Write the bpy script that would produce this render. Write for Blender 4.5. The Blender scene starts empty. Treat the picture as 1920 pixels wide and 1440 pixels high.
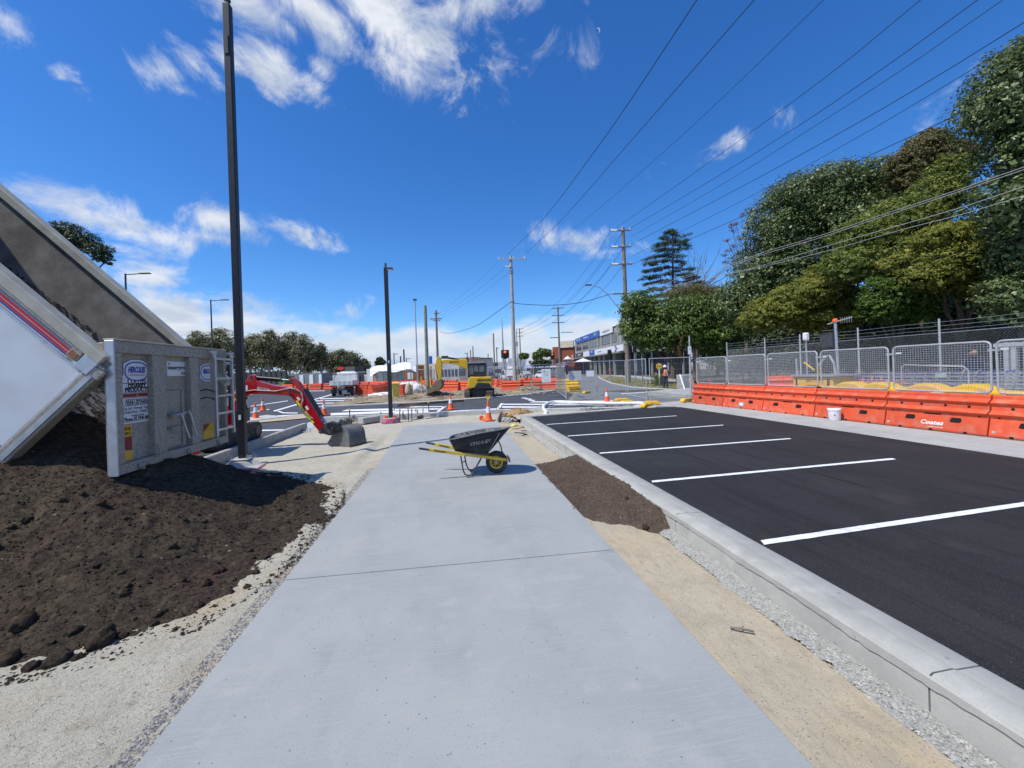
import bpy, bmesh, math, random
import numpy as np
from mathutils import Vector, Matrix, noise
PI = math.pi
random.seed(7); rng = np.random.default_rng(7)
SC = bpy.context.scene
COL = SC.collection
# ---------------------------------------------------------------- camera
EYE = 1.7
YAW = math.radians(8.8); ROLL = math.radians(2.0)
F_ = Vector((math.sin(YAW), math.cos(YAW), 0)); R_ = Vector((math.cos(YAW), -math.sin(YAW), 0)); U_ = Vector((0, 0, 1))
XC = R_*math.cos(ROLL) - U_*math.sin(ROLL); YC = R_*math.sin(ROLL) + U_*math.cos(ROLL)
FPX, CU, CV = 740.0, 960.0, 695.0
cam = bpy.data.cameras.new('camera'); camo = bpy.data.objects.new('camera', cam); COL.objects.link(camo)
cam.sensor_width = 36.0; cam.lens = FPX/1920*36; cam.shift_y = -25/1920
cam.clip_start = 0.05; cam.clip_end = 4000
m4 = Matrix.Identity(4)
for i in range(3):
    m4[i][0] = XC[i]; m4[i][1] = YC[i]; m4[i][2] = -F_[i]
m4.translation = Vector((0, 0, EYE)); camo.matrix_world = m4
SC.camera = camo
CAM = Vector((0, 0, EYE))
def ray(u, v): return F_*FPX + XC*(u-CU) + YC*(CV-v)
def G(u, v, z=0.0):
    d = ray(u, v); t = (z-EYE)/d.z; return CAM + d*t
def AT(u, v, d): return CAM + ray(u, v)*(d/FPX)
def base(u, d, z=0.0):
    "ground point seen in column u at forward distance d"
    p = AT(u, 690, d); p.z = z; return p
def hgt(u, v, d): return AT(u, v, d).z
# ---------------------------------------------------------------- render look
SC.view_settings.view_transform = 'Standard'; SC.view_settings.look = 'None'
SC.view_settings.exposure = 0.0; SC.view_settings.gamma = 1.0; SC.view_settings.use_curve_mapping = False
SC.cycles.max_bounces = 6; SC.cycles.diffuse_bounces = 3; SC.cycles.transparent_max_bounces = 12
# ---------------------------------------------------------------- sun and sky
sdir = Vector((.60, .235, -1.0)).normalized()
sun = bpy.data.lights.new('sun', 'SUN'); suno = bpy.data.objects.new('sun', sun); COL.objects.link(suno)
sun.energy = 4.6; sun.angle = math.radians(0.5); sun.color = (1.0, 0.955, 0.88)
suno.rotation_euler = sdir.to_track_quat('-Z', 'Y').to_euler(); suno.location = (-6, -5, 12)
W = bpy.data.worlds.new('World'); SC.world = W; W.use_nodes = True
wt = W.node_tree; wn = wt.nodes; wl = wt.links
for n in list(wn): wn.remove(n)
wo = wn.new('ShaderNodeOutputWorld'); bg = wn.new('ShaderNodeBackground'); wl.new(bg.outputs[0], wo.inputs[0])
SKYK = 0.088
bg.inputs[1].default_value = SKYK
sky = wn.new('ShaderNodeTexSky'); sky.sky_type = 'NISHITA'; sky.sun_disc = False
elev = math.asin(-sdir.z); sky.sun_elevation = elev; sky.sun_rotation = math.atan2(-sdir.x, -sdir.y)
sky.air_density = 1.0; sky.dust_density = 0.3; sky.ozone_density = 2.5; sky.altitude = 50
def wmath(op, a, b=None, c=None):
    n = wn.new('ShaderNodeMath'); n.operation = op
    for i, x in enumerate((a, b, c)):
        if x is None: continue
        if isinstance(x, (int, float)): n.inputs[i].default_value = x
        else: wl.new(x, n.inputs[i])
    return n.outputs[0]
tc = wn.new('ShaderNodeTexCoord'); DIRO = tc.outputs['Generated']
hs = wn.new('ShaderNodeHueSaturation'); wl.new(sky.outputs[0], hs.inputs['Color'])
hs.inputs['Saturation'].default_value = 1.28; hs.inputs['Value'].default_value = 1.34; hs.inputs['Hue'].default_value = 0.5
tint = wn.new('ShaderNodeMix'); tint.data_type = 'RGBA'; tint.blend_type = 'MULTIPLY'; tint.inputs[0].default_value = 1.0
wl.new(hs.outputs[0], tint.inputs[6]); tint.inputs[7].default_value = (0.80, 1.10, 1.46, 1)
def dirpx(u, v): return ray(u, v).normalized()
def vdot(sock, vec):
    n = wn.new('ShaderNodeVectorMath'); n.operation = 'DOT_PRODUCT'; wl.new(sock, n.inputs[0]); n.inputs[1].default_value = vec
    return n.outputs['Value']
# a gentle warp so the cloud outlines are ragged
nz = wn.new('ShaderNodeTexNoise'); nz.noise_dimensions = '3D'; wl.new(DIRO, nz.inputs['Vector'])
nz.inputs['Scale'].default_value = 8.0; nz.inputs['Detail'].default_value = 11.0; nz.inputs['Roughness'].default_value = 0.68
nz.inputs['Distortion'].default_value = 0.45
CLOUDS = [  # u, v, half width, half height, turn, weight
 (430,-10,150,60,0,1.0),(590,25,150,75,10,1.15),(740,40,190,110,12,1.3),(900,5,170,75,-8,1.2),(720,110,80,50,10,1.0),(640,-90,420,110,0,1.1),
 (15,35,75,60,20,.85),(110,138,50,26,12,.8),(300,135,60,40,40,.95),(360,120,50,38,10,.9),(345,172,50,18,5,.8),
 (525,132,90,48,8,1.0),(540,52,40,30,10,.8),(600,125,40,30,0,.7),(435,115,40,22,0,.6),
 (190,412,200,46,17,1.15),(300,440,90,34,10,1.0),(420,418,90,34,6,.9),(215,462,120,20,5,.7),(570,438,80,24,14,.75),(400,445,70,20,0,.7),
 (290,520,115,34,2,1.5),(320,580,120,62,-8,1.7),(450,592,85,50,0,1.4),(635,588,50,24,-14,1.0),
 (1375,265,100,32,-8,.85),(1085,450,90,34,8,.85),(1140,470,80,16,0,.6),(1850,130,120,30,-30,.42)]
acc = None
for (u, v, ru, rv, ang, w) in CLOUDS:
    a = math.radians(ang)
    c = dirpx(u, v)
    r = dirpx(u+ru*math.cos(a), v+ru*math.sin(a)) - c; t = dirpx(u+rv*math.sin(a), v-rv*math.cos(a)) - c
    r2 = r/r.length_squared; t2 = t/t.length_squared
    A = wmath('SUBTRACT', vdot(DIRO, r2), c.dot(r2)); B = wmath('SUBTRACT', vdot(DIRO, t2), c.dot(t2))
    q = wmath('MULTIPLY_ADD', A, A, wmath('MULTIPLY', B, B))
    e = wmath('MULTIPLY', wmath('SUBTRACT', 1.0, wmath('SQRT', q)), w)
    acc = e if acc is None else wmath('MAXIMUM', acc, e)
# low bank of cloud all round the horizon
sep = wn.new('ShaderNodeSeparateXYZ'); wl.new(DIRO, sep.inputs[0])
n2 = wn.new('ShaderNodeTexNoise'); wl.new(DIRO, n2.inputs['Vector']); n2.inputs['Scale'].default_value = 3.2; n2.inputs['Detail'].default_value = 3.0
bankh = wmath('MULTIPLY_ADD', n2.outputs[0], 0.10, 0.080)
bank = wmath('MULTIPLY', wmath('SUBTRACT', bankh, sep.outputs[2]), 14.0)
bank = wmath('MINIMUM', bank, 1.0)
mp = wn.new('ShaderNodeMapping'); wl.new(DIRO, mp.inputs[0]); mp.inputs['Scale'].default_value = (1, 1, 2.6)
n4 = wn.new('ShaderNodeTexNoise'); wl.new(mp.outputs[0], n4.inputs['Vector']); n4.inputs['Scale'].default_value = 7.0; n4.inputs['Detail'].default_value = 7.0
# scattered small clouds elsewhere in the sky, behind the camera as well
n5 = wn.new('ShaderNodeTexNoise'); wl.new(DIRO, n5.inputs['Vector']); n5.inputs['Scale'].default_value = 2.4; n5.inputs['Detail'].default_value = 2.0
back = wmath('MULTIPLY', wmath('SUBTRACT', vdot(DIRO, -F_), 0.05), 3.0)
gen = wmath('MULTIPLY', wmath('SUBTRACT', n5.outputs[0], 0.5), 3.5)
gen = wmath('MINIMUM', gen, back)
acc = wmath('MAXIMUM', acc, gen)
nn = wmath('MULTIPLY', wmath('SUBTRACT', nz.outputs[0], 0.5), 4.4)
dens = wmath('ADD', wmath('MAXIMUM', acc, -1.2), nn)
mr = wn.new('ShaderNodeMapRange'); mr.interpolation_type = 'SMOOTHSTEP'; wl.new(dens, mr.inputs[0])
mr.inputs[1].default_value = 0.02; mr.inputs[2].default_value = 1.35
dens2 = wmath('ADD', bank, wmath('MULTIPLY', wmath('SUBTRACT', n4.outputs[0], 0.5), 2.6))
mr2 = wn.new('ShaderNodeMapRange'); mr2.interpolation_type = 'SMOOTHSTEP'; wl.new(dens2, mr2.inputs[0])
mr2.inputs[1].default_value = -0.05; mr2.inputs[2].default_value = 0.7
# cloud shading: bright tops, grey-blue bodies
n3 = wn.new('ShaderNodeTexNoise'); wl.new(mp.outputs[0], n3.inputs['Vector']); n3.inputs['Scale'].default_value = 11.0; n3.inputs['Detail'].default_value = 5.0
shade = wn.new('ShaderNodeMapRange'); wl.new(n3.outputs[0], shade.inputs[0]); shade.inputs[1].default_value = 0.38; shade.inputs[2].default_value = 0.62
cc = wn.new('ShaderNodeMix'); cc.data_type = 'RGBA'; wl.new(shade.outputs[0], cc.inputs[0])
cc.inputs[6].default_value = (6.6, 7.4, 8.6, 1); cc.inputs[7].default_value = (10.0, 10.3, 10.8, 1)
# lower part of the bank fades to slate blue
el = wn.new('ShaderNodeMapRange'); wl.new(sep.outputs[2], el.inputs[0]); el.inputs[1].default_value = 0.0; el.inputs[2].default_value = 0.10
cb = wn.new('ShaderNodeMix'); cb.data_type = 'RGBA'; wl.new(el.outputs[0], cb.inputs[0])
cb.inputs[6].default_value = (4.6, 6.0, 8.4, 1); cb.inputs[7].default_value = (8.0, 8.7, 9.8, 1)
cb2 = wn.new('ShaderNodeMix'); cb2.data_type = 'RGBA'; wl.new(wmath('MULTIPLY', shade.outputs[0], 0.55), cb2.inputs[0]); wl.new(cb.outputs[2], cb2.inputs[6]); cb2.inputs[7].default_value = (9.9, 10.2, 10.7, 1)
mx1 = wn.new('ShaderNodeMix'); mx1.data_type = 'RGBA'; wl.new(wmath('MULTIPLY', mr2.outputs[0], 0.92), mx1.inputs[0])
wl.new(tint.outputs[2], mx1.inputs[6]); wl.new(cb2.outputs[2], mx1.inputs[7])
mx2 = wn.new('ShaderNodeMix'); mx2.data_type = 'RGBA'; wl.new(wmath('MULTIPLY', mr.outputs[0], 0.93), mx2.inputs[0])
wl.new(mx1.outputs[2], mx2.inputs[6]); wl.new(cc.outputs[2], mx2.inputs[7])
# pale daytime half moon
mc = dirpx(1121, 57); mo = dirpx(1119.2, 58.5)
moon = wmath('MULTIPLY', wmath('GREATER_THAN', vdot(DIRO, mc), math.cos(.0042)), wmath('LESS_THAN', vdot(DIRO, mo), math.cos(.0040)))
mx3 = wn.new('ShaderNodeMix'); mx3.data_type = 'RGBA'; wl.new(wmath('MULTIPLY', moon, 0.45), mx3.inputs[0]); wl.new(mx2.outputs[2], mx3.inputs[6]); mx3.inputs[7].default_value = (8.5, 8.8, 9.2, 1)
wl.new(mx3.outputs[2], bg.inputs[0])
W.cycles.sampling_method = 'MANUAL'; W.cycles.sample_map_resolution = 512
# ---------------------------------------------------------------- materials
MATS = {}
def mat(name, c, rough=0.7, c2=None, scale=6.0, bump=0.0, bscale=None, metal=0.0, spec=0.4, detail=6.0, emit=None, coat=0.0, contrast=(0.35, 0.65), c3=None, s3=1.0, alpha=None, trans=0.0, vary=0.0):
    if name in MATS: return MATS[name]
    m = bpy.data.materials.new(name); m.use_nodes = True; MATS[name] = m
    nt = m.node_tree; N = nt.nodes; L = nt.links; b = N['Principled BSDF']
    b.inputs['Roughness'].default_value = rough; b.inputs['Metallic'].default_value = metal
    b.inputs['Specular IOR Level'].default_value = spec
    if coat: b.inputs['Coat Weight'].default_value = coat; b.inputs['Coat Roughness'].default_value = 0.08
    if trans: b.inputs['Transmission Weight'].default_value = trans
    if alpha is not None: b.inputs['Alpha'].default_value = alpha
    geo = N.new('ShaderNodeNewGeometry'); P = geo.outputs['Position']
    tco = N.new('ShaderNodeTexCoord'); P = tco.outputs['Object']
    if c2 is None:
        c2 = tuple(x*0.86 for x in c)
    n1 = N.new('ShaderNodeTexNoise'); L.new(P, n1.inputs['Vector']); n1.inputs['Scale'].default_value = scale; n1.inputs['Detail'].default_value = detail
    r1 = N.new('ShaderNodeMapRange'); L.new(n1.outputs[0], r1.inputs[0]); r1.inputs[1].default_value = contrast[0]; r1.inputs[2].default_value = contrast[1]
    mx = N.new('ShaderNodeMix'); mx.data_type = 'RGBA'; L.new(r1.outputs[0], mx.inputs[0])
    mx.inputs[6].default_value = (*c, 1); mx.inputs[7].default_value = (*c2, 1)
    out = mx.outputs[2]
    if c3 is not None:
        n3_ = N.new('ShaderNodeTexNoise'); L.new(P, n3_.inputs['Vector']); n3_.inputs['Scale'].default_value = s3; n3_.inputs['Detail'].default_value = 4
        r3 = N.new('ShaderNodeMapRange'); L.new(n3_.outputs[0], r3.inputs[0]); r3.inputs[1].default_value = 0.5; r3.inputs[2].default_value = 0.72
        m3 = N.new('ShaderNodeMix'); m3.data_type = 'RGBA'; L.new(r3.outputs[0], m3.inputs[0]); L.new(out, m3.inputs[6]); m3.inputs[7].default_value = (*c3, 1); out = m3.outputs[2]
    if vary:
        oi = N.new('ShaderNodeObjectInfo'); rr_ = N.new('ShaderNodeMapRange'); L.new(oi.outputs['Random'], rr_.inputs[0]); rr_.inputs[3].default_value = 1-vary; rr_.inputs[4].default_value = 1+vary*.5
        hv_ = N.new('ShaderNodeHueSaturation'); L.new(out, hv_.inputs['Color']); L.new(rr_.outputs[0], hv_.inputs['Value']); out = hv_.outputs[0]
    L.new(out, b.inputs['Base Color'])
    if emit:
        b.inputs['Emission Color'].default_value = (*emit[0], 1); b.inputs['Emission Strength'].default_value = emit[1]
    if bump:
        n2_ = N.new('ShaderNodeTexNoise'); L.new(P, n2_.inputs['Vector']); n2_.inputs['Scale'].default_value = bscale or scale*6; n2_.inputs['Detail'].default_value = 5
        bp = N.new('ShaderNodeBump'); bp.inputs['Strength'].default_value = min(1, bump); bp.inputs['Distance'].default_value = 0.01; L.new(n2_.outputs[0], bp.inputs['Height']); L.new(bp.outputs[0], b.inputs['Normal'])
    return m
def ground_mat(name, layers, grains, rough=0.9, bump=0.6, bdist=0.01, bscale=60, spec=0.25):
    """layers: first colour, then (colour, scale, lo, hi) noise-mixed; grains: (scale, colour, threshold, amount) speckle cells"""
    m = bpy.data.materials.new(name); m.use_nodes = True; MATS[name] = m
    nt = m.node_tree; N = nt.nodes; L = nt.links; b = N['Principled BSDF']
    b.inputs['Roughness'].default_value = rough; b.inputs['Specular IOR Level'].default_value = spec
    P = N.new('ShaderNodeNewGeometry').outputs['Position']
    rgb = N.new('ShaderNodeRGB'); rgb.outputs[0].default_value = (*layers[0], 1); out = rgb.outputs[0]
    for (c, s, lo, hi, *an) in layers[1:]:
        v = P
        if an:
            mpn = N.new('ShaderNodeMapping'); L.new(P, mpn.inputs[0]); mpn.inputs['Scale'].default_value = an[0]; v = mpn.outputs[0]
        n = N.new('ShaderNodeTexNoise'); L.new(v, n.inputs['Vector']); n.inputs['Scale'].default_value = s; n.inputs['Detail'].default_value = 7; n.inputs['Roughness'].default_value = .6
        r = N.new('ShaderNodeMapRange'); L.new(n.outputs[0], r.inputs[0]); r.inputs[1].default_value = lo; r.inputs[2].default_value = hi
        x = N.new('ShaderNodeMix'); x.data_type = 'RGBA'; L.new(r.outputs[0], x.inputs[0]); L.new(out, x.inputs[6]); x.inputs[7].default_value = (*c, 1); out = x.outputs[2]
    for (s, c, th, amt) in grains:
        vo = N.new('ShaderNodeTexVoronoi'); L.new(P, vo.inputs['Vector']); vo.inputs['Scale'].default_value = s
        sp = N.new('ShaderNodeSeparateXYZ'); L.new(vo.outputs['Color'], sp.inputs[0])
        g = N.new('ShaderNodeMath'); g.operation = 'GREATER_THAN'; L.new(sp.outputs[0], g.inputs[0]); g.inputs[1].default_value = th
        d_ = N.new('ShaderNodeMath'); d_.operation = 'LESS_THAN'; L.new(vo.outputs['Distance'], d_.inputs[0]); d_.inputs[1].default_value = 0.42
        g2 = N.new('ShaderNodeMath'); g2.operation = 'MULTIPLY'; L.new(g.outputs[0], g2.inputs[0]); L.new(d_.outputs[0], g2.inputs[1])
        g3 = N.new('ShaderNodeMath'); g3.operation = 'MULTIPLY'; L.new(g2.outputs[0], g3.inputs[0]); g3.inputs[1].default_value = amt
        x = N.new('ShaderNodeMix'); x.data_type = 'RGBA'; L.new(g3.outputs[0], x.inputs[0]); L.new(out, x.inputs[6]); x.inputs[7].default_value = (*c, 1); out = x.outputs[2]
    L.new(out, b.inputs['Base Color'])
    if bump:
        n2_ = N.new('ShaderNodeTexNoise'); L.new(P, n2_.inputs['Vector']); n2_.inputs['Scale'].default_value = bscale; n2_.inputs['Detail'].default_value = 6; n2_.inputs['Roughness'].default_value = .7
        bp = N.new('ShaderNodeBump'); bp.inputs['Strength'].default_value = bump; bp.inputs['Distance'].default_value = bdist; L.new(n2_.outputs[0], bp.inputs['Height']); L.new(bp.outputs[0], b.inputs['Normal'])
    return m
def leaf_mat(name, ca, cb, rough=0.45, spec=0.5, transl=0.25):
    m = bpy.data.materials.new(name); m.use_nodes = True; MATS[name] = m
    nt = m.node_tree; N = nt.nodes; L = nt.links; b = N['Principled BSDF']; out = N['Material Output']
    b.inputs['Roughness'].default_value = rough; b.inputs['Specular IOR Level'].default_value = spec
    at = N.new('ShaderNodeAttribute'); at.attribute_name = 'tint'
    mx = N.new('ShaderNodeMix'); mx.data_type = 'RGBA'; L.new(at.outputs['Fac'], mx.inputs[0]); mx.inputs[6].default_value = (*ca, 1); mx.inputs[7].default_value = (*cb, 1)
    L.new(mx.outputs[2], b.inputs['Base Color'])
    tr = N.new('ShaderNodeBsdfTranslucent'); L.new(mx.outputs[2], tr.inputs[0]); ms = N.new('ShaderNodeMixShader'); ms.inputs[0].default_value = transl
    L.new(b.outputs[0], ms.inputs[1]); L.new(tr.outputs[0], ms.inputs[2]); L.new(ms.outputs[0], out.inputs[0])
    return m
# ---------------------------------------------------------------- mesh builder
class MB:
    def __init__(s): s.v = []; s.f = []
    def add(s, vs, fs, M=None):
        o = len(s.v)
        s.v += [tuple(M @ Vector(p)) if M else tuple(p) for p in vs]; s.f += [tuple(i+o for i in f) for f in fs]; return s
    def box(s, c, d, rot=None, M=None):
        x, y, z = d[0]/2, d[1]/2, d[2]/2
        vs = [Vector((sx*x, sy*y, sz*z)) for sz in (-1, 1) for sy in (-1, 1) for sx in (-1, 1)]
        if rot: vs = [Matrix.Rotation(rot[1], 3, rot[0]) @ p for p in vs]
        vs = [p+Vector(c) for p in vs]
        return s.add(vs, [(0,2,3,1),(4,5,7,6),(0,1,5,4),(1,3,7,5),(3,2,6,7),(2,0,4,6)], M)
    def frame(s, p0, p1, up=(0, 0, 1)):
        p0, p1 = Vector(p0), Vector(p1); w = (p1-p0).normalized(); up = Vector(up)
        if abs(w.dot(up)) > .98: up = Vector((0, 1, 0)) if abs(w.y) < .9 else Vector((1, 0, 0))
        a = up.cross(w).normalized(); b = w.cross(a); return p0, p1, a, b
    def bar(s, p0, p1, w, h, up=(0, 0, 1), w1=None, h1=None):
        p0, p1, a, b = s.frame(p0, p1, up); w1 = w if w1 is None else w1; h1 = h if h1 is None else h1
        vs = [p0-a*w/2-b*h/2, p0+a*w/2-b*h/2, p0+a*w/2+b*h/2, p0-a*w/2+b*h/2, p1-a*w1/2-b*h1/2, p1+a*w1/2-b*h1/2, p1+a*w1/2+b*h1/2, p1-a*w1/2+b*h1/2]
        return s.add(vs, [(3,2,1,0),(4,5,6,7),(0,1,5,4),(1,2,6,5),(2,3,7,6),(3,0,4,7)])
    def cyl(s, p0, p1, r0, r1=None, n=12, cap=True):
        r1 = r0 if r1 is None else r1; p0, p1, a, b = s.frame(p0, p1); o = len(s.v)
        for p, r in ((p0, r0), (p1, r1)):
            for i in range(n):
                t = 2*PI*i/n; s.v.append(tuple(p + a*math.cos(t)*r + b*math.sin(t)*r))
        for i in range(n): j = (i+1) % n; s.f.append((o+i, o+j, o+n+j, o+n+i))
        if cap: s.f.append(tuple(o+i for i in reversed(range(n)))); s.f.append(tuple(o+n+i for i in range(n)))
        return s
    def tube(s, pts, r, n=6, cap=True):
        pts = [Vector(p) for p in pts]; o = len(s.v); m = len(pts); rs = r if isinstance(r, (list, tuple)) else [r]*m
        pa = None
        for k, p in enumerate(pts):
            w = (pts[min(k+1, m-1)] - pts[max(k-1, 0)]).normalized()
            if pa is None:
                up = Vector((0, 0, 1)) if abs(w.z) < .9 else Vector((1, 0, 0)); a = up.cross(w).normalized()
            else: a = (pa - w*pa.dot(w)).normalized()
            pa = a; b = w.cross(a)
            for i in range(n):
                t = 2*PI*i/n; s.v.append(tuple(p + (a*math.cos(t) + b*math.sin(t))*rs[k]))
        for k in range(m-1):
            for i in range(n): j = (i+1) % n; s.f.append((o+k*n+i, o+k*n+j, o+(k+1)*n+j, o+(k+1)*n+i))
        if cap: s.f.append(tuple(o+i for i in reversed(range(n)))); s.f.append(tuple(o+(m-1)*n+i for i in range(n)))
        return s
    def prism(s, poly, t0, t1, fn):
        "poly 2D outline; fn(a,b,t) -> 3D"
        n = len(poly); o = len(s.v)
        for t in (t0, t1): s.v += [tuple(fn(a, b, t)) for a, b in poly]
        s.f.append(tuple(o+i for i in range(n))); s.f.append(tuple(o+n+i for i in reversed(range(n))))
        for i in range(n): j = (i+1) % n; s.f.append((o+j, o+i, o+n+i, o+n+j))
        return s
    def lathe(s, prof, c=(0, 0, 0), n=16, axis='z'):
        o = len(s.v); c = Vector(c)
        for r, h in prof:
            for i in range(n):
                t = 2*PI*i/n; x, y = r*math.cos(t), r*math.sin(t)
                p = Vector((x, y, h)) if axis == 'z' else (Vector((h, x, y)) if axis == 'x' else Vector((x, h, y)))
                s.v.append(tuple(c+p))
        m = len(prof)
        for k in range(m-1):
            for i in range(n):
                j = (i+1) % n; f = (o+k*n+i, o+k*n+j, o+(k+1)*n+j, o+(k+1)*n+i)
                s.f.append(f if axis != 'y' else f[::-1])
        s.f.append(tuple(o+i for i in reversed(range(n)))); s.f.append(tuple(o+(m-1)*n+i for i in range(n)))
        return s
    def quad(s, *p): return s.add(p, [tuple(range(len(p)))])
    def build(s, name, m, parent=None, smooth=None, bevel=0.0, seg=1, loc=None, kind=None, label=None):
        me = bpy.data.meshes.new(name); me.from_pydata([tuple(v) for v in s.v], [], s.f); me.update()
        bm = bmesh.new(); bm.from_mesh(me); bmesh.ops.recalc_face_normals(bm, faces=bm.faces); bm.to_mesh(me); bm.free()
        if m: me.materials.append(m)
        if smooth:
            me.polygons.foreach_set('use_smooth', [True]*len(me.polygons)); me.set_sharp_from_angle(angle=math.radians(smooth if smooth > 1 else 40))
        o = bpy.data.objects.new(name, me); COL.objects.link(o)
        if loc is not None: o.location = loc
        if parent is not None: o.parent = parent
        if bevel:
            b = o.modifiers.new('bevel', 'BEVEL'); b.width = bevel; b.segments = seg; b.limit_method = 'ANGLE'; b.angle_limit = math.radians(35)
        if kind: o['kind'] = kind
        if label: o['label'] = label
        return o
def tag(o, label=None, cat=None, group=None, kind=None):
    if label: o['label'] = label
    if cat: o['category'] = cat
    if group: o['group'] = group
    if kind: o['kind'] = kind
    return o
def thing(name, label, cat, loc=(0, 0, 0), rotz=0.0, group=None):
    o = bpy.data.objects.new(name, None); COL.objects.link(o); o.location = loc; o.rotation_euler = (0, 0, rotz); o.empty_display_size = .2
    return tag(o, label, cat, group)
KIDS = {}
def dup(root, loc, rotz=0.0, label=None, group=None, scale=None):
    kids = {}
    for o in COL.objects:
        if o.parent: kids.setdefault(o.parent.name, []).append(o)
    def cp(o, par):
        c = o.copy(); COL.objects.link(c)
        if par is not None: c.parent = par
        for ch in kids.get(o.name, []): cp(ch, c)
        return c
    r = cp(root, None); r.location = loc; r.rotation_euler = (0, 0, rotz)
    if scale: r.scale = (scale,)*3
    if label: r['label'] = label
    if group: r['group'] = group
    return r
def text(name, s, size, m, parent, origin, xdir, ydir, depth=0.002, sx=1.0, align='CENTER', bold=0.0, shear=0.0, fit=None):
    cu = bpy.data.curves.new(name, 'FONT'); cu.body = s; cu.size = size; cu.align_x = align; cu.align_y = 'CENTER'; cu.extrude = depth; cu.offset = bold; cu.shear = shear; cu.resolution_u = 2
    o = bpy.data.objects.new(name, cu); COL.objects.link(o)
    dg = bpy.context.evaluated_depsgraph_get(); me = bpy.data.meshes.new_from_object(o.evaluated_get(dg)); COL.objects.unlink(o); bpy.data.objects.remove(o)
    if fit and len(me.vertices): xs_ = [v.co.x for v in me.vertices]; sx = fit/max(1e-6, max(xs_)-min(xs_))
    x = Vector(xdir).normalized(); y = Vector(ydir).normalized(); z = x.cross(y)
    M = Matrix((x*sx, y, z)).transposed().to_4x4(); M.translation = Vector(origin)
    me.transform(M); me.materials.clear(); me.materials.append(m)
    r = bpy.data.objects.new(name, me); COL.objects.link(r)
    if parent is not None: r.parent = parent
    return r
def sheet(name, poly, z, m, kind='structure', thick=0.0):
    mb = MB()
    if thick: mb.prism([(p[0], p[1]) for p in poly], z-thick, z, lambda a, b, t: (a, b, t))
    else: mb.v = [(p[0], p[1], z) for p in poly]; mb.f = [tuple(range(len(poly)))]
    o = mb.build(name, m, kind=kind)
    return o
def heightfield(name, x0, x1, y0, y1, nx, ny, fn, m, keep=None, smooth=True, kind='structure'):
    xs = np.linspace(x0, x1, nx); ys = np.linspace(y0, y1, ny)
    V = []; idx = {}
    for j, y in enumerate(ys):
        for i, x in enumerate(xs):
            V.append((x, y, fn(x, y)))
    Fc = []
    for j in range(ny-1):
        for i in range(nx-1):
            a = j*nx+i
            if keep is None or keep((xs[i]+xs[i+1])/2, (ys[j]+ys[j+1])/2): Fc.append((a, a+1, a+nx+1, a+nx))
    me = bpy.data.meshes.new(name); me.from_pydata(V, [], Fc); me.update()
    if keep is not None:
        bm = bmesh.new(); bm.from_mesh(me); bmesh.ops.delete(bm, geom=[v for v in bm.verts if not v.link_faces], context='VERTS'); bm.to_mesh(me); bm.free()
    if smooth: me.polygons.foreach_set('use_smooth', [True]*len(me.polygons))
    me.materials.append(m); o = bpy.data.objects.new(name, me); COL.objects.link(o); o['kind'] = kind
    return o
def inpoly(x, y, poly):
    c = False; n = len(poly)
    for i in range(n):
        x1, y1 = poly[i][0], poly[i][1]; x2, y2 = poly[(i+1) % n][0], poly[(i+1) % n][1]
        if (y1 > y) != (y2 > y) and x < (x2-x1)*(y-y1)/(y2-y1+1e-12)+x1: c = not c
    return c
def fbm(x, y, z=0.0, o=4, s=1.0):
    a = 0; w = 1; 
    for k in range(o): a += w*noise.noise(Vector((x*s, y*s, z+k*7.1))); s *= 2.1; w *= .5
    return a
def stones(name, pts, sizes, m, flat=0.6, kind='stuff', parent=None, shape=1):
    "many small irregular pebbles joined into one mesh; pts Nx3"
    if shape == 1:
        bv = np.array([(1,0,0),(-1,0,0),(0,1,0),(0,-1,0),(0,0,1),(0,0,-.5)], float); bf = np.array([(0,2,4),(2,1,4),(1,3,4),(3,0,4),(2,0,5),(1,2,5),(3,1,5),(0,3,5)])
    else:
        bmx = bmesh.new(); bmesh.ops.create_icosphere(bmx, subdivisions=shape, radius=1); bv = np.array([v.co[:] for v in bmx.verts]); bf = np.array([[v.index for v in f.verts] for f in bmx.faces]); bmx.free()
    n = len(pts); k = len(bv)
    ang = rng.uniform(0, 2*PI, n); sc = np.stack([sizes*rng.uniform(.7, 1.3, n), sizes*rng.uniform(.5, 1, n), sizes*flat*rng.uniform(.6, 1.2, n)], 1)
    V = bv[None]*sc[:, None]*(1+rng.uniform(-.18, .18, (n, k, 1))); ca, sa = np.cos(ang)[:, None], np.sin(ang)[:, None]
    X = V[..., 0]*ca - V[..., 1]*sa; Y = V[..., 0]*sa + V[..., 1]*ca
    tl = rng.uniform(-.4, .4, (n, 1)); Z = V[..., 2] + X*tl
    V = np.stack([X, Y, Z], -1) + np.asarray(pts)[:, None]
    Fc = bf[None] + (np.arange(n)*k)[:, None, None]
    me = bpy.data.meshes.new(name); me.from_pydata(V.reshape(-1, 3).tolist(), [], Fc.reshape(-1, 3).tolist()); me.update(); me.materials.append(m)
    o = bpy.data.objects.new(name, me); COL.objects.link(o)
    if kind: o['kind'] = kind
    if parent is not None: o.parent = parent
    return o
ORD = ['first','second','third','fourth','fifth','sixth','seventh','eighth','ninth','tenth','eleventh','twelfth','thirteenth','fourteenth','fifteenth','sixteenth']
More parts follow.
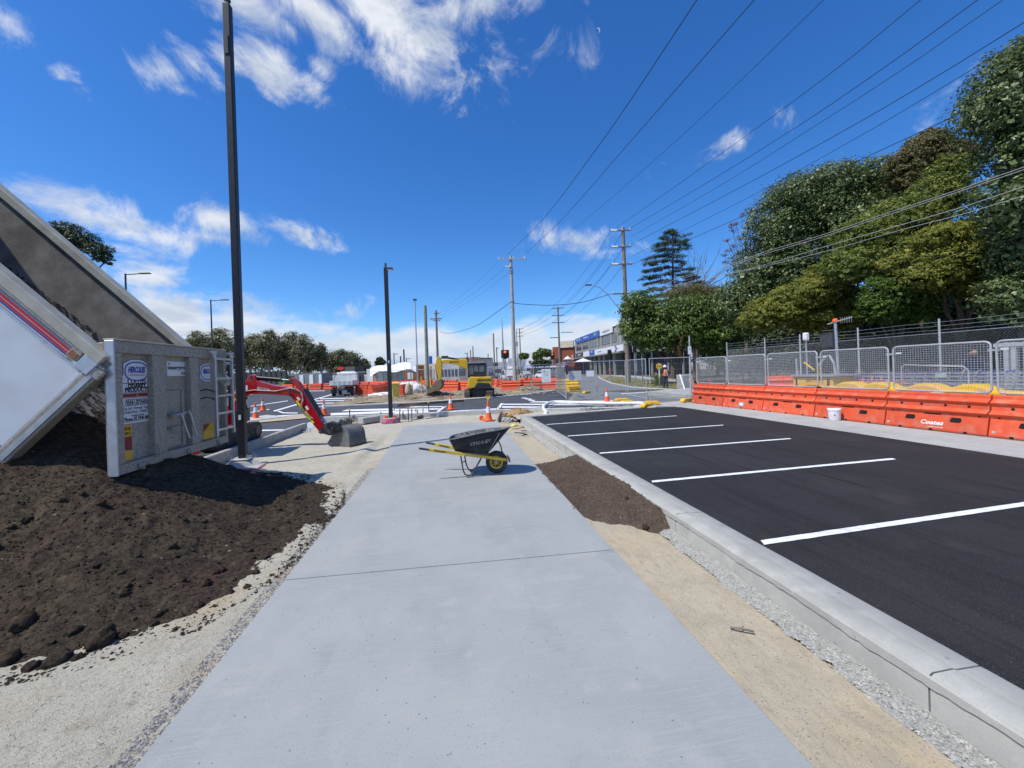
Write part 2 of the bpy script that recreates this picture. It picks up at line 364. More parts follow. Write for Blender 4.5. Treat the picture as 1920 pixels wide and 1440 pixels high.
# common materials
M_ = {}
M_['orange'] = mat('orange_plastic', (.76,.105,.036), .62, (.62,.078,.030), 4, bump=.2, bscale=60, c3=(.62,.18,.10), s3=4.5, vary=.2, contrast=(.4,.7))
M_['orange_far'] = M_['orange']
M_['hole'] = mat('hole_dark', (.012,.01,.01), .9)
M_['yellow'] = mat('yellow_plastic', (.80,.48,.03), .5, (.72,.42,.03), 5)
M_['galv'] = mat('galvanised_steel', (.52,.54,.56), .42, (.38,.40,.43), 12, metal=.6)
M_['galv_l'] = mat('galvanised_light', (.46,.47,.47), .5, (.38,.39,.39), 12, metal=.15)
M_['black'] = mat('black_paint', (.018,.020,.024), .38, (.03,.032,.036), 20, bump=.1, bscale=150)
M_['blackpl'] = mat('black_rubber', (.02,.02,.022), .6, (.04,.038,.036), 8)
M_['white'] = mat('white_paint', (.80,.80,.79), .55, (.70,.70,.69), 9)
M_['roadwhite'] = mat('road_marking_white', (.82,.82,.82), .7, (.70,.70,.70), 30, c3=(.6,.6,.6), s3=9)
M_['concrete'] = mat('cast_concrete', (.42,.40,.35), .88, (.33,.33,.31), 7, bump=.5, bscale=70, c3=(.44,.44,.41), s3=3)
M_['concrete_w'] = mat('pale_concrete', (.52,.52,.48), .88, (.42,.42,.39), 5, bump=.5, bscale=60)
M_['timber'] = mat('weathered_timber', (.24,.20,.16), .85, (.14,.115,.09), 9, bump=.5, bscale=30)
M_['ply'] = mat('formwork_timber', (.30,.17,.10), .8, (.20,.11,.07), 9)
M_['pink'] = mat('pink_spray', (.55,.05,.16), .8, (.35,.12,.16), 6, c3=(.38,.30,.28), s3=5)
M_['glass'] = mat('dark_glass', (.03,.045,.07), .08, (.05,.07,.10), 2, spec=.8)
M_['red'] = mat('red_machine_paint', (.42,.008,.012), .22, (.36,.006,.010), 4, coat=.6)
M_['dyellow'] = mat('digger_yellow_paint', (.66,.42,.02), .35, (.56,.34,.02), 5, coat=.3)
M_['steel'] = mat('bare_steel', (.16,.165,.175), .38, (.10,.10,.11), 10, metal=.7, bump=.2, bscale=60)
M_['dark'] = mat('dark_grey_metal', (.045,.048,.052), .5, (.07,.07,.075), 9)
# ================================================================ SETTING
ground_m = ground_mat('site_ground', [(.30,.26,.19), ((.22,.19,.14), .6, .4, .6), ((.36,.33,.27), 3, .5, .7)], [(30,(.12,.1,.08),.93,.8)], bump=.8, bdist=.03, bscale=8)
gravel_m = ground_mat('crushed_rock', [(.455,.425,.335), ((.50,.47,.38), 1.1, .42, .62), ((.43,.34,.215), .9, .52, .70), ((.37,.33,.25), 45, .48, .66), ((.34,.30,.22), 6, .55, .75)], [(70,(.30,.28,.23),.86,.7),(120,(.66,.64,.56),.82,.7),(40,(.20,.18,.15),.975,.8)], bump=1.0, bdist=.012, bscale=110)
sand_m = ground_mat('yellow_sand', [(.455,.395,.285), ((.52,.405,.235), 1.0, .50, .70), ((.37,.32,.235), 2.7, .48, .68), ((.33,.29,.21), 9, .54, .72, (2,.6,1)), ((.40,.33,.22), 60, .5, .68)], [(90,(.24,.19,.13),.93,.75),(150,(.66,.58,.44),.9,.6)], bump=.8, bdist=.008, bscale=130)
path_m = ground_mat('new_footpath_concrete', [(.305,.318,.308), ((.355,.362,.345), .8, .42, .62), ((.275,.288,.281), 1.9, .50, .74, (1.0,.35,1)), ((.36,.363,.343), 5.5, .55, .72), ((.275,.287,.28), 1.3, .59, .70, (1.6,.9,1)), ((.39,.37,.325), .55, .60, .76), ((.335,.342,.325), 9, .5, .62, (.35,9,1)), ((.355,.36,.34), 2.1, .60, .70, (.5,1.4,1)), ((.26,.27,.265), 95, .56, .68)], [(75,(.12,.12,.12),.994,.8),(130,(.18,.18,.18),.992,.7)], rough=.78, bump=.3, bdist=.003, bscale=190, spec=.35)
tar_m = ground_mat('fresh_asphalt', [(.026,.0257,.026), ((.036,.035,.035), .7, .42, .64), ((.018,.018,.018), 2.2, .5, .66, (3,.16,1)), ((.052,.048,.043), 1.6, .60, .76, (1,.5,1)), ((.040,.038,.038), 120, .52, .70)], [(140,(.085,.083,.08),.84,.8),(90,(.13,.125,.12),.997,.8)], rough=.68, bump=1.0, bdist=.006, bscale=190, spec=.18)
road_m = ground_mat('road_asphalt', [(.066,.069,.075), ((.088,.090,.095), .5, .4, .65), ((.052,.055,.06), 1.4, .5, .7, (3,.5,1))], [(60,(.14,.14,.14),.9,.6)], rough=.8, bump=.6, bdist=.005, bscale=120)
street_m = ground_mat('old_street_asphalt', [(.175,.180,.182), ((.205,.208,.205), .5, .4, .65), ((.14,.145,.15), 1.6, .55, .7, (3,.6,1))], [(60,(.26,.26,.25),.9,.6)], rough=.85, bump=.6, bdist=.005, bscale=110)
gutter_m = ground_mat('pale_street_concrete', [(.40,.395,.365), ((.33,.325,.30), .8, .45, .65), ((.44,.435,.41), 3, .5, .7), ((.30,.28,.25), 1.3, .6, .75, (3,.5,1))], [(60,(.25,.24,.22),.92,.6)], bump=.5, bdist=.004, bscale=110)
soil_m = ground_mat('dark_topsoil', [(.064,.049,.034), ((.094,.072,.046), 1.3, .4, .65), ((.080,.047,.037), .8, .5, .68), ((.034,.027,.020), 20, .42, .62), ((.12,.094,.062), 7, .60, .72)], [(55,(.11,.085,.06),.88,.7),(90,(.02,.015,.012),.8,.6),(30,(.25,.23,.2),.993,.8)], rough=.95, bump=1.0, bdist=.02, bscale=60, spec=.12)
soil2_m = ground_mat('brown_topsoil', [(.100,.076,.056), ((.135,.102,.074), 3, .4, .65), ((.075,.052,.04), 30, .45, .68)], [(70,(.04,.03,.022),.8,.7),(60,(.26,.24,.2),.975,.8)], rough=.95, bump=1.0, bdist=.015, bscale=80, spec=.12)
kerb_m = ground_mat('kerb_concrete', [(.40,.395,.35), ((.33,.325,.29), 2.2, .45, .65), ((.45,.44,.395), 6, .5, .7), ((.34,.325,.28), 3.1, .62, .74, (2,.4,1)), ((.36,.35,.31), 90, .52, .68)], [(30,(.25,.24,.22),.985,.8)], rough=.85, bump=.6, bdist=.004, bscale=90)
rough_m = ground_mat('rough_cement', [(.40,.395,.355), ((.31,.305,.275), 30, .4, .6), ((.5,.49,.44), 80, .5, .65)], [(60,(.2,.19,.17),.8,.7)], bump=1.0, bdist=.02, bscale=60)
grass_m = ground_mat('dry_verge_grass', [(.20,.19,.08), ((.30,.25,.13), 1.5, .4, .6), ((.12,.13,.05), 5, .5, .7)], [], bump=.8, bdist=.04, bscale=20)
mulch_m = ground_mat('dark_garden_soil', [(.07,.06,.04), ((.13,.12,.05), .7, .45, .65), ((.04,.035,.025), 4, .5, .7)], [(14,(.16,.12,.07),.9,.6)], bump=.9, bdist=.05, bscale=10)  # dark brown soil with lighter and darker patches

ground = sheet('ground', [(-900,-60),(-5.5,-60),(-5.5,17.75),(2.3,17.25),(7.45,15.3),(2.75,14.2),(2.75,-60),(900,-60),(900,1500),(-900,1500)], -.03, ground_m)
sheet('work_area_base', [(-6,-60),(7.6,-60),(7.6,17.9),(-6,17.9)], -.45, ground_m)
g2 = lambda u, v, z=0: (G(u, v, z).x, G(u, v, z).y)
sheet('road', [(-75,-20),(-5.55,-20),(-5.55,17.7),(2.3,17.2),(7.4,15.35),(8.6,17.5),g2(1062,752),g2(1075,738),g2(1044,731),(2,60),(-14,60),(-75,52)], -.022, road_m)
sheet('street', [(9.0,-30),(9.0,15.0),(7.45,15.35),(7.0,17.5),g2(1075,748),g2(1085,735),g2(1078,714),g2(1062,701),g2(1088,701),g2(1122,705),g2(1126,711),g2(1147,719),g2(1185,726),g2(1245,731),g2(1292,735),(15.2,22),(16.5,-30)], -.016, street_m)
sheet('gutter_strip', [(9.05,-30),(9.05,15.1),(7.6,15.9),(9.5,16.9),(10.6,17.2),(11.6,-30)], -.010, gutter_m)
sheet('car_park_surface', [(2.80,-20),(2.80,14.08),(7.2,14.93),(7.7,15.0),(9.1,14.7),(9.07,-20)], -.003, tar_m)
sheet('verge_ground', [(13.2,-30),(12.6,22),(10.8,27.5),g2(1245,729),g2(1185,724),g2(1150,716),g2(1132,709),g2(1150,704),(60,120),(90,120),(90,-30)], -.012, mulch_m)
isl = sheet('grass_island', [g2(1129,709.5),g2(1150,717),g2(1186,723.5),g2(1246,727.5),g2(1290,729),g2(1300,718),g2(1240,714),g2(1190,708.5),g2(1150,705.5)], -.004, grass_m)
sheet('pavement', [g2(1150,705.5),g2(1190,708.5),g2(1240,714),g2(1300,718),g2(1300,713),g2(1240,709),g2(1180,703.5),g2(1120,700.5),g2(1120,702.5)], -.003, gutter_m)
# island kerb
def kerb_run(name, pts, w, h, m, z0=-.1):
    "kerb following a polyline: each straight length its own cast section with a joint"
    e = thing(name, None, None); e['kind'] = 'structure'
    for a, b in zip(pts[:-1], pts[1:]):
        a = Vector((*a[:2], 0)); b = Vector((*b[:2], 0)); d = (b-a); L = d.length; k = max(1, int(L/2.4)); 
        for i in range(k):
            p = a+d*(i/k); q = a+d*((i+1)/k); g = d.normalized()*.006
            mb = MB(); n = Vector((-d.y, d.x, 0)).normalized()
            prof = [(-w/2, z0), (-w/2, h-.02), (-w/2+.02, h), (w/2-.03, h), (w/2, h-.03), (w/2, z0)]
            P0 = [p+g+n*x+Vector((0,0,z)) for x, z in prof]; P1 = [q-g+n*x+Vector((0,0,z)) for x, z in prof]
            o = len(mb.v); mb.v += P0+P1; N_ = len(prof)
            mb.f += [tuple(o+j for j in range(N_)), tuple(o+N_+j for j in reversed(range(N_)))] + [(o+(j+1)%N_, o+j, o+N_+j, o+N_+(j+1)%N_) for j in range(N_)]
            mb.build('kerb_section', m, e)
    return e
kerb_run('street_kerb', [g2(1122,705), g2(1124,709), g2(1147,719), g2(1185,726), g2(1245,730), g2(1292,733)], .22, .06, M_['concrete_w'])
# ---- footpath slabs
fp = thing('footpath', None, None); fp['kind'] = 'structure'
JY = [-2.2, 1.55, 3.97, 6.13, 8.35, 10.6, 12.9, 15.0]
for k in range(len(JY)-1):
    y0, y1 = JY[k]+.006, JY[k+1]-.006
    a = -1.62-(max(0, y0-9)*.025); b = -1.62-(max(0, y1-9)*.025); tl = -.2+random.uniform(-.0015, .0015)
    sk = .055 if k else 0; sk1 = .055
    # joints run slightly skew across the path
    vs = [(a, y0+sk, tl), (1.615, y0-sk, tl), (1.615+max(0,y1-9)*.012, y1-sk1, tl), (b, y1+sk1, tl)]
    mb = MB(); mb.add([(x, y, z-.14) for x, y, z in vs]+vs, [(3,2,1,0),(4,5,6,7),(0,1,5,4),(1,2,6,5),(2,3,7,6),(3,0,4,7)])
    mb.build('slab', path_m, fp, bevel=.006, seg=2)
# ---- car park kerb (straight run along the sand strip)
ck = thing('car_park_kerb', None, None); ck['kind'] = 'structure'
KY = [-3.1, -.66, 1.75, 4.16, 6.57, 8.98, 11.4, 14.0]
prof = [(2.46,-.36),(2.462,-.03),(2.470,-.008),(2.490,.006),(2.62,.010),(2.640,.003),(2.655,.001),(2.80,-.001),(2.812,-.012),(2.812,-.2)]
for k in range(len(KY)-1):
    ys = np.linspace(KY[k]+.005, KY[k+1]-.005, 13); mb = MB(); n = len(prof)
    for y in ys:
        w = .004*noise.noise((y*1.3, 0, 3)); 
        for x, z in prof: mb.v.append((x+w+.003*noise.noise((y*4, z*9, 1)), y, z+.002*noise.noise((y*3, x*9, 5))))
    for j in range(12):
        for i in range(n-1): mb.f.append((j*n+i, j*n+i+1, (j+1)*n+i+1, (j+1)*n+i))
    mb.f.append(tuple(range(n))); mb.f.append(tuple(12*n+i for i in reversed(range(n))))
    mb.build('kerb_section', kerb_m, ck, smooth=45)
# thin slurry lip running down from the kerb top with a ragged lower edge
mb = MB(); ys = np.arange(.4, 9.5, .03); o = 0
lo = [-.045-.03*(.5+noise.noise((y*1.7, 0, 9)))-.02*abs(noise.noise((y*9, 3, 9))) for y in ys]
for y, z in zip(ys, lo): mb.v += [(2.459, y, z), (2.4535, y, z+.004), (2.4555, y, -.012), (2.468, y, -.004)]
for j in range(len(ys)-1):
    for i in range(3): mb.f.append((j*4+i, j*4+i+1, j*4+5+i, j*4+4+i))
mb.build('slurry_lip', kerb_m, ck)
def haunch(x, y):
    t = min(1, max(0, (x-2.27)/.19)); return -.275+.075*t+.018*fbm(x, y, 3, 3, 14)+.006*fbm(x, y, 8, 2, 60)
heightfield('kerb_haunch', 2.30, 2.462, .9, 14, 14, 520, haunch, rough_m, keep=lambda x, y: x > 2.325+.03*noise.noise((y*3, 1, 1)) and not (4.5 < y < 7.6))
# cross kerb at the head of the car park, left hand road kerb, kerb in front of the dirt island
kerb_run('cross_kerb', [(2.46,14.08),(7.2,15.08),(7.75,15.2)], .26, .035, kerb_m, -.3)
nose = MB(); nose.lathe([(0,.05),(.42,.05),(.5,.03),(.52,-.05)], (7.95,15.45,0), 20); nose.build('kerb_nose', M_['concrete_w'], smooth=40, kind='structure')
kerb_run('road_kerb', [(-5.43,1.0),(-5.43,15.7)], .16, .03, M_['concrete'], -.36)
kerb_run('road_kerb', [(-5.4,17.72),(-2.2,17.5),(2.2,17.15),(7.4,15.5)], .14, .03, M_['concrete_w'], -.3)
ikp = [g2(598,763), g2(660,760), g2(740,756.5), g2(800,753.5), g2(865,749.5), g2(930,744.5), g2(985,740), g2(1042,732)]
kerb_run('island_kerb', ikp, .45, .05, M_['concrete_w'])
kerb_run('far_kerb', [g2(520,735), g2(612,733)], .5, .08, M_['concrete_w'])
# dirt island with the digger on it
isp = [g2(600,762.5), g2(740,756), g2(865,749), g2(985,739.5), g2(1040,731.5), g2(1058,725), g2(900,716), g2(740,722), g2(690,742)]
def ism(x, y): return .05+.10*max(0, fbm(x, y, 2, 4, .5))+.025*fbm(x, y, 5, 3, 3)
ix = [p[0] for p in isp]; iy = [p[1] for p in isp]
dirt_m = ground_mat('trampled_dirt', [(.33,.26,.17), ((.24,.18,.115), 1.1, .42, .6), ((.42,.36,.27), .7, .5, .68), ((.16,.12,.08), 6, .55, .7)], [(14,(.12,.09,.06),.9,.7)], bump=1, bdist=.05, bscale=12)
heightfield('dirt_island', min(ix), max(ix), min(iy), max(iy), 110, 110, ism, dirt_m, keep=lambda x, y: inpoly(x, y, isp))
# raised sandy slab and timber edged pour on the left beyond the kerb
sheet('sand_pad', [g2(461,795,-.0), g2(579,784), g2(590,776), g2(556,778), g2(455,788)], .012, sand_m)
sheet('concrete_pad', [g2(470,790), g2(540,782), g2(500,779), g2(440,788)], .03, M_['concrete_w'])
# ---- gravel bed left of the path, sand strip right of the path
def gz(x, y):
    z = -.235+.012*fbm(x, y, 1, 4, 1.6)+.004*fbm(x, y, 4, 3, 14)+.002*fbm(x, y, 9, 2, 50)
    # ruts and ridges where the digger has been scraping
    z += .05*math.exp(-((x+2.25)**2/.05+(y-10.6)**2/2.5))*1.2+.04*math.exp(-((x+2.9)**2/.6+(y-9.2)**2/.06))-.05*math.exp(-((x+2.05)**2/.03+(y-11.0)**2/3))
    e = min(1, max(0, (x+1.90)/.25)); z -= .02*e*(y < 8.5)
    return z
heightfield('gravel_bed', -5.4, -1.6, -2, 17.7, 190, 700, gz, gravel_m)
heightfield('gravel_bed', -1.62, 2.46, 14.95, 17.3, 60, 40, lambda x, y: -.225+.03*fbm(x, y, 1, 4, 1.6)+.05*max(0, y-16.2), gravel_m)
wp = [(2.4,14.1),(7.45,15.25),(7.4,15.5),(2.3,17.3)]
heightfield('gravel_wedge', 2.2, 7.5, 14, 17.4, 60, 40, lambda x, y: -.10+.05*fbm(x, y, 1, 4, 1.6), gravel_m, keep=lambda x, y: inpoly(x, y, wp))
def sz(x, y):
    z = -.232+.010*fbm(x, y, 11, 4, 2.2)+.003*fbm(x, y, 14, 3, 16)+.0015*fbm(x, y, 9, 2, 50)
    return z - .035*max(0, (x-1.65)/.8)
heightfield('sand_strip', 1.6, 2.47, -1, 15.2, 60, 700, sz, sand_m)
# ---- paint
def qpx(name, pts, z=.006, m=None):
    mb = MB(); mb.v = [(*g2(u, v, z), z) for u, v in pts]; mb.f = [tuple(range(len(pts)))]
    return mb.build(name, m or M_['roadwhite'], kind='structure')
for (y0, y1, x0, x1) in [(3.32,3.62,2.84,8.3),(5.42,5.57,2.86,7.29),(7.49,7.62,2.86,7.3),(9.65,9.85,2.86,7.35),(11.9,12.2,2.86,7.4)]:
    mb = MB(); K = 90
    for s_ in (-1, 1):
        for i in range(K+1): t_ = i/K; mb.v.append((x0+(x1-x0)*t_+(.02*s_ if i in (0, K) else 0), y0+(y1-y0)*t_+s_*(.045+.004*noise.noise((t_*38, s_*4, y0))+.003*noise.noise((t_*140, s_*4, y0))), .002))
    mb.f = [(i, i+1, K+2+i, K+1+i) for i in range(K)]; mb.build('parking_line', M_['roadwhite'], kind='structure')
PX = [[(805,775.5),(932,767.5),(932,765.5),(800,773)], [(740,776),(805,772.5),(805,769),(740,771)], [(740,770),(822,768),(826,765.5),(740,766.5)], [(760,764),(833,763),(836,761.5),(775,762)],
      [(817,772.5),(822,772.5),(838,761.5),(832,761.5)], [(930,767.5),(936,767),(944,756),(939,756)], [(941,759),(1025,759.5),(1180,760),(1180,757.5),(1020,757),(943,757)], [(938,764.5),(1000,764.5),(1040,762.5),(940,761.5)], [(992,754.5),(1036,754.5),(1150,752.5),(1150,751),(1036,752.5),(1000,752.5)],
      [(977,746.5),(986,747.5),(989,746.3),(981,745.3)], [(984,748.3),(994,749.5),(998,748),(988,747)], [(990,751),(1001,751.8),(1004,750.2),(994,749.3)],
      [(515,771.5),(622,740.5),(622,739),(512,770)], [(519,771),(530,775),(558,775),(558,773.5),(532,773.2),(524,770.5)], [(620,779),(740,774),(740,770),(620,774.5)], [(640,771),(738,769.5),(738,765.5),(650,768)], [(500,784),(580,779),(600,775),(520,779)], [(470,791),(505,787),(505,784.5),(470,787.5)],
      [(600,748.5),(705,746),(705,744.8),(600,747)], [(588,752.5),(690,750),(690,748.8),(588,751)], [(580,757.5),(665,754.8),(665,753.6),(580,756)],
      [(478,808.5),(533,807),(533,805),(478,806)], [(505,768),(470,774),(470,772.8),(505,766.8)], [(540,752),(470,762),(470,761),(540,751)]]
for p in PX: qpx('painted_line', p, -.014)
for p in [[(1150,700.8),(1165,700.6),(1165,700),(1150,700.2)], [(1165,739),(1245,733.5),(1245,732.3),(1165,737.8)]]: qpx('painted_line', p, -.008)
# ---- soil pile under the tipped trailer
PC = (-5.75, 6.6)
TT = sorted((math.degrees(math.atan2(y-PC[1], x-PC[0])), math.hypot(x-PC[0], y-PC[1])) for x, y in [(-1.9,6.94),(-1.74,6.2),(-1.74,5.4),(-1.8,4.3),(-2.08,3.5),(-2.6,3.18),(-3.09,3.12),(-3.9,2.75),(-5,2.55),(-7,2.6),(-9,4),(-9.6,6.6),(-9,9),(-7,10.2),(-5.3,10.0),(-4.4,9.35),(-3.4,8.75),(-2.5,7.9),(-2.0,7.4)])
TT = [(TT[-1][0]-360, TT[-1][1])]+TT+[(TT[0][0]+360, TT[0][1])]
ta = [t[0] for t in TT]; tr = [t[1] for t in TT]
def toe(th): return float(np.interp(math.degrees(th), ta, tr))
def pz(x, y):
    dx, dy = x-PC[0], y-PC[1]; r = math.hypot(dx, dy); R = toe(math.atan2(dy, dx)) + .10*fbm(x, y, 21, 3, 1.3)+.05*fbm(x, y, 33, 2, 5)
    q = r/R
    h = 1.78*(1-q) if q > .13 else 1.78*(.87-(q/.13)**2*.0+.0)
    h = 1.98*(1-q)**1.62 if q < 1 else -.05*(q-1)*20
    h -= .20*math.exp(-(q/.16)**2)
    h += min(1, max(0, (1-q)*5))*(.07*fbm(x, y, 5, 4, 1.4)+.030*fbm(x, y, 7, 3, 6)+.016*fbm(x, y, 2, 3, 22)+.006*fbm(x, y, 12, 2, 60))
    return -.25+h
nx = 330
heap = heightfield('soil_heap', -9.3, -1.55, 1.9, 10.6, nx, 370, pz, soil_m, keep=lambda x, y: math.hypot(x-PC[0], y-PC[1]) < toe(math.atan2(y-PC[1], x-PC[0]))+.35, kind='stuff')
tag(heap, 'big heap of dark brown topsoil tipped beside the footpath under the raised trailer', 'soil heap')
def onheap(u, v, fn=pz):
    z = -.2
    for _ in range(25): p = G(u, v, min(z, 1.5)); z = .5*z+.5*fn(p.x, p.y)
    return Vector((p.x, p.y, fn(p.x, p.y)))
clod_mesh = []
for k in range(5):
    bmx = bmesh.new(); bmesh.ops.create_icosphere(bmx, subdivisions=3, radius=1)
    for v_ in bmx.verts:
        d = v_.co.normalized(); v_.co = d*(1+.34*noise.noise(d*1.7+Vector((k*9, 0, 0)))+.30*noise.noise(d*4.3+Vector((k*5, 2, 0)))+.14*noise.noise(d*11)); v_.co.z *= .9
    me = bpy.data.meshes.new('clod'); bmx.to_mesh(me); bmx.free(); me.materials.append(soil_m); me.polygons.foreach_set('use_smooth', [True]*len(me.polygons)); clod_mesh.append(me)
def clod(p, r, parent):
    o = bpy.data.objects.new('clod', random.choice(clod_mesh)); COL.objects.link(o); o.parent = parent; o.location = (p[0], p[1], p[2]+r*.25); o.scale = (r, r*random.uniform(.7, 1), r*.9); o.rotation_euler = (random.uniform(-.3, .3), random.uniform(-.3, .3), random.uniform(0, 6))
for (u, v, r) in [(44,1172,.135),(190,1205,.15),(107,1243,.115),(294,1154,.052),(290,1172,.05),(141,1186,.075),(232,1114,.07),(387,1096,.075),(463,1104,.06),(373,1136,.055),(148,1238,.07),(60,1255,.08),(15,1240,.1),(230,1195,.06),(415,1070,.06),(405,1075,.05),(480,1075,.06),(432,1112,.06),(500,1045,.05),(190,945,.07),(115,935,.06),(155,925,.05),(265,950,.05),(323,1027,.06),(330,1045,.04),(485,1000,.05),(540,980,.05),(555,935,.07),(580,908,.07),(600,905,.05),(625,925,.05),(575,965,.04),(240,1100,.05),(180,1065,.05),(50,980,.08),(20,990,.06)]:
    clod(onheap(u, v), r*.62, heap)
for _ in range(150):
    th = math.radians(random.uniform(-100, 40)); q = 1-random.random()**1.6*.9; r = toe(th)*q; x, y = PC[0]+r*math.cos(th), PC[1]+r*math.sin(th)
    if x < -1.75: clod((x, y, pz(x, y)), random.uniform(.012, .034), heap)
n = 26000; th = np.radians(rng.uniform(-115, 70, n)); q = 1.02-rng.random(n)**1.5*.95
X = np.array([PC[0]+toe(t)*a*math.cos(t) for t, a in zip(th, q)]); Y = np.array([PC[1]+toe(t)*a*math.sin(t) for t, a in zip(th, q)]); ok = X < -1.68; X, Y = X[ok], Y[ok]
Z = np.array([pz(a, b) for a, b in zip(X, Y)]); Z = np.maximum(Z, -.24)
stones('crumbs', np.stack([X, Y, Z+.002], 1), rng.uniform(.005, .017, len(X))*np.where(rng.random(len(X)) > .93, 1.8, 1), soil_m, parent=heap)
# ---- small mound of brown soil filling the strip right of the path
def mz(x, y):
    t = min(1, max(0, (x-1.6)/.85)); top = -.205+.16*t**1.3
    yn = 4.35+.55*(1-t)*.6+.12*fbm(x, y, 40, 2, 3)-.25*t; yf = 8.0-.05*t
    a = min(1, max(0, (y-yn)/.45)); b = min(1, max(0, (yf-y)/.25)); e = (a*a*(3-2*a))*(b*b*(3-2*b))
    return -.285+(top+.285)*e+.012*fbm(x, y, 3, 3, 7)*e+.010*fbm(x, y, 6, 3, 26)*e+.02*e*t*math.exp(-((y-5.6)/1.0)**2)*2
mound = heightfield('soil_mound', 1.60, 2.60, 4.0, 8.2, 80, 300, mz, soil2_m, kind='stuff', keep=lambda x, y: mz(x, y) > -.262+.0*x and (x < 2.485 or mz(x, y) > .012-.02))
tag(mound, 'low mound of mid brown topsoil filling the strip between footpath and car park kerb', 'soil mound')
n = 7000; X = rng.uniform(1.58, 2.5, n); Y = rng.uniform(4.1, 8.1, n); Z = np.array([mz(a, b) for a, b in zip(X, Y)]); ok = Z > -.25
stones('crumbs', np.stack([X, Y, Z+.002], 1)[ok], rng.uniform(.004, .013, ok.sum()), soil2_m, parent=mound)
for (u, v, r) in [(1175,935,.03),(1210,990,.04),(1110,985,.03),(1130,990,.02)]: clod(onheap(u, v, mz), r, mound)
# ---- loose stones on the gravel and sand
def scat(n, x0, x1, y0, y1, fz, s0, s1, m, name, label, cat, bias=1.6, keep=None):
    X = rng.uniform(x0, x1, n); Y = y0+(y1-y0)*rng.random(n)**bias
    if keep is not None: k = np.array([keep(a, b) for a, b in zip(X, Y)]); X, Y = X[k], Y[k]
    Z = np.array([fz(a, b) for a, b in zip(X, Y)]); o = stones(name, np.stack([X, Y, Z], 1), rng.uniform(s0, s1, len(X)), m); return tag(o, label, cat)
chip_m = mat('rock_chips', (.46,.425,.33), .9, (.31,.285,.215), 20, contrast=(.4, .6))
chipd_m = mat('grey_chips', (.27,.26,.26), .9, (.13,.13,.14), 20, contrast=(.4, .6))
offheap = lambda x, y: math.hypot(x-PC[0], y-PC[1]) > toe(math.atan2(y-PC[1], x-PC[0]))-.05
scat(34000, -3.9, -1.63, 1.6, 13, gz, .002, .008, chip_m, 'rock_chips', 'loose pale crushed rock covering the ground left of the footpath', 'gravel', 2.2, offheap)
scat(5500, -1.78, -1.63, 1.9, 8.6, gz, .004, .012, chipd_m, 'edge_chips', 'line of grey cement spill and chips along the left edge of the footpath', 'gravel', 1.3)
scat(6000, 2.32, 2.45, .9, 13.9, haunch, .004, .013, mat('cement_lumps', (.46,.45,.40), .9, (.32,.31,.28), 20), 'cement_lumps', 'rough cement crumbs along the foot of the car park kerb', 'cement spill', 1.6, lambda x, y: not (4.4 < y < 7.7))
scat(2600, 1.64, 2.3, 1.2, 14, sz, .002, .007, chipd_m, 'dark_chips', 'tiny dark chips scattered over the yellow sand strip', 'gravel', 1.8)
sheet('raised_verge', [(11.9,-30),(11.55,22),(16.6,24),(16.6,-30)], .19, gutter_m, thick=.21)
# ================================================================ TIPPING TRAILER
alu = mat('dusty_aluminium', (.40,.375,.315), .6, (.25,.23,.19), 34, metal=.1, bump=.35, bscale=60, c3=(.30,.26,.20), s3=2.5)
alu_in = mat('scuffed_tub_lining', (.26,.245,.22), .65, (.17,.155,.135), 5, metal=.1, bump=.4, bscale=40, c3=(.10,.085,.07), s3=1.2)
alu_hi = mat('bright_aluminium', (.55,.57,.60), .35, (.45,.47,.50), 9, metal=.6)
cream = mat('cream_trailer_paint', (.47,.45,.36), .5, (.38,.36,.29), 5, c3=(.35,.32,.26), s3=3)
twhite = mat('trailer_side_white', (.64,.67,.69), .38, (.57,.59,.60), 2.5, c3=(.52,.52,.50), s3=1.1)
signw = mat('sign_white', (.72,.73,.73), .5, (.66,.67,.68), 12)
navy = mat('print_blue', (.015,.06,.33), .5, (.02,.07,.33), 5); dkred = mat('print_dark_red', (.26,.02,.025), .5, (.22,.02,.025), 5)
prb = mat('print_black', (.02,.02,.022), .6, (.02,.02,.022), 5); prw = mat('print_white', (.75,.75,.75), .6, (.7,.7,.7), 5)
amber = mat('reflective_yellow', (.72,.42,.02), .4, (.66,.38,.02), 6)
grease = mat('soil_stain', (.06,.05,.04), .9)
tr = thing('tipping_trailer', 'raised tipping trailer tub with white side, red stripes and open grey tailgate', 'trailer')
TX = -4.05
def T(u, v, x0=TX): r = ray(u, v); return CAM + r*(x0/r.x)
# tailgate, hanging vertically: sheet recessed behind a frame of beams
tg = MB(); ya, yb, za, zb = 5.49, 7.92, .58, 2.24; tg.box((TX-.10, (ya+yb)/2, (za+zb)/2), (.03, yb-ya-.02, zb-za-.02)); tail = tg.build('tailgate', alu, tr)
for (y0, y1, z0, z1) in [(ya, yb, zb-.15, zb), (ya, yb, za, za+.13), (ya, ya+.13, za+.13, zb-.15), (yb-.07, yb, za+.13, zb-.15), (6.13, 6.36, za+.13, zb-.15), (6.92, 7.12, za+.13, zb-.15)]:
    b = MB(); b.box((TX-.045, (y0+y1)/2, (z0+z1)/2), (.085, y1-y0-.002, z1-z0-.002)); b.build('tailgate_beam', alu, tail, bevel=.008, seg=2)
MB().box((TX-.05, (ya+yb)/2, zb+.012), (.12, yb-ya, .022)).build('top_cap', cream, tail, bevel=.004)
MB().box((TX-.03, ya-.014, (za+zb)/2), (.10, .024, zb-za)).build('edge_strip', alu_hi, tail, bevel=.006)
for y in (ya+.35, 6.8, 7.6): MB().cyl((TX, y, za+.02), (TX+.05, y, za+.02), .018).box((TX+.01, y, za+.06), (.03, .09, .05)).build('latch', alu, tail)
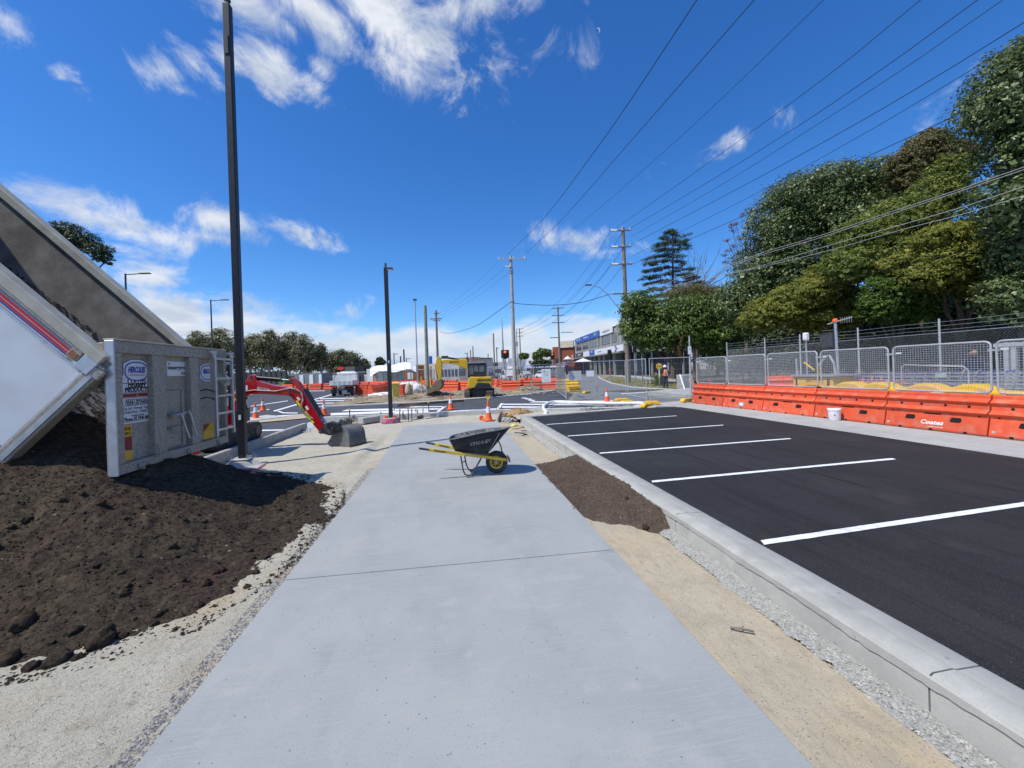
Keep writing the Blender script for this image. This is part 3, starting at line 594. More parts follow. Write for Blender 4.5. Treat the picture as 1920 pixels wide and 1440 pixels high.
MB().cyl((TX+.01, 6.12, .70), (TX+.06, 6.12, .70), .02).tube([(TX+.05, 6.12, .70), (TX+.07, 6.10, .78), (TX+.05, 6.08, .86)], .012).build('hook', alu, tail)
# discharge hatch with its lever
hx = TX-.075
hp = [T(311, 733), T(345, 733), T(345, 838), T(309, 845)]
hy0, hy1 = T(311, 733).y, T(345, 733).y+.04; hz0, hz1 = T(310, 843).z, T(311, 733).z
hatch = MB().box((hx, (hy0+hy1)/2, (hz0+hz1)/2), (.04, hy1-hy0, hz1-hz0)).build('hatch', alu, tail, bevel=.005)
for y in (hy0+.02, hy1-.02): MB().box((hx+.03, y, (hz0+hz1)/2), (.025, .035, hz1-hz0)).build('hatch_rail', alu, hatch)
MB().tube([(TX+.02, hy0+.1, hz1-.35), (TX+.05, hy0+.12, hz1-.36), (TX+.08, hy1-.06, hz1-.33), (TX+.10, hy1+.06, hz0+.12), (TX+.10, hy1-.12, hz0+.10), (TX+.07, hy0+.2, hz1-.36)], .013).build('lever', alu_hi, hatch)
MB().box((TX+.0, (hy0+hy1)/2, hz1-.37), (.06, .24, .05)).build('lever_bracket', alu, hatch); MB().box((TX-.01, (hy0+hy1)/2-.03, hz0+.28), (.05, .2, .035)).build('lever_bracket', alu, hatch)
# ladder on the far end
ly0, ly1 = 7.40, 7.92
lad = MB()
for y in (ly0, ly1): lad.box((TX+.09, y, 1.46), (.04, .045, 1.42))
ladder = lad.build('ladder', alu_hi, tail, bevel=.004)
for z in (.86, 1.14, 1.44, 1.74, 2.08): MB().box((TX+.09, (ly0+ly1)/2, z), (.03, ly1-ly0-.05, .035)).build('rung', alu_hi, ladder)
for y in (ly0, ly1): MB().box((TX+.04, y, 2.19), (.16, .05, .04)).build('ladder_bracket', alu_hi, ladder)
for z in (1.55, 1.42): MB().tube([(TX+.0, 7.15, z), (TX+.04, 7.22, z+.02), (TX+.06, 7.36, z-.01), (TX+.10, 7.44, z-.1)], .012).build('hose', M_['blackpl'], tail)
# signs on the tailgate
SX = TX-.083
def board(name, y0, y1, z0, z1, m, x=SX): return MB().box((x, (y0+y1)/2, (z0+z1)/2), (.004, y1-y0, z1-z0)).build(name, m, tail)
def flat(parent, name, pts, m, x): mb = MB(); mb.prism(pts, x, x+.0012, lambda a, b, t: (t, a, b)); return mb.build(name, m, parent)
def oval(cy, cz, ry, rz, p=2.0, n=40): return [(cy+ry*math.copysign(abs(math.cos(t))**(2/p), math.cos(t)), cz+rz*math.copysign(abs(math.sin(t))**(2/p), math.sin(t))) for t in [2*PI*i/n for i in range(n)]]
def hercules(cy, cz, ry, rz, ymax=None):
    cl = (lambda P: [(min(a, ymax), b) for a, b in P]) if ymax else (lambda P: P)
    s = flat(tail, 'oval_sign', cl([(cy-ry, cz-rz*.62), (cy-ry*.45, cz-rz*.95), (cy, cz-rz), (cy+ry*.45, cz-rz*.95), (cy+ry, cz-rz*.62), (cy+ry, cz+rz*.62), (cy+ry*.45, cz+rz*.95), (cy, cz+rz), (cy-ry*.45, cz+rz*.95), (cy-ry, cz+rz*.62)]), navy, SX)
    flat(s, 'sign_face', cl([(a*.955+cy*.045, b*.95+cz*.05) for a, b in [(cy-ry, cz-rz*.62), (cy-ry*.45, cz-rz*.95), (cy, cz-rz), (cy+ry*.45, cz-rz*.95), (cy+ry, cz-rz*.62), (cy+ry, cz+rz*.62), (cy+ry*.45, cz+rz*.95), (cy, cz+rz), (cy-ry*.45, cz+rz*.95), (cy-ry, cz+rz*.62)]]), signw, SX+.0014)
    flat(s, 'sign_ring', cl(oval(cy, cz, ry*.90, rz*.78, 2.4)), navy, SX+.0028); flat(s, 'sign_centre', cl(oval(cy, cz, ry*.82, rz*.68, 2.4)), signw, SX+.0042)
    if ymax is None:
        text('lettering', 'HERCULES', rz*.62, navy, s, (SX+.0065, cy-.005, cz+rz*.10), (0,1,0), (0,0,1), .0006, bold=.006, shear=.25, fit=ry*1.30)
        text('small_lettering', 'THE FIRST NAME IN ALUMINIUM', rz*.155, dkred, s, (SX+.0065, cy, cz-rz*.30), (0,1,0), (0,0,1), .0004, fit=ry*1.2)
    else: text('lettering', 'HERCU', rz*.62, navy, s, (SX+.0065, cy-ry*.20, cz+rz*.10), (0,1,0), (0,0,1), .0006, bold=.006, shear=.25, fit=ry*.95)
c0 = T(229.5, 682, SX); c1 = T(279, 682, SX); hercules((c0.y+c1.y)/2, 1.865, (c1.y-c0.y)/2, .165)
c0 = T(375, 684, SX); hercules(c0.y+.20, 1.85, .22, .165, ymax=c0.y+.26)
sy0, sy1, sz0, sz1 = T(228, 740, SX).y+.0, T(283.5, 740, SX).y, T(226, 797, SX).z, T(228, 704, SX).z
cs = board('company_sign', sy0, sy1, sz0, sz1, signw, SX); sh = sz1-sz0; sw = sy1-sy0; cy = (sy0+sy1)/2
def tl(s, f, sz, m=prb, dy=0, sx=1.0, **k): return text('lettering', s, sz, m, cs, (SX+.0035, cy+dy, sz1-f*sh), (0,1,0), (0,0,1), .0006, 1, fit=sx*sw, **k)
tl('COOTES', .125, .15, sx=.62, bold=.005); tl('QUARRY', .225, .085, sx=.62, bold=.004); tl('PRODUCTS', .308, .085, sx=.80, bold=.004)
tl('BUDGET WHOLESALE', .535, .066, sx=.78, bold=.001); tl('LANDSCAPE SUPPLIES', .605, .066, sx=.80, bold=.001)
tl('Top Soil • Driveway Toppings', .69, .056, sx=.94, shear=.15); tl('Crushed Rock • Packing Sand', .765, .056, sx=.94, shear=.15)
tl('Prompt Service', .84, .050, sx=.42, shear=.15); tl('Phone 03 5940 8851', .915, .070, sx=.88, bold=.002)
for f, w in ((.165, .18), ): 
    for s_ in (-1, 1): flat(cs, 'rule', [(cy+s_*sw*.42-.06, sz1-f*sh-.004), (cy+s_*sw*.42+.06 if s_ < 0 else sy1-.012, sz1-f*sh-.004), (cy+s_*sw*.42+.06 if s_ < 0 else sy1-.012, sz1-f*sh+.004), (cy+s_*sw*.42-.06, sz1-f*sh+.004)], prb, SX+.0025)
for f0, f1, m in ((.360,.368,prb),(.378,.455,dkred),(.465,.473,prb),(.958,.964,prb)): flat(cs, 'sign_band', [(sy0+.01, sz1-f1*sh), (sy1-.015, sz1-f1*sh), (sy1-.015, sz1-f0*sh), (sy0+.01, sz1-f0*sh)], m, SX+.0025)
text('lettering', '&', .055, amber, cs, (SX+.005, cy, sz1-.416*sh), (0,1,0), (0,0,1), .0006)
wy0, wy1 = T(312.5, 680, SX).y, T(356.5, 680, SX).y; ws = board('web_sign', wy0, wy1, 1.80, 2.015, signw); wc = (wy0+wy1)/2
text('lettering', 'w.', .08, prb, ws, (SX+.0035, wy0+.05, 1.985), (0,1,0), (0,0,1), .0006, .9); text('lettering', 'tesquarryproducts', .085, prb, ws, (SX+.0035, wc, 1.925), (0,1,0), (0,0,1), .0006, bold=.002, fit=(wy1-wy0)*.95); text('lettering', '.com.au', .08, dkred, ws, (SX+.0035, wy1-.13, 1.845), (0,1,0), (0,0,1), .0006, bold=.002, fit=.22)
ry0, ry1 = T(224, 830, SX).y, T(247.5, 830, SX).y; rz0, rz1 = T(222, 868, SX).z, T(224, 800, SX).z
rs = board('rear_marker', ry0, ry1, rz0, rz1, amber)
flat(rs, 'red_field', [(ry0+.004, rz0+.15), (ry0+.02, rz0+.14), (ry1-.004, rz0+.12), (ry1-.004, rz1-.145), (ry0+.004, rz1-.145)], dkred, SX+.0025)
text('lettering', 'T OVERTAKE', .062, prb, rs, (SX+.0035, (ry0+ry1)/2, rz1-.045), (0,1,0), (0,0,1), .0006, fit=(ry1-ry0)*.88); text('lettering', 'NG VEHICLE', .062, prb, rs, (SX+.0035, (ry0+ry1)/2, rz1-.105), (0,1,0), (0,0,1), .0006, fit=(ry1-ry0)*.88)
qy0, qy1 = T(383, 848, SX).y, T(402, 840, SX).y; rs2 = board('rear_marker', qy0, qy1, .72, .98, amber); flat(rs2, 'red_field', [(qy0+.004, .85), (qy1-.1, .976), (qy0+.004, .976)], dkred, SX+.0025)
# the tub, tipped 45 degrees
A0 = Vector((-4.02, 0, 1.95)); c45 = math.cos(math.radians(45)); ua = Vector((-c45, 0, c45)); vb = Vector((-c45, 0, -c45))
def TB(a, b, y): p = A0+ua*a+vb*b; return Vector((p.x, y, p.z))
def tbx(a0, a1, b0, b1, y0, y1, mb=None):
    mb = mb or MB(); vs = [TB(a, b, y) for a in (a0, a1) for b in (b0, b1) for y in (y0, y1)]
    return mb.add(vs, [(0,1,3,2),(4,6,7,5),(0,4,5,1),(2,3,7,6),(0,2,6,4),(1,5,7,3)])
LEN = 7.2; H = 1.52
tub = tbx(.0, LEN, H, H+.06, 5.44, 7.98).build('tub_floor', alu_in, tr)
wn_ = tbx(.02, LEN, .02, H, 5.46, 5.50).build('side_wall', alu_in, tr); tbx(.14, LEN, .30, H-.05, 5.437, 5.458).build('side_panel', twhite, wn_, bevel=.004)
tbx(0, .15, .10, H+.08, 5.415, 5.56).build('corner_post', alu, wn_, bevel=.012, seg=2); tbx(.03, .09, .14, H+.05, 5.402, 5.414).build('post_rib', alu_hi, wn_, bevel=.004)
tbx(.15, .17, .2, H, 5.428, 5.436).build('edge_strip', alu_hi, wn_)
tbx(.10, LEN, -.02, .11, 5.41, 5.56).build('top_rail', cream, wn_, bevel=.012, seg=2); tbx(.3, LEN, .11, .125, 5.405, 5.56).build('rail_lower_strip', alu, wn_)  # thin aluminium strip along the lower edge of the top rail
for b0, b1, m in ((.135,.150,navy),(.160,.175,mat('print_grey', (.3,.3,.36), .5)),(.185,.215,mat('stripe_red', (.50,.03,.035), .4)),(.225,.252,MATS['stripe_red']),(.258,.272,navy)): tbx(.42, LEN, b0, b1, 5.452, 5.4585).build('stripe', m, wn_)
tbx(.02, LEN, .12, .30, 5.4575, 5.4605).build('stripe_backing', signw, wn_)
tbx(.20, LEN, .285, .31, 5.43, 5.457).build('panel_trim', alu_hi, wn_)
lt = tbx(.29, .42, .13, .24, 5.40, 5.455).build('marker_light', alu, wn_, bevel=.008); tbx(.31, .40, .15, .22, 5.393, 5.399).build('lens', mat('amber_lens', (.30,.12,.05), .3), lt)
tbx(.08, .26, .09, .27, 5.38, 5.44).build('lock_box', alu_hi, wn_, bevel=.012, seg=2); tbx(-.04, .07, .12, .25, 5.39, 5.44).build('lock_box', alu, wn_, bevel=.02, seg=2)
OFF = .17
wf = tbx(.02, LEN, .02+OFF, H, 7.90, 7.94).build('side_wall', alu_in, tr)
tbx(-.22, LEN, -.02+OFF, .10+OFF, 7.82, 8.0).build('top_rail', cream, wf, bevel=.012, seg=2); tbx(0, .13, .1+OFF, H+.08, 7.86, 8.0).build('corner_post', alu, wf, bevel=.01)
tbx(.0, LEN, H-.35, H, 7.86, 7.90).build('inner_skirt', alu_in, wf)
tbx(LEN, LEN+.06, .0, H, 5.44, 7.98).build('front_wall', alu_in, tr)
# hinge arms carrying the tailgate
for y in (5.62, 7.75): MB().prism([(TX-.09, 2.235), (TX-.09, 1.99), (-4.50, 1.90), (-4.62, 2.13), (-4.52, 2.19)], y-.06, y+.06, lambda a, b, t: (a, t, b)).build('hinge_arm', cream, tr, bevel=.008)
MB().cyl((-4.48, 5.45, 2.06), (-4.48, 7.95, 2.06), .035).build('hinge_tube', alu, tr)
# stains of soil left on the lining
for (a0, a1, b0, b1) in [(.4, 3.4, .9, H-.02)]:
    pts = []; n = 1500; aa = rng.uniform(.2, 5.2, n); bb = H-.02-.62*rng.random(n)**.7*(1-.08*aa); pts = np.array([TB(a, b, 7.893)[:] for a, b in zip(aa, bb)])
    stones('soil_residue', pts, rng.uniform(.008, .022, n), soil_m, parent=wf)
n = 2500; pts = np.array([TB(a, H-.012, y)[:] for a, y in zip(rng.uniform(0, 4.5, n), rng.uniform(5.55, 7.9, n))]); stones('soil_residue', pts, rng.uniform(.01, .04, n), soil_m, parent=tub)
# chassis behind the heap
ch = MB(); 
for y in (6.2, 7.2): ch.box((-9.6, y, .95), (6.8, .12, .25))
for x in (-7.0, -9.5, -12.2): ch.box((x, 6.7, .95), (.12, 1.1, .2))
chs = ch.build('chassis', M_['dark'], tr)
for x in (-8.1, -9.4, -10.7):
    MB().cyl((x, 5.75, .5), (x, 7.65, .5), .06).build('axle', M_['dark'], tr)
    for y in (5.65, 7.75):
        w = MB().lathe([(.28,-.14),(.46,-.14),(.51,-.09),(.51,.09),(.46,.14),(.28,.14)], (x, y, .5), 28, 'y').build('wheel', M_['blackpl'], tr, smooth=40); MB().lathe([(.1,-.1),(.28,-.12),(.28,.12),(.1,.1)], (x, y, .5), 20, 'y').build('rim', alu_hi, w, smooth=40)
MB().cyl((-11.2, 6.7, 1.0), TB(5.0, H+.06, 6.7), .11).build('tipping_ram', alu_hi, tr)

# ================================================================ POLES
def lamp_pole(name, label, u, v, z, top, w, foot):
    b = G(u, v, z); t = thing(name, label, 'light pole', (b.x, b.y, z), -.0)
    d = (b-CAM).dot(F_); return t, b, d
b = G(456, 861, -.08); t = thing('light_pole', 'very tall square black pole bolted to a pink sprayed concrete footing near the trailer', 'light pole', (b.x, b.y, -.08))
H1 = 10.2
MB().box((0, 0, H1/2+.03), (.15, .15, H1)).build('shaft', M_['black'], t, bevel=.02, seg=2)
MB().cyl((0, 0, H1+.03), (0, 0, H1+.12), .05).cyl((0, 0, H1+.12), (0, 0, H1+.14), .07).build('top_cap', M_['dark'], t)
MB().box((-.02, -.087, 9.3), (.09, .004, .45)).build('cover_plate', mat('faded_black', (.06,.06,.06), .7), t)
MB().box((0, -.087, .95), (.05, .004, .11)).build('label_plate', signw, t)
MB().box((0, 0, .02), (.40, .40, .03)).build('base_plate', M_['galv_l'], t, bevel=.006)
for sx in (-1, 1):
    for sy in (-1, 1): MB().cyl((sx*.15, sy*.15, .03), (sx*.15, sy*.15, .12), .014).cyl((sx*.15, sy*.15, .035), (sx*.15, sy*.15, .065), .026, n=6).build('bolt', M_['galv'], t)
ft = thing('pole_footing', 'square concrete footing with pink spray paint under the very tall black pole', 'footing', (b.x+.03, b.y-.05, -.34))
MB().lathe([(.30,0),(.42,.02),(.40,.14),(.27,.245),(0,.245)], (0,0,0), 4).build('collar', M_['concrete_w'], ft)
MB().box((.08, -.10, .06), (.72, .66, .16), ((0,0,1), .1)).build('pad', M_['concrete'], ft, bevel=.02); MB().box((.28, -.22, .055), (.40, .46, .15), ((0,0,1), .1)).build('painted_corner', M_['pink'], ft, bevel=.012)
b = G(733, 783, -.02); t = thing('light_pole', 'shorter black lamp post with small flood light standing in a round pink footing', 'light pole', (b.x, b.y, -.02))
H2 = 6.05
MB().box((0, 0, H2/2), (.15, .15, H2)).build('shaft', M_['black'], t, bevel=.015); MB().box((0, -.077, 2.25), (.05, .004, .1)).build('label_plate', signw, t)
MB().box((0, 0, H2+.08), (.07, .07, .2)).box((.06, 0, H2-.02), (.22, .05, .05)).build('bracket', M_['dark'], t); l = MB().box((.15, -.05, H2-.06), (.26, .2, .07)).build('flood_light', M_['dark'], t, bevel=.01); MB().box((.15, -.05, H2-.10), (.2, .15, .012)).build('lens', M_['white'], l)
for sx in (-1, 1): MB().box((sx*.16, -.1, .04), (.12, .12, .12)).build('bolt_cover', M_['orange'], t, bevel=.01)
ft = thing('pole_footing', 'round concrete drum footing sprayed pink around the shorter black lamp post', 'footing', (b.x, b.y, -.27)); MB().lathe([(.36,0),(.37,.04),(.35,.18),(.33,.24),(0,.245)], (0,0,0), 26).build('drum', M_['pink'], ft, smooth=30); MB().lathe([(.325,.238),(.30,.252),(0,.254)], (0,0,0), 26).build('top_face', M_['concrete'], ft)

# ================================================================ WHEELBARROW
WB = thing('wheelbarrow', 'black tray wheelbarrow with yellow handles and one pneumatic wheel on the footpath', 'wheelbarrow')
wby = mat('barrow_yellow', (.72,.50,.05), .45, (.60,.42,.05), 5, c3=(.45,.33,.10), s3=9)
trayM = mat('scuffed_black_steel', (.016,.018,.022), .62, (.030,.031,.034), 5, bump=.2, bscale=60, c3=(.05,.05,.05), s3=11, spec=.25)
cem = mat('dried_cement', (.20,.20,.20), .9, (.06,.062,.068), 16, bump=.6, bscale=60, contrast=(.42,.58))
pz_ = -.2
rim = [AT(846.5,824,7.02), AT(900,812.5,6.98), AT(938,806,7.05), AT(956.5,801,7.32), AT(944,801.5,7.62), AT(905,804.5,7.75), AT(856,814.5,7.72), AT(844.5,819.5,7.42)]
bot = [AT(857,847,7.15), AT(890,848,7.13), AT(911,849.5,7.15), AT(916,849,7.3), AT(911,846,7.5), AT(890,844.5,7.52), AT(860,843.5,7.52), AT(855,845,7.35)]
def smoothloop(L, k=4):
    out = []; n = len(L)
    for i in range(n):
        p0, p1, p2, p3 = L[i-1], L[i], L[(i+1) % n], L[(i+2) % n]
        for j in range(k):
            s = j/k; out.append(p1 + (p2-p0)*(.5*s) + (p0*2-p1*5+p2*4-p3)*(.5*s*s) + (p1*3-p0-p2*3+p3)*(.5*s*s*s))
    return out
rimS, botS = smoothloop(rim), smoothloop(bot); n = len(rimS)
def loft(L0, L1, inner, k=5):
    mb = MB(); c = sum(L1, Vector())/len(L1)
    for j in range(k+1):
        s = j/k; 
        for a, b_ in zip(L0, L1):
            p = a.lerp(b_, s**.9); 
            if inner: p = p.lerp(Vector((c.x, c.y, p.z)), .035) + Vector((0, 0, .006 if j == k else 0))
            mb.v.append(tuple(p))
    for j in range(k):
        for i in range(n): mb.f.append((j*n+i, j*n+(i+1) % n, (j+1)*n+(i+1) % n, (j+1)*n+i))
    mb.f.append(tuple(k*n+i for i in range(n))); return mb
tray = loft(rimS, botS, False).build('tray', trayM, WB, smooth=60); tray.modifiers.new('solid', 'SOLIDIFY').thickness = -.004
li = loft(rimS, botS, True).build('cement_crust', cem, tray, smooth=60)
MB().tube(rimS+[rimS[0]], .011, 8, False).build('rolled_rim', mat('rim_grey', (.16,.17,.18), .5, (.08,.085,.09), 20), tray, smooth=60)
px_ = rim[0].lerp(rim[1], 1); xd = (rim[2]-rim[0]).normalized(); qn = (bot[1]-rim[1]); yd = -(qn - xd*qn.dot(xd)).normalized()
cL = rim[1].lerp(bot[1], .5) + xd*.06 - F_*.045; text('lettering', 'STANLEY', .085, mat('worn_white_print', (.42,.42,.42), .7, (.12,.12,.12), 40, contrast=(.45,.55)), tray, cL, xd, yd, .001, 1.05, bold=.002)
for (pa, pb, dn) in [((785.5,840.8,6.93),(950,862,7.28),0), ((799,829.8,7.62),(945,858,7.50),1)]:
    a, b_ = AT(*pa), AT(*pb); dd = (b_-a); L = dd.length; g = a+dd*(.17/L)
    h = MB().bar(g, b_, .038, .055).build('handle', wby, WB, bevel=.006, seg=2); MB().tube([a, a.lerp(g, .25), a.lerp(g, .9), g+dd*.01], [.017, .019, .019, .022], 10).build('grip', M_['blackpl'], h, smooth=40)
    x_ = dd.normalized(); y_ = Vector((0,0,1)) - x_*x_.z; text('lettering', 'STANLEY', .044, prb, h, g+dd*(.20/L)-F_*.0215 + Vector((0,0,.0)), x_, y_.normalized(), .001, 1.15, bold=.001)
wc = AT(931.3, 866, 7.38); wc.z = pz_+.208; ax = (F_*.97+R_*.12).normalized(); rv = ax.cross(Vector((0,0,1))).normalized()
def wl_(prof, n=36):
    mb = MB(); m = len(prof)
    for r, h in prof:
        for i in range(n): t_ = 2*PI*i/n; mb.v.append(tuple(wc+ax*h+rv*(r*math.cos(t_))+Vector((0,0,1))*(r*math.sin(t_))))
    for k in range(m):
        k2 = (k+1) % m
        for i in range(n): j = (i+1) % n; mb.f.append((k*n+i, k*n+j, k2*n+j, k2*n+i))
    return mb
wheel = wl_([(.118,-.04),(.15,-.052),(.185,-.048),(.205,-.025),(.208,0),(.205,.025),(.185,.048),(.15,.052),(.118,.04)]).build('wheel', mat('dusty_tyre', (.028,.028,.030), .75, (.06,.058,.055), 9, c3=(.10,.095,.085), s3=6), WB, smooth=50)
wl_([(.094,-.036),(.122,-.044),(.122,.044),(.094,.036)]).build('rim', wby, wheel, smooth=40)
for i in range(10):
    t_ = 2*PI*i/10; p = wc+rv*(.098*math.cos(t_))+Vector((0,0,.098*math.sin(t_))); MB().bar(wc+(p-wc)*.2, p, .012, .045, up=ax).build('spoke', wby, wheel)
MB().cyl(wc-ax*.006, wc+ax*.006, .10, n=28).build('rim_backing_disc', mat('dark_rim_backing', (.11,.075,.04), .8, (.05,.04,.03), 20), wheel)  # dark brown disc added to stop light showing through the spokes
MB().cyl(wc-ax*.05, wc+ax*.05, .026).build('hub', M_['galv'], wheel); MB().cyl(wc-ax*.19, wc+ax*.19, .009).build('axle', M_['galv'], WB)
for pts in ([(864,855,7.08),(866,868,7.08),(868.5,882,7.10),(872,889.5,7.10),(878,891.8,7.10),(884,889.5,7.11),(888,884,7.12),(901.5,861,7.16)], [(871,852,7.56),(873,866,7.56),(876,875.5,7.55),(880,881.5,7.54),(886,882.5,7.54),(891,879,7.53),(903,857,7.5)]):
    P = [AT(*p) for p in pts]; 
    for p in P: p.z = max(p.z, pz_+.014)
    MB().tube(P, .0135, 10).build('leg', M_['dark'], WB, smooth=50)
MB().tube([AT(866,867,7.08), AT(874,864,7.56)], .010).build('leg_brace', M_['dark'], WB)
for dn in (0, 1):
    a = AT(933,824,7.12+.4*dn); b_ = AT(941,846,7.2+.3*dn); MB().tube([a, a.lerp(b_, .5)+R_*.015, b_, AT(950,860,7.28+.22*dn)], .012, 8).build('front_stay', M_['black'], WB, smooth=50); MB().tube([AT(937,811,7.05+.6*dn), AT(916,848,7.15+.36*dn)], .005).build('tray_stay', M_['galv'], WB)
MB().bar(AT(951,854,7.2), AT(956,866,7.2), .05, .03).bar(AT(953,858,7.26), AT(955,860,7.55), .03, .04).build('nose_guard', M_['steel'], WB); MB().bar(AT(856,847.5,7.12), AT(914,852,7.15), .035, .03).bar(AT(858,845,7.5), AT(912,848.5,7.48), .035, .03).build('tray_bearer', M_['dark'], WB)

# ================================================================ CONES
def make_cone(label, loc, h=.70, group='orange traffic cones'):
    t = thing('traffic_cone', label, 'traffic cone', loc, .3, group)
    MB().box((0, 0, .022), (.36, .36, .04)).build('base', M_['cone_base'], t, bevel=.012, seg=2)
    R = lambda z: .135-(.135-.026)*(z-.04)/(h-.04)
    MB().lathe([(.155,.04),(.140,.06),(R(.06),.07),(R(h*.42),h*.42)], n=20).build('lower_body', M_['cone'], t, smooth=40)
    MB().lathe([(R(h*.42),h*.42),(R(h*.72),h*.72)], n=20).build('reflective_band', M_['band'], t, smooth=40)
    MB().lathe([(R(h*.72),h*.72),(R(h-.01),h-.01),(.015,h)], n=20).build('upper_body', M_['cone'], t, smooth=40)
    return t
M_['cone'] = mat('cone_orange', (.85,.13,.025), .5, (.78,.10,.02), 6); M_['band'] = mat('cone_band_white', (.78,.78,.80), .35, (.66,.66,.68), 12); M_['cone_base'] = mat('cone_base_rubber', (.05,.05,.05), .8, (.3,.08,.03), 9)
p = G(916, 789, -.2); c1_ = make_cone('orange cone with yellow tape bundle on its tip at the far footpath end', p, .76)
c1_.children[0].data.materials[0] = M_['cone']
mb = MB(); 
for k in range(7): a = random.uniform(0, 6.3); mb.tube([(0, 0, .72), (.03*math.cos(a), .03*math.sin(a), .84), (.09*math.cos(a+1), .06*math.sin(a), .90+.02*k)], .009, 5)
mb.tube([(0, 0, .7), (.01, 0, .95)], .016, 6).build('tape_bundle', M_['yellow'], c1_)
for (u, v, lab) in [(845,768,'orange and white cone standing on the cross road in front of the yellow digger'), (1138,754.5,'orange and white cone beside the temporary fence and white pipe right of centre'), (608,778.5,'orange and white cone just behind the red arm of the mini excavator'), (479.5,785.5,'nearer of the two orange cones left of the red excavator arm'), (493,770,'farther of the two orange cones left of the red excavator arm')]:
    dup(c1_, G(u, v, -.01), random.uniform(0, 1), lab)
for o in list(COL.objects):
    if o.parent and o.parent.name.startswith('traffic_cone') and o.parent.name != c1_.name:
        if o.name.startswith('tape_bundle'): bpy.data.objects.remove(o)
        else: o.parent.scale = (.93, .93, .93)
# coiled tape lying by the cone
t = thing('barrier_lamp', 'small orange and yellow warning lamp lying against the cone on the footpath', 'lamp', G(903, 788, -.2))
MB().cyl((0,-.03,.09), (0,.03,.09), .09, n=18).build('lens', M_['cone'], t, smooth=40); MB().box((.07,0,.05), (.1,.08,.08)).build('battery_case', M_['yellow'], t, bevel=.01)

# ================================================================ WATER FILLED BARRIERS
BP = [(.27,0),(.272,.04),(.20,.36),(.20,.40),(.252,.455),(.252,.475),(.165,.535),(.158,.635),(.162,.645),(.208,.69),(.206,.708),(.118,.765),(.112,.83),(.10,.85)]
BL = 1.94
def barrier_proto(m, label, detail=True, L=BL):
    t = thing('water_barrier', label, 'road barrier')
    poly = BP + [(-x, z) for x, z in reversed(BP)]
    b_ = MB().prism(poly, -L/2+.035, L/2-.035, lambda a, b, tt: (a, tt, b)).build('shell', m, t, bevel=.008, seg=1)
    if detail:
        for s in (-1, 1):
            for y in (-.62,-.22,.22,.62): MB().cyl((s*.145, y, .585), (s*.1635, y, .585), .028, n=14).build('round_hole', M_['hole'], t)  # proud dark plates stand in for the shade inside holes and slots
            for y in (-.80,.80): MB().bar((s*.19, y, .385), (s*.203, y, .38), .045, .045).build('square_hole', M_['hole'], t, bevel=.01)
            for y in (-.42,.42):
                o = MB(); sl = (.272-.20)/.32; x0 = .272-(.29-.04)*sl+.001
                o.prism([(y-.10,.235),(y-.075,.325),(y+.075,.325),(y+.10,.30),(y+.10,.245),(y+.07,.22),(y-.07,.22)], -.004, .004, lambda a, b, tt: (s*(.2725-(b-.04)*sl+tt-.001), a, b)).build('lift_slot', M_['hole'], t)
            o = MB(); o.prism([(-.16,.365),(.16,.365),(.17,.395),(-.14,.395)], -.002, .003, lambda a, b, tt: (s*(.2005+tt), a, b)).build('drain_slit', M_['hole'], t)
            for y in (-.6, 0, .6): MB().box((s*.262, y, .022), (.03, .06, .045)).build('foot_notch', M_['hole'], t)
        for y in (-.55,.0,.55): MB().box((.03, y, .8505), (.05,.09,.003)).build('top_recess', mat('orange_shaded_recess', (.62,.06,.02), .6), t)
    return t
bd = Vector((.05, -1, 0)).normalized(); rot0 = math.atan2(-bd.x, bd.y); P0 = Vector((10.48+.272, 16.1, -.01))
brot = math.atan2(bd.y, bd.x)-PI/2
bn = barrier_proto(M_['orange'], 'x')
labs = ['farthest orange barrier of the row on the right, at the corner beside the signboard pole','second orange barrier from the far end of the right row, with a grey patched label','third orange barrier from the far end of the right row, just before the white bucket','orange barrier with the white bucket standing in front of it','orange barrier in the right row marked with white stencilled lettering','near orange barrier cut by the right edge of the picture','orange barrier nearest the viewer, beyond the right edge of the picture']
near = []
for k in range(7):
    c = P0+bd*(1.90*(k+.5)); z = -.01
    o = bn if k == 0 else dup(bn, c, brot, labs[k]); o.location = c; o.rotation_euler = (0, 0, brot+random.uniform(-.008, .008)); tag(o, labs[k], None, 'orange water filled barriers along the right side'); near.append(o)
rdir = Vector((-math.cos(brot), -math.sin(brot), 0))   # towards the car park
k = near[4]; sl = .2
cm = mat('stencil_white', (.78,.76,.72), .7, (.6,.4,.3), 30, contrast=(.55,.7))
text('lettering', 'Coates', .135, cm, k, (.2725-(.175-.04)*.225+.004, 0, .175), (0,1,0), (-.225,0,1), .003, 1.1, bold=.004, shear=.2); text('small_lettering', 'coates.com.au', .05, cm, k, (.2725-(.085-.04)*.225+.004, .08, .085), (0,1,0), (-.225,0,1), .003, 1.0)
MB().box((0.02, .0, .853), (.10, .22, .004)).build('top_sticker', signw, k)
k = near[1]; MB().prism([(-.16,.09),(.13,.09),(.15,.25),(-.12,.25)], 0, .004, lambda a, b, t: ((.2725-(b-.04)*.225+t), a, b)).build('grey_patch', mat('grey_tape', (.30,.30,.30), .7), k); MB().prism([(-.08,.12),(.08,.12),(.08,.21),(-.08,.21)], .005, .007, lambda a, b, t: ((.2725-(b-.04)*.225+t), a, b)).build('label_plate', signw, k)
for k in near:
    for y in (-.86,): MB().cyl((.250,y,.10), (.268,y,.10), .028, n=12).build('drain_plug', M_['concrete_w'], k)
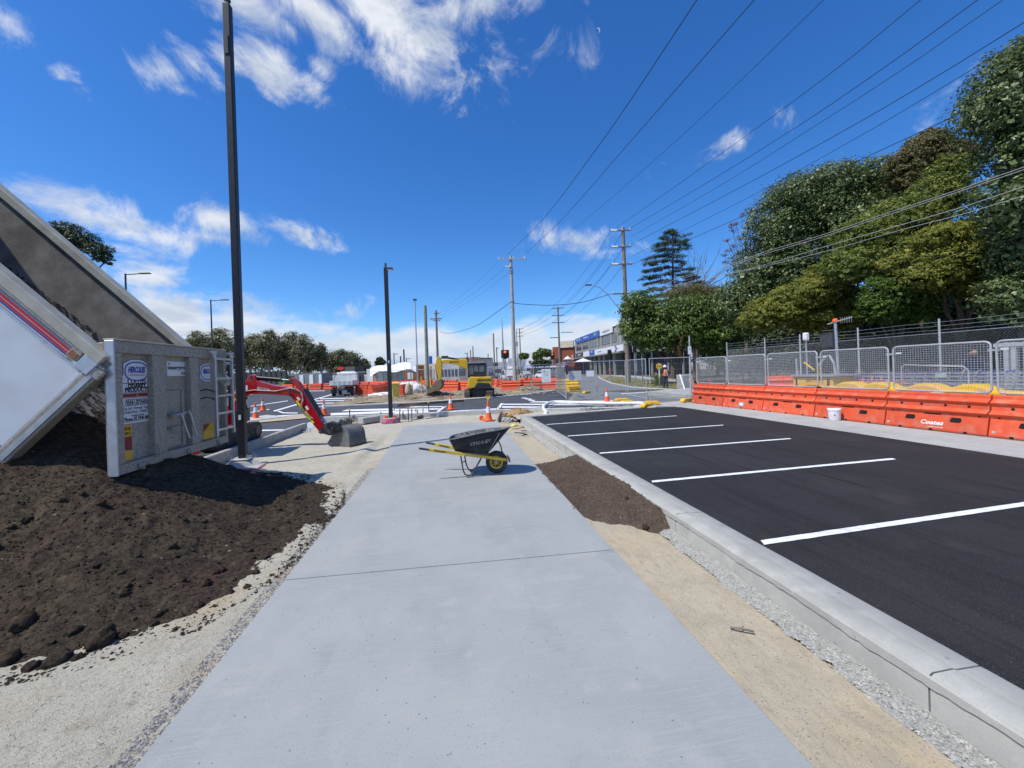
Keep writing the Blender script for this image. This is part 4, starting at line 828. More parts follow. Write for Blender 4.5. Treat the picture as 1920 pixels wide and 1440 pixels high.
# mesh panels clipped on top of the barriers
def mesh_panel(name, label, cat, w, h, z0, sx, sz, m, wire=.0042, rad=.10, tube=.021, group=None):
    t = thing(name, label, cat, group=group); P = []
    for (cx, cz, a0) in ((w/2-rad, z0+h-rad, 0), (-w/2+rad, z0+h-rad, 90), (-w/2+rad, z0+rad, 180), (w/2-rad, z0+rad, 270)):
        for i in range(5): a = math.radians(a0+i*22.5); P.append((0, cx+rad*math.cos(a), cz+rad*math.sin(a)))
    MB().tube(P+[P[0]], tube, 8, False).build('frame', m, t, smooth=60)
    mb = MB(); ny = int(w/sx)
    for i in range(1, ny): y = -w/2+i*w/ny; mb.cyl((0, y, z0+.02), (0, y, z0+h-.02), wire, n=3, cap=False)
    nz_ = int(h/sz)
    for i in range(1, nz_): z = z0+i*h/nz_; mb.cyl((wire, -w/2+.02, z), (wire, w/2-.02, z), wire, n=3, cap=False)
    mb.build('wire_mesh', m, t, kind='stuff'); return t
mp0 = mesh_panel('mesh_panel', 'x', 'fence panel', 1.80, 1.09, .875, .052, .050, M_['galv_l'], group='mesh panels standing on the orange barriers')
pl = ['mesh panel above the farthest orange barrier, next to the signboard pole','second mesh panel from the far end, red and white post behind it','third mesh panel from the far end, in front of the stacked orange barriers','mesh panel in front of the yellow lighting tower base','mesh panel in front of the shopping trolleys and the man in dark clothes','mesh panel nearest the right edge, grey steel stand behind it','mesh panel beyond the right edge of the picture']
ck_ = MB().box((0, .95, 1.78), (.03, .17, .045)).build('clip', M_['galv_l'], mp0); MB().box((0, -.78, 1.80), (.012, .12, .04)).build('tag_plate', signw, mp0)
for y in (-.8, .8): MB().box((0, y, .865), (.05, .05, .05)).build('foot_clamp', M_['galv'], mp0)
for k in range(7):
    c = P0+bd*(1.90*(k+.5))+rdir*-.0; c.z = 0
    o = mp0 if k == 0 else dup(mp0, c, brot, pl[k]); o.location = c; o.rotation_euler = (0, random.uniform(-.01, .01), brot+random.uniform(-.012, .012)); o['label'] = pl[k]
# bucket
p = G(1565, 788, -.01); t = thing('bucket', 'white plastic bucket standing in front of the orange barriers', 'bucket', p)
MB().lathe([(.125,0),(.135,.02),(.148,.27),(.158,.275),(.158,.30)], n=28).build('body', M_['white'], t, smooth=40); MB().lathe([(.162,.295),(.162,.325),(.155,.335),(0,.335)], n=28).build('lid', M_['white'], t, smooth=40)
MB().box((-.10,-.10,.16), (.03,.02,.03)).build('handle_stud', M_['dark'], t)
# ================================================================ FAR BARRIERS
bf = barrier_proto(M_['orange'], 'x', detail=False); by = barrier_proto(M_['yellow'], 'x', detail=False)
used = {'o': False, 'y': False}
def put(kind, loc, rz, label, group, sc=1.0):
    pr = bf if kind == 'o' else by
    if used[kind]: o = dup(pr, loc, rz, label, group, None)
    else: o = pr; used[kind] = True; o.location = loc; o.rotation_euler = (0, 0, rz); tag(o, label, None, group)
    return o
def brow(u0, v0, u1, v1, n, label, group, kind='o', z=-.02, L=2.0):
    a, b_ = G(u0, v0, z), G(u1, v1, z); d = b_-a; rz = math.atan2(d.y, d.x)-PI/2
    for i in range(n): put(kind, a+d*((i+.5)/n), rz+random.uniform(-.05, .05), label(i), group)
def along(p0, p1, n, label, group, kind='o'):
    d = Vector(p1)-Vector(p0); rz = math.atan2(d.y, d.x)-PI/2; L = d.length/n
    for i in range(n):
        o = put(kind, Vector(p0)+d*((i+.5)/n), rz, label(i), group)
gA = 'distant row of orange barriers left of the white truck'; dA = 57
a, b_ = base(500, dA), base(632, dA*.96); nA = max(3, int((b_-a).length/2.0)); along(a, b_, nA, lambda i: 'orange barrier %s from the left in the distant row behind the red excavator arm' % ORD[i], gA)
gB = 'long distant row of orange barriers behind the wheelie bin'
a, b_ = base(676, 58), base(858, 47); nB = int((b_-a).length/2.0); along(a, b_, nB, lambda i: 'orange barrier %s from the left in the long row between white truck and yellow digger' % ORD[min(i, 15)], gB)
along(base(702, 52), base(760, 47), 2, lambda i: ['left','right'][i]+' orange barrier of the short pair in front of the long row', 'second row of orange barriers by the yellow bin')
along(base(829, 36.5), base(861, 35.5), 1, lambda i: 'orange barrier just left of the yellow digger cab behind its boom', 'orange barriers around the yellow digger'); along(base(858, 39), base(880, 37.5), 1, lambda i: 'orange barrier mostly hidden behind the yellow digger', 'orange barriers around the yellow digger')
along(base(943, 34), base(1049, 33.5), 3, lambda i: ['left','middle','right'][i]+' orange barrier in the row behind the rubble heap right of the digger', 'orange barriers behind the rubble heap')
along(base(1050, 33.4), base(1078, 33.0), 1, lambda i: 'yellow water barrier at the right end of the row behind the fence', 'yellow barriers by the fence', 'y')
along(base(912, 52), base(948, 36), 4, lambda i: ['farthest','second farthest','third farthest','nearest'][i]+' orange barrier in the line running away right of the digger', 'orange barriers running away beside the digger')
along(base(975, 44), base(1048, 38), 3, lambda i: ['left','middle','right'][i]+' orange barrier in the rear row behind the notice on the fence', 'rear row of orange barriers')
# orange blocks parked end on by the truck
for i, (u, d, n) in enumerate([(680, 37, 1), (688, 36, 1), (696, 33.5, 1), (703, 32.5, 1), (712, 36, 1), (717, 38, 1)]):
    put('o', base(u, d+.9, .02), -YAW-.25+random.uniform(-.1, .1), 'orange barrier parked end on, %s from the left beside the white truck' % ORD[i], 'orange barriers parked end on beside the white truck')
put('o', base(756, 32.5, .05), -.2, 'dusty orange barrier standing end on directly right of the yellow bin', 'orange barriers round the yellow bin')
put('y', base(1073, 29.5, .0), -1.2, 'low yellow barrier block at the foot of the fence', 'yellow barriers by the fence').scale = (1, .6, .5)
for (u, v, lab) in [(1100,737.5,'yellow plastic fence foot on the road behind the centre fence'),(1176,757,'left yellow fence foot of the pair by the car park corner'),(1166,752.5,'rear yellow fence foot near the cone'),(1213,763,'yellow fence foot lying on the kerb nose at the car park corner'),(1222,758,'yellow fence foot behind the one on the kerb nose'),(1287,753,'yellow fence foot against the end of the orange barriers')]:
    t = thing('fence_foot', lab, 'fence foot', G(u, v, .02), random.uniform(-.4, .6), 'yellow plastic fence feet')
    MB().prism([(-.34,0),(-.34,.09),(-.22,.15),(.22,.15),(.34,.09),(.34,0),(.12,0),(.12,.05),(-.12,.05),(-.12,0)], -.11, .11, lambda a, b, tt: (a, tt, b)).build('block', M_['yellow'], t, bevel=.015); MB().cyl((0,0,.148), (0,0,.156), .03).build('socket', M_['hole'], t)
# ================================================================ TEMPORARY FENCES
def temp_fence(pa, pb, label, ha=2.05, group='temporary wire fence panels at the crossing', midpost=False, z=0.02, th=.020):
    a, b_ = Vector(pa), Vector(pb); d = b_-a; L = d.length; rz = math.atan2(d.y, d.x)
    t = thing('temporary_fence', label, 'fence panel', (a.x, a.y, z), rz, group)
    for x in ((0, L) if not midpost else (0, L/2, L)): MB().cyl((x, 0, 0), (x, 0, ha), th, n=8).build('post', M_['galv_l'], t, smooth=50)
    for z_ in (.12, ha-.02): MB().cyl((0, 0, z_), (L, 0, z_), th*.9, n=8).build('rail', M_['galv_l'], t, smooth=50)
    mb = MB(); n = int(L/.075)
    for i in range(1, n): mb.cyl((i*L/n, 0, .12), (i*L/n, 0, ha-.02), .0026, n=3, cap=False)
    for k in range(1, 7): mb.cyl((0, .004, .12+k*(ha-.14)/7), (L, .004, .12+k*(ha-.14)/7), .0026, n=3, cap=False)
    mb.build('wire_mesh', M_['galv'], t, kind='stuff'); return t
TF = [((997,742),(1043,735.5),'temporary fence panel in front of the rubble heap, leftmost of the centre fence'),((1045,737),(1062,751),'narrow temporary fence panel turning towards the viewer beside the 12 notice'),((1062,751),(1120,746.5),'temporary fence panel with the large grey board hung on it'),((1120,746.5),(1174,743.5),'temporary fence panel standing behind the lone cone'),((1178,745),(1213,752),'temporary fence panel just left of the double posts'),((1220,752.5),(1295,749),'temporary fence panel in front of the traffic controller')]
fen = []
for (a, b_, l) in TF: fen.append(temp_fence(G(*a), G(*b_), l))
for i, (u0, d0, u1, d1, n, lab) in enumerate([(470, 75, 655, 66, 4, 'far fence behind the distant orange barriers'), (670, 62, 860, 52, 4, 'far fence behind the white tent'), (915, 55, 1000, 46, 3, 'far fence right of the yellow digger')]):
    a, b_ = base(u0, d0), base(u1, d1)
    for k in range(n): temp_fence(a+(b_-a)*(k/n), a+(b_-a)*((k+1)/n), '%s section from the left of the %s' % (ORD[k].capitalize(), lab), 2.3, 'distant temporary fence sections', th=.04)
def signboard(name, label, cat, u, v0, v1, w, d, m, txt=None, parent=None, off=0.05, sz=None, tm=None):
    "flat board facing the camera side, hung at depth d; v0 top row, v1 bottom row"
    p = AT(u, (v0+v1)/2, d-off); h = abs(hgt(u, v0, d)-hgt(u, v1, d)); t = thing(name, label, cat, p, -YAW)
    MB().box((0, 0, 0), (w, .012, h)).build('panel', m, t, bevel=.003)
    for (s, x, z, size) in (txt or []): text('lettering', s, size, tm or prb, t, (x, -.009, z), (1,0,0), (0,0,1), .001)
    return t
w12 = signboard('notice_board', 'white notice board with number 12 hanging on the centre fence', 'sign', 1024, 692, 717, .55, 23.6, signw, [('12', -.13, .25, .17), ('hour', .1, .25, .06), ('site access', 0, .12, .055), ('by arrangement', 0, .03, .045), ('• • • • • •', 0, -.28, .07)])
signboard('grey_board', 'large pale grey board wired to the lower part of the centre fence', 'sign', 1078, 695.5, 713, .70, 21.2, mat('grey_board_paint', (.45,.47,.49), .6, (.38,.40,.42), 4))
signboard('blank_notice', 'small blank pale notice on the fence in front of the street', 'sign', 1106, 695, 706, .45, 21.8, signw)
t = thing('rope_loop', 'dark red rope and purple rag looped over the fence post beside the grey board', 'rope', AT(1063, 692, 21.0)); pts = [(-.10,0,.12),(-.12,0,-.05),(0,0,-.28),(.13,0,-.05),(.10,0,.10),(0,0,.17),(-.10,0,.12)]; MB().tube(pts, .022, 6).build('rope', mat('maroon_rope', (.10,.015,.03), .8), t, smooth=60); MB().lathe([(.02,0),(.09,.03),(.10,.08),(.03,.12)], (-.02,0,.14), 8).build('rag', mat('purple_cloth', (.15,.05,.28), .8), t)
# ================================================================ CHAIN LINK FENCE (right, behind the yellow barrels)
cl = thing('chain_link_fence', 'tall chain link fence with grey posts and barbed wire in front of the trees', 'fence')
FX = 17.0; ys = [2.7, 5.6, 8.5, 11.4, 14.2, 17.0, 19.2, 22.2]
for y in ys: MB().cyl((FX, y, 0), (FX, y, 3.0), .032, n=8).build('post', M_['galv_l'], cl, smooth=50)
MB().cyl((FX, ys[0], 2.5), (FX, ys[-1], 2.5), .012, n=6).build('top_wire', M_['galv'], cl)
for z in (2.62, 2.76, 2.9): MB().tube([(FX, ys[0]+(ys[-1]-ys[0])*i/30, z-.02*math.sin(PI*(i % 5)/5)) for i in range(31)], .005, 4).build('barbed_wire', M_['galv'], cl)
mb = MB(); y0, y1 = ys[0], ys[-1]; s_ = .085; hh = 2.45
k = y0-hh
while k < y1:
    for sgn in (1, -1):
        ya_, yb_ = k, k+hh; za_, zb_ = 0.05, 2.5
        if sgn < 0: za_, zb_ = zb_, za_
        lo = max(y0, ya_); hi = min(y1, yb_)
        if hi > lo: f = lambda y: za_+(zb_-za_)*(y-ya_)/(yb_-ya_); mb.cyl((FX+.003*sgn, lo, f(lo)), (FX+.003*sgn, hi, f(hi)), .0019, n=3, cap=False)
    k += s_
mb.build('chain_mesh', M_['galv'], cl, kind='stuff')
# ================================================================ THINGS BETWEEN THE BARRIERS AND THE CHAIN LINK
def by_px(u, v, d): return AT(u, v, d)
# barrels of yellow barrier lying on the ground
for i, (u, d, rz, lab) in enumerate([(1608, 12.2, 0, 'far yellow kerb barrier lying behind the mesh, left of the trolleys'), (1665, 11.4, 0, 'yellow kerb barrier lying in front of the shopping trolleys'), (1755, 10.2, 0, 'yellow kerb barrier lying in front of the man'), (1845, 9.4, 0, 'yellow kerb barrier nearest the right edge behind the mesh')]):
    p = base(u, d); t = thing('kerb_barrier', lab, 'road barrier', (p.x, p.y, 0.16), brot+PI, 'yellow barriers lying behind the mesh panels'); t.scale = (1.2, 1.2, 1.35)
    b0 = MB(); prof = [(-.75,.30),(-.75,.0),(.75,0),(.75,.30),(.68,.42),(.45,.43),(.38,.48),(.24,.53),(.04,.53),(-.10,.49),(-.2,.43),(-.68,.42)]
    b0.prism([(y, z+.08) if z > 0 else (y, z) for y, z in prof], -.2, .2, lambda a, b, tt: (tt, a, b)).build('body', M_['yellow'], t, bevel=.04, seg=2)
    MB().cyl((-.2, -.75, .3), (-.2, .75, .3), .07, n=10).build('front_rib', M_['yellow'], t, smooth=50)
    for y in (-.5, 0, .5): MB().box((-.205, y, .1), (.02, .12, .08)).build('slot', M_['hole'], t)
# lighting tower
p = base(1545, 14.2); t = thing('lighting_tower', 'yellow wheeled lighting tower base with grey tray behind the mesh', 'lighting tower', (p.x, p.y, 0.18), brot+PI)
MB().prism([(-.75,.30),(-.75,.92),(.75,.92),(.75,.30),(.52,.30),(.42,.52),(.15,.62),(-.15,.62),(-.42,.52),(-.52,.30)], -.55, .55, lambda a, b, tt: (tt, -a, b)).build('body', M_['yellow'], t, bevel=.02)
MB().box((0, 0, .96), (1.25, 1.6, .07)).build('tray', M_['galv'], t, bevel=.02)
text('lettering', '1800 COATES', .14, dkred, t, (-.553, -.1, .78), (0,-1,0), (0,0,1), .002, .8); MB().box((-.553, .6, .7), (.006, .08, .3)).build('warning_label', prb, t); MB().box((-.553, -.6, .7), (.006, .08, .3)).build('warning_label', prb, t)
MB().tube([(-.4, .7, .98), (-.4, .72, 1.6)], .03, 6).build('upright', M_['galv_l'], t); MB().tube([(-.4, -.1, 1.25), (-.4, -.4, 1.62), (-.4, -.55, 1.66), (-.4, -.68, 1.4), (-.4, -.74, .98)], .035, 6).build('tow_arm', M_['galv_l'], t)
MB().tube([(-.3, .5, 1.45), (-.3, .1, 1.15)], .03, 6).box((-.3, -.05, 1.2), (.06, .06, .45)).build('mast_arm', M_['yellow'], t)
for y in (-.3, .3): MB().lathe([(.1,-.09),(.27,-.1),(.30,-.05),(.30,.05),(.27,.1),(.1,.09)], (0, y, .30), 16, 'x').build('wheel', M_['blackpl'], t, smooth=50)
# solar light mast with aerial
p = base(1573, 15.2); t = thing('camera_mast', 'grey mast with aerial and small orange beacon rising behind the mesh', 'mast', (p.x, p.y, 0), brot+PI); ht = 3.15
MB().tube([(0,0,0),(0,.08,ht)], .05, 8).build('pole', M_['galv'], t, smooth=50); MB().tube([(0,.38,ht-.06),(0,-.55,ht+.10)], .022, 6).build('boom', M_['galv_l'], t)
for k in range(6): MB().cyl((0,-.12-.08*k,ht-.08), (0,-.12-.08*k,ht+.15), .006, n=4).build('aerial_element', M_['galv_l'], t)
MB().lathe([(.09,0),(.09,.08),(.05,.13),(0,.14)], (0,.08,ht), 12).build('beacon', M_['cone'], t, smooth=50); MB().box((0,.42,2.45), (.1,.5,.5)).box((0,.3,2.85), (.06,.6,.04)).build('solar_box', M_['dark'], t)
# small flood head mast
p = base(1513, 17.5); t = thing('camera_mast', 'thin grey mast with a small white lamp head behind the mesh', 'mast', (p.x, p.y, 0)); MB().cyl((0,0,0),(0,0,2.6), .035).build('pole', M_['galv'], t); MB().box((0,0,2.75), (.2,.2,.35)).build('lamp_head', M_['white'], t, bevel=.04)
# grey steel stand
p = base(1905, 10.6); t = thing('steel_stand', 'tall grey painted steel stand at the right edge behind the mesh', 'stand', (p.x, p.y, 0), brot+PI)
for y in (-.22, 0.02, .16): MB().box((0, y, 1.0), (.09, .10, 2.0)).build('upright', M_['galv_l'], t)
MB().box((0, .02, 1.93), (.12, .75, .10)).build('cross_beam', M_['galv_l'], t); MB().box((0, 0, .05), (.5, .6, .08)).build('foot_plate', M_['galv_l'], t)
# stacked orange barriers beyond
for i, (u, d) in enumerate([(1487, 16.5), (1480, 17.6), (1612, 13.8), (1640, 13.3)]):
    p = base(u, d, 0); dup(bf, (p.x, p.y, .2), brot+(.9 if i < 2 else .1), ['front','rear','left','right'][i]+(' orange barrier lying left of the yellow lighting tower' if i < 2 else ' orange barrier showing behind the first trolleys'), 'spare orange barriers behind the mesh')
# shopping trolleys nested in two lines
tw = mat('trolley_wire', (.50,.51,.54), .35, (.40,.41,.44), 9, metal=.6); tb = mat('trolley_blue', (.03,.07,.35), .5, (.03,.06,.28), 6); tp = mat('trolley_purple', (.14,.05,.30), .5)
def trolley(label, blue):
    t = thing('shopping_trolley', label, 'shopping trolley', group='nested shopping trolleys behind the mesh')
    mb = MB(); B = lambda x, y, z: (y*(.20+.06*(x/.9+.0)), x, z)
    for k in range(6):
        z = .48+.10*k; x0 = -.05+.0*k
        for s in (-1, 1): mb.cyl((s*.26, -.45, z), (s*.20, .45, z+.03), .005, n=4, cap=False)
        mb.cyl((-.20, .45, z+.03), (.20, .45, z+.03), .005, n=4, cap=False); mb.cyl((-.26, -.45, z), (.26, -.45, z), .005, n=4, cap=False)
    for k in range(9):
        x = -.45+.9*k/8; w = .26-.06*k/8
        for s in (-1, 1): mb.cyl((s*w, x, .48), (s*w, x, 1.01), .004, n=4, cap=False)
    for k in range(5): y = -.18+.09*k; mb.cyl((y, -.45, .48), (y, .45, .48), .004, n=4, cap=False)
    mb.build('basket', tw, t, kind='stuff')
    MB().tube([(-.22,.42,.12),(-.25,-.40,.14),(-.25,-.5,.9),(-.25,-.58,1.04)], .012, 6).tube([(.22,.42,.12),(.25,-.40,.14),(.25,-.5,.9),(.25,-.58,1.04)], .012, 6).build('chassis', tw, t)
    MB().cyl((-.27,-.58,1.04), (.27,-.58,1.04), .022, n=8).build('handle', tb if blue else tp, t, smooth=50); MB().box((0,.46,.85), (.38,.02,.18)).build('front_badge', tb if blue else tp, t)
    for s in (-1, 1):
        for x in (-.38, .36): MB().lathe([(.02,-.015),(.055,-.015),(.055,.015),(.02,.015)], (s*.22, x, .055), 10, 'x').build('wheel', M_['blackpl'], t)
    return t
troB = trolley('x', True); troP = trolley('x', False); uB = uP = False
A_, B_ = base(1640, 12.9), base(1830, 10.9); dr = (B_-A_).normalized(); rz_ = math.atan2(-dr.x, dr.y)
for k in range(13):
    c = A_+dr*(.25*k)+Vector((.25 if k > 12 else 0, 0, 0)); pr = troP if k < 4 else troB; lab = '%s shopping trolley from the left in the nested line behind the mesh' % ORD[k].capitalize()
    first = (pr is troP and not uP) or (pr is troB and not uB)
    if first:
        o = pr; uP = uP or pr is troP; uB = uB or pr is troB
    else: o = dup(pr, c, 0, lab)
    o.location = (c.x, c.y, .2); o.rotation_euler = (0, 0, rz_+PI); o['label'] = lab
t = thing('trolley_bay_rail', 'bent galvanised rail of the trolley bay above the nested trolleys', 'rail'); a, b_ = base(1690, 11.6, 0), base(1815, 10.2, 0)
MB().tube([(a.x, a.y, 0), (a.x, a.y, 1.40), a+(b_-a)*.06+Vector((0,0,1.47)), a+(b_-a)*.94+Vector((0,0,1.40)), (b_.x, b_.y, 1.30), (b_.x, b_.y, 0)], .02, 8).build('rail', M_['galv_l'], t, smooth=50); q = a.lerp(b_, .62); MB().box((q.x, q.y, 1.18), (.02, .28, .14), ((0,0,1), -.2)).build('sign_plate', mat('pale_green_plate', (.42,.52,.50), .5), t)
# red and white post leaning
p = base(1333, 19.3); t = thing('bollard', 'leaning red and white plastic post behind the second mesh panel', 'bollard', (p.x, p.y, 0)); MB().tube([(.12,0,0),(.03,0,.45)], .06, 8).build('lower', M_['cone'], t, smooth=50); MB().tube([(.03,0,.45),(-.02,0,.72)], .06, 8).build('band', M_['band'], t, smooth=50); MB().tube([(-.02,0,.72),(-.08,0,1.0)], .06, 8).build('top', mat('bollard_red', (.45,.03,.06), .5), t, smooth=50)
# ================================================================ RED MINI EXCAVATOR
def slabpx(name, pts, d, th, m, parent, bevel=.008, tw=None, d_of=None):
    mb = MB(); mb.prism(pts, -th/2, th/2, lambda a, b, t: tuple(AT(a, b, d if d_of is None else d_of(a)) + F_*t)); return mb.build(name, m, parent, bevel=bevel)
rx = thing('mini_excavator', 'red mini excavator with black tracks and its bucket resting on the gravel', 'excavator')
D = 10.9; df = lambda u: D+.1*(u-600)/100*-.3
boom = slabpx('boom', [(452,727),(462,718),(469,706),(474,702),(481,704),(484,713),(512,721.5),(545,727),(553,731),(552,739.5),(541,741),(500,738.5),(474,738.5),(462,746),(450,762),(432,792),(420,812),(408,806),(424,772),(440,742)], D, .16, M_['red'], rx, .012)
stick = slabpx('stick', [(543,711),(547,708.5),(552,709),(562,716),(569,727),(572,737),(606,792),(610,808),(604,814),(598,806),(566,768),(549,745),(540,739),(541,730),(552,729),(557,725),(551,722)], D, .13, M_['red'], rx, .010)
for (u, v, th) in [(474,707,.24),(546,734,.24),(548,713,.2),(604,809,.22),(466,742,.26),(572,730,.2)]: MB().cyl(AT(u,v,D)-F_*th/2, AT(u,v,D)+F_*th/2, .028, n=12).build('pin', M_['steel'], boom if u < 540 else stick, smooth=50)
def cylpx(name, a, b_, r0, r1, split, parent, off=0, d=D):
    A, B = AT(*a, d)+F_*off, AT(*b_, d)+F_*off; M = A.lerp(B, split); o = MB().cyl(A, M, r0, n=14).build(name, M_['black'], parent, smooth=50); MB().cyl(M-(B-A)*.02, M+(B-A)*.03, r0*1.15, n=14).build('gland', M_['dark'], o, smooth=50); MB().cyl(M, B, r1, n=10).build('rod', mat('chrome_rod', (.7,.7,.7), .12, (.65,.65,.65), 5, metal=1), o, smooth=50); return o
cylpx('arm_cylinder', (479,707.5), (546,713), .042, .022, .70, rx); cylpx('arm_cylinder_hose', (482,711.5), (530,715), .02, .015, .95, rx, .03)
cylpx('bucket_cylinder', (575,731), (613,794), .055, .028, .78, rx, -.03); cylpx('boom_cylinder', (462,745), (412,800), .045, .022, .35, rx, 0)
for off, r, pts in [(-.09,.012,[(452,735),(480,731),(520,733),(550,727),(566,734),(571,745),(569,757),(565,766),(572,775),(582,785)]), (-.1,.010,[(545,727),(560,729),(570,737),(572,750),(566,762),(578,775),(590,784)])]:
    MB().tube([AT(u,v,D)+F_*off for u, v in pts], r, 6).build('hose', mat('grey_hose', (.45,.46,.44), .5), stick, smooth=60)
hv = mat('lime_sticker', (.62,.66,.03), .5, (.55,.6,.03), 6); f1 = -.0815
for parent, pts, off, m in [(stick, [(556.5,751.5),(560,750),(573,768),(570,771)], -.067, hv), (stick, [(572,772),(576,770),(587,785),(583,787)], -.067, hv), (stick, [(584.5,788),(588,786.5),(592,792),(588.5,794)], -.067, hv), (boom, [(434,757),(445,746),(447,749),(436,760)], -.082, hv), (stick, [(558,745),(562,743.5),(566,749),(562,751)], -.067, signw), (stick, [(574,762),(578,760),(582,767),(578,769)], -.067, signw), (boom, [(461,723),(468,722),(468,731),(461,732)], -.082, signw), (boom, [(486,725),(509,729),(509,734),(486,730)], -.082, mat('sticker_grey', (.5,.5,.5), .5))]:
    mb = MB(); mb.prism(pts, off-.002, off, lambda a, b, t: tuple(AT(a, b, D)+F_*t)); mb.build('sticker', m, parent)
text('lettering', 'GEARON', .085, M_['red'], boom, AT(497.5,729.5,D)-F_*.085, (AT(509,731.5,D)-AT(486,727.5,D)), U_, .001, .7)
# linkage and bucket
MB().prism([(602,803),(611,794),(622,790),(636,794),(643,803),(634,812),(620,816),(607,812)], -.09, .09, lambda a, b, t: tuple(AT(a, b, D)+F_*t)).build('quick_hitch', M_['black'], rx, bevel=.02, seg=2); MB().cyl(AT(615,797,D)-F_*.12, AT(615,797,D)+F_*.12, .04).cyl(AT(627,802,D)-F_*.14, AT(627,802,D)+F_*.14, .035).cyl(AT(604,809,D)-F_*.12, AT(604,809,D)+F_*.12, .04).build('link_pins', M_['steel'], rx, smooth=50)
MB().bar(AT(611,796,D)-F_*.08, AT(622,812,D)-F_*.08, .04, .09).bar(AT(611,796,D)+F_*.08, AT(622,812,D)+F_*.08, .04, .09).build('link_arm', M_['dark'], rx)
bo = AT(655, 838, 10.75); bo.z = -.23; wa = (R_*.45+F_*.89).normalized(); pa_ = (-R_*.89+F_*.45).normalized(); BWd = .56
bc = mat('worn_bucket_steel', (.14,.145,.155), .5, (.21,.215,.22), 7, metal=.3, bump=.3, bscale=50, c3=(.20,.19,.17), s3=4)
def BK(p, z, w): return bo+pa_*p+U_*z+wa*w
shell = [(.0,.0),(-.015,.14),(-.02,.17),(.0,.34),(.05,.46),(.14,.54),(.26,.57),(.38,.55),(.50,.50),(.58,.44)]
mb = MB(); 
for w in (0, BWd):
    for k, (p, z) in enumerate(shell): mb.v.append(tuple(BK(p, z, w)))
for w in (0, BWd):
    for k, (p, z) in enumerate(shell): mb.v.append(tuple(BK(p+(.02 if k < 5 else 0), z-(.02 if k >= 4 else 0), w)))
ns = len(shell)
for k in range(ns-1): mb.f += [(k, k+1, ns+k+1, ns+k), (2*ns+k, 3*ns+k, 3*ns+k+1, 2*ns+k+1)]
buck = mb.build('bucket', bc, rx, smooth=50)
side = shell + [(.66,.34),(.80,.16),(.90,.05),(.88,.02),(.02,.0)]
for w in (0, BWd-.022): MB().prism(side, w, w+.022, lambda a, b, t: tuple(BK(a, b, t))).build('side_plate', bc, buck, bevel=.004)
MB().prism([(-.022,.0),(-.034,.0),(-.038,.15),(-.026,.15)], -.01, BWd+.01, lambda a, b, t: tuple(BK(a, b, t))).build('cutting_edge', M_['steel'], buck)
for w in (.14, BWd-.18): MB().prism([(.30,.52),(.34,.70),(.48,.74),(.60,.62),(.60,.42)], w, w+.03, lambda a, b, t: tuple(BK(a, b, t))).build('hitch_ear', M_['dark'], buck, bevel=.004)
for i in range(9):
    w = .04+i*(BWd-.08)/8; MB().tube([BK(p-.010 if k < 4 else p, z+(.008 if k >= 4 else 0), w) for k, (p, z) in enumerate(shell[2:8])], .011, 5).build('rib', bc, buck, smooth=60)
# machine body, tracks, canopy
rm = Matrix.Translation((-6.42, 10.75, 0))
trk = mat('rubber_track', (.03,.03,.032), .7, (.055,.05,.045), 9)
for x in (-5.83, -7.05):
    P = []
    for (cy, a0, a1) in ((12.72, -90, 90), (10.6, 90, 270)):
        for i in range(9): a = math.radians(a0+(a1-a0)*i/8); P.append((cy+.23*math.cos(a), .23+.23*math.sin(a)-.01))
    tk = MB().prism(P, x-.14, x+.14, lambda a, b, t: (t, a, b)).build('track', trk, rx, smooth=40)
    for i in range(30):
        s = i/30; y = 10.6+2.15*((i % 15)/14); z = .445 if i < 15 else -.005; MB().box((x, y, z), (.27, .05, .03)).build('track_lug', trk, tk)
    for y in (10.65, 11.1, 11.6, 12.1, 12.68): MB().cyl((x-.15, y, .2 if y in (10.65, 12.68) else .12), (x+.15, y, .2 if y in (10.65, 12.68) else .12), .15 if y in (10.65, 12.68) else .08, n=14).build('roller', M_['dark'], tk, smooth=50)
MB().box((-6.44, 11.4, .33), (.95, 1.2, .22)).build('undercarriage', M_['dark'], rx, bevel=.02)
MB().box((-6.5, 10.05, .22), (1.5, .08, .34)).build('dozer_blade', M_['red'], rx, bevel=.01)
MB().prism([(-7.2,.5),(-7.2,1.15),(-7.05,1.3),(-6.5,1.3),(-6.45,.95),(-5.75,.85),(-5.7,.5)], 10.5, 11.85, lambda a, b, t: (a, t, b)).build('engine_housing', M_['red'], rx, bevel=.05, seg=2)
MB().box((-6.35, 10.7, 1.12), (.5, .5, .14)).box((-6.6, 10.7, 1.4), (.12, .48, .5)).build('seat', M_['blackpl'], rx, bevel=.04, seg=2)
for x, y in ((-6.95, 10.3), (-6.95, 11.25), (-5.8, 10.3), (-5.72, 11.3)): MB().cyl((x, y, .85), (x, y, 2.10), .028, n=8).build('canopy_post', M_['black'], rx, smooth=50)
MB().box((-6.38, 10.78, 2.14), (1.42, 1.30, .06)).build('canopy_roof', mat('canopy_blue_grey', (.30,.36,.44), .4, (.26,.32,.40), 4), rx, bevel=.03, seg=2)
MB().prism([(-5.8,.45),(-5.8,.85),(-5.45,.95),(-5.45,.6)], 11.45, 11.75, lambda a, b, t: (a, t, b)).build('swing_bracket', M_['dark'], rx, bevel=.02)
MB().box((-5.72, 11.27, 1.98), (.1, .02, .1)).build('work_lamp', M_['dark'], rx)
MB().tube([(-5.9,11.1,.9),(-5.7,11.4,1.5),(-5.55,11.55,1.2),(-5.5,11.6,.8)], .018, 6).tube([(-6.0,11.1,.9),(-5.65,11.35,1.6),(-5.5,11.5,1.3),(-5.45,11.6,.9)], .018, 6).build('hose', M_['blackpl'], rx, smooth=60)
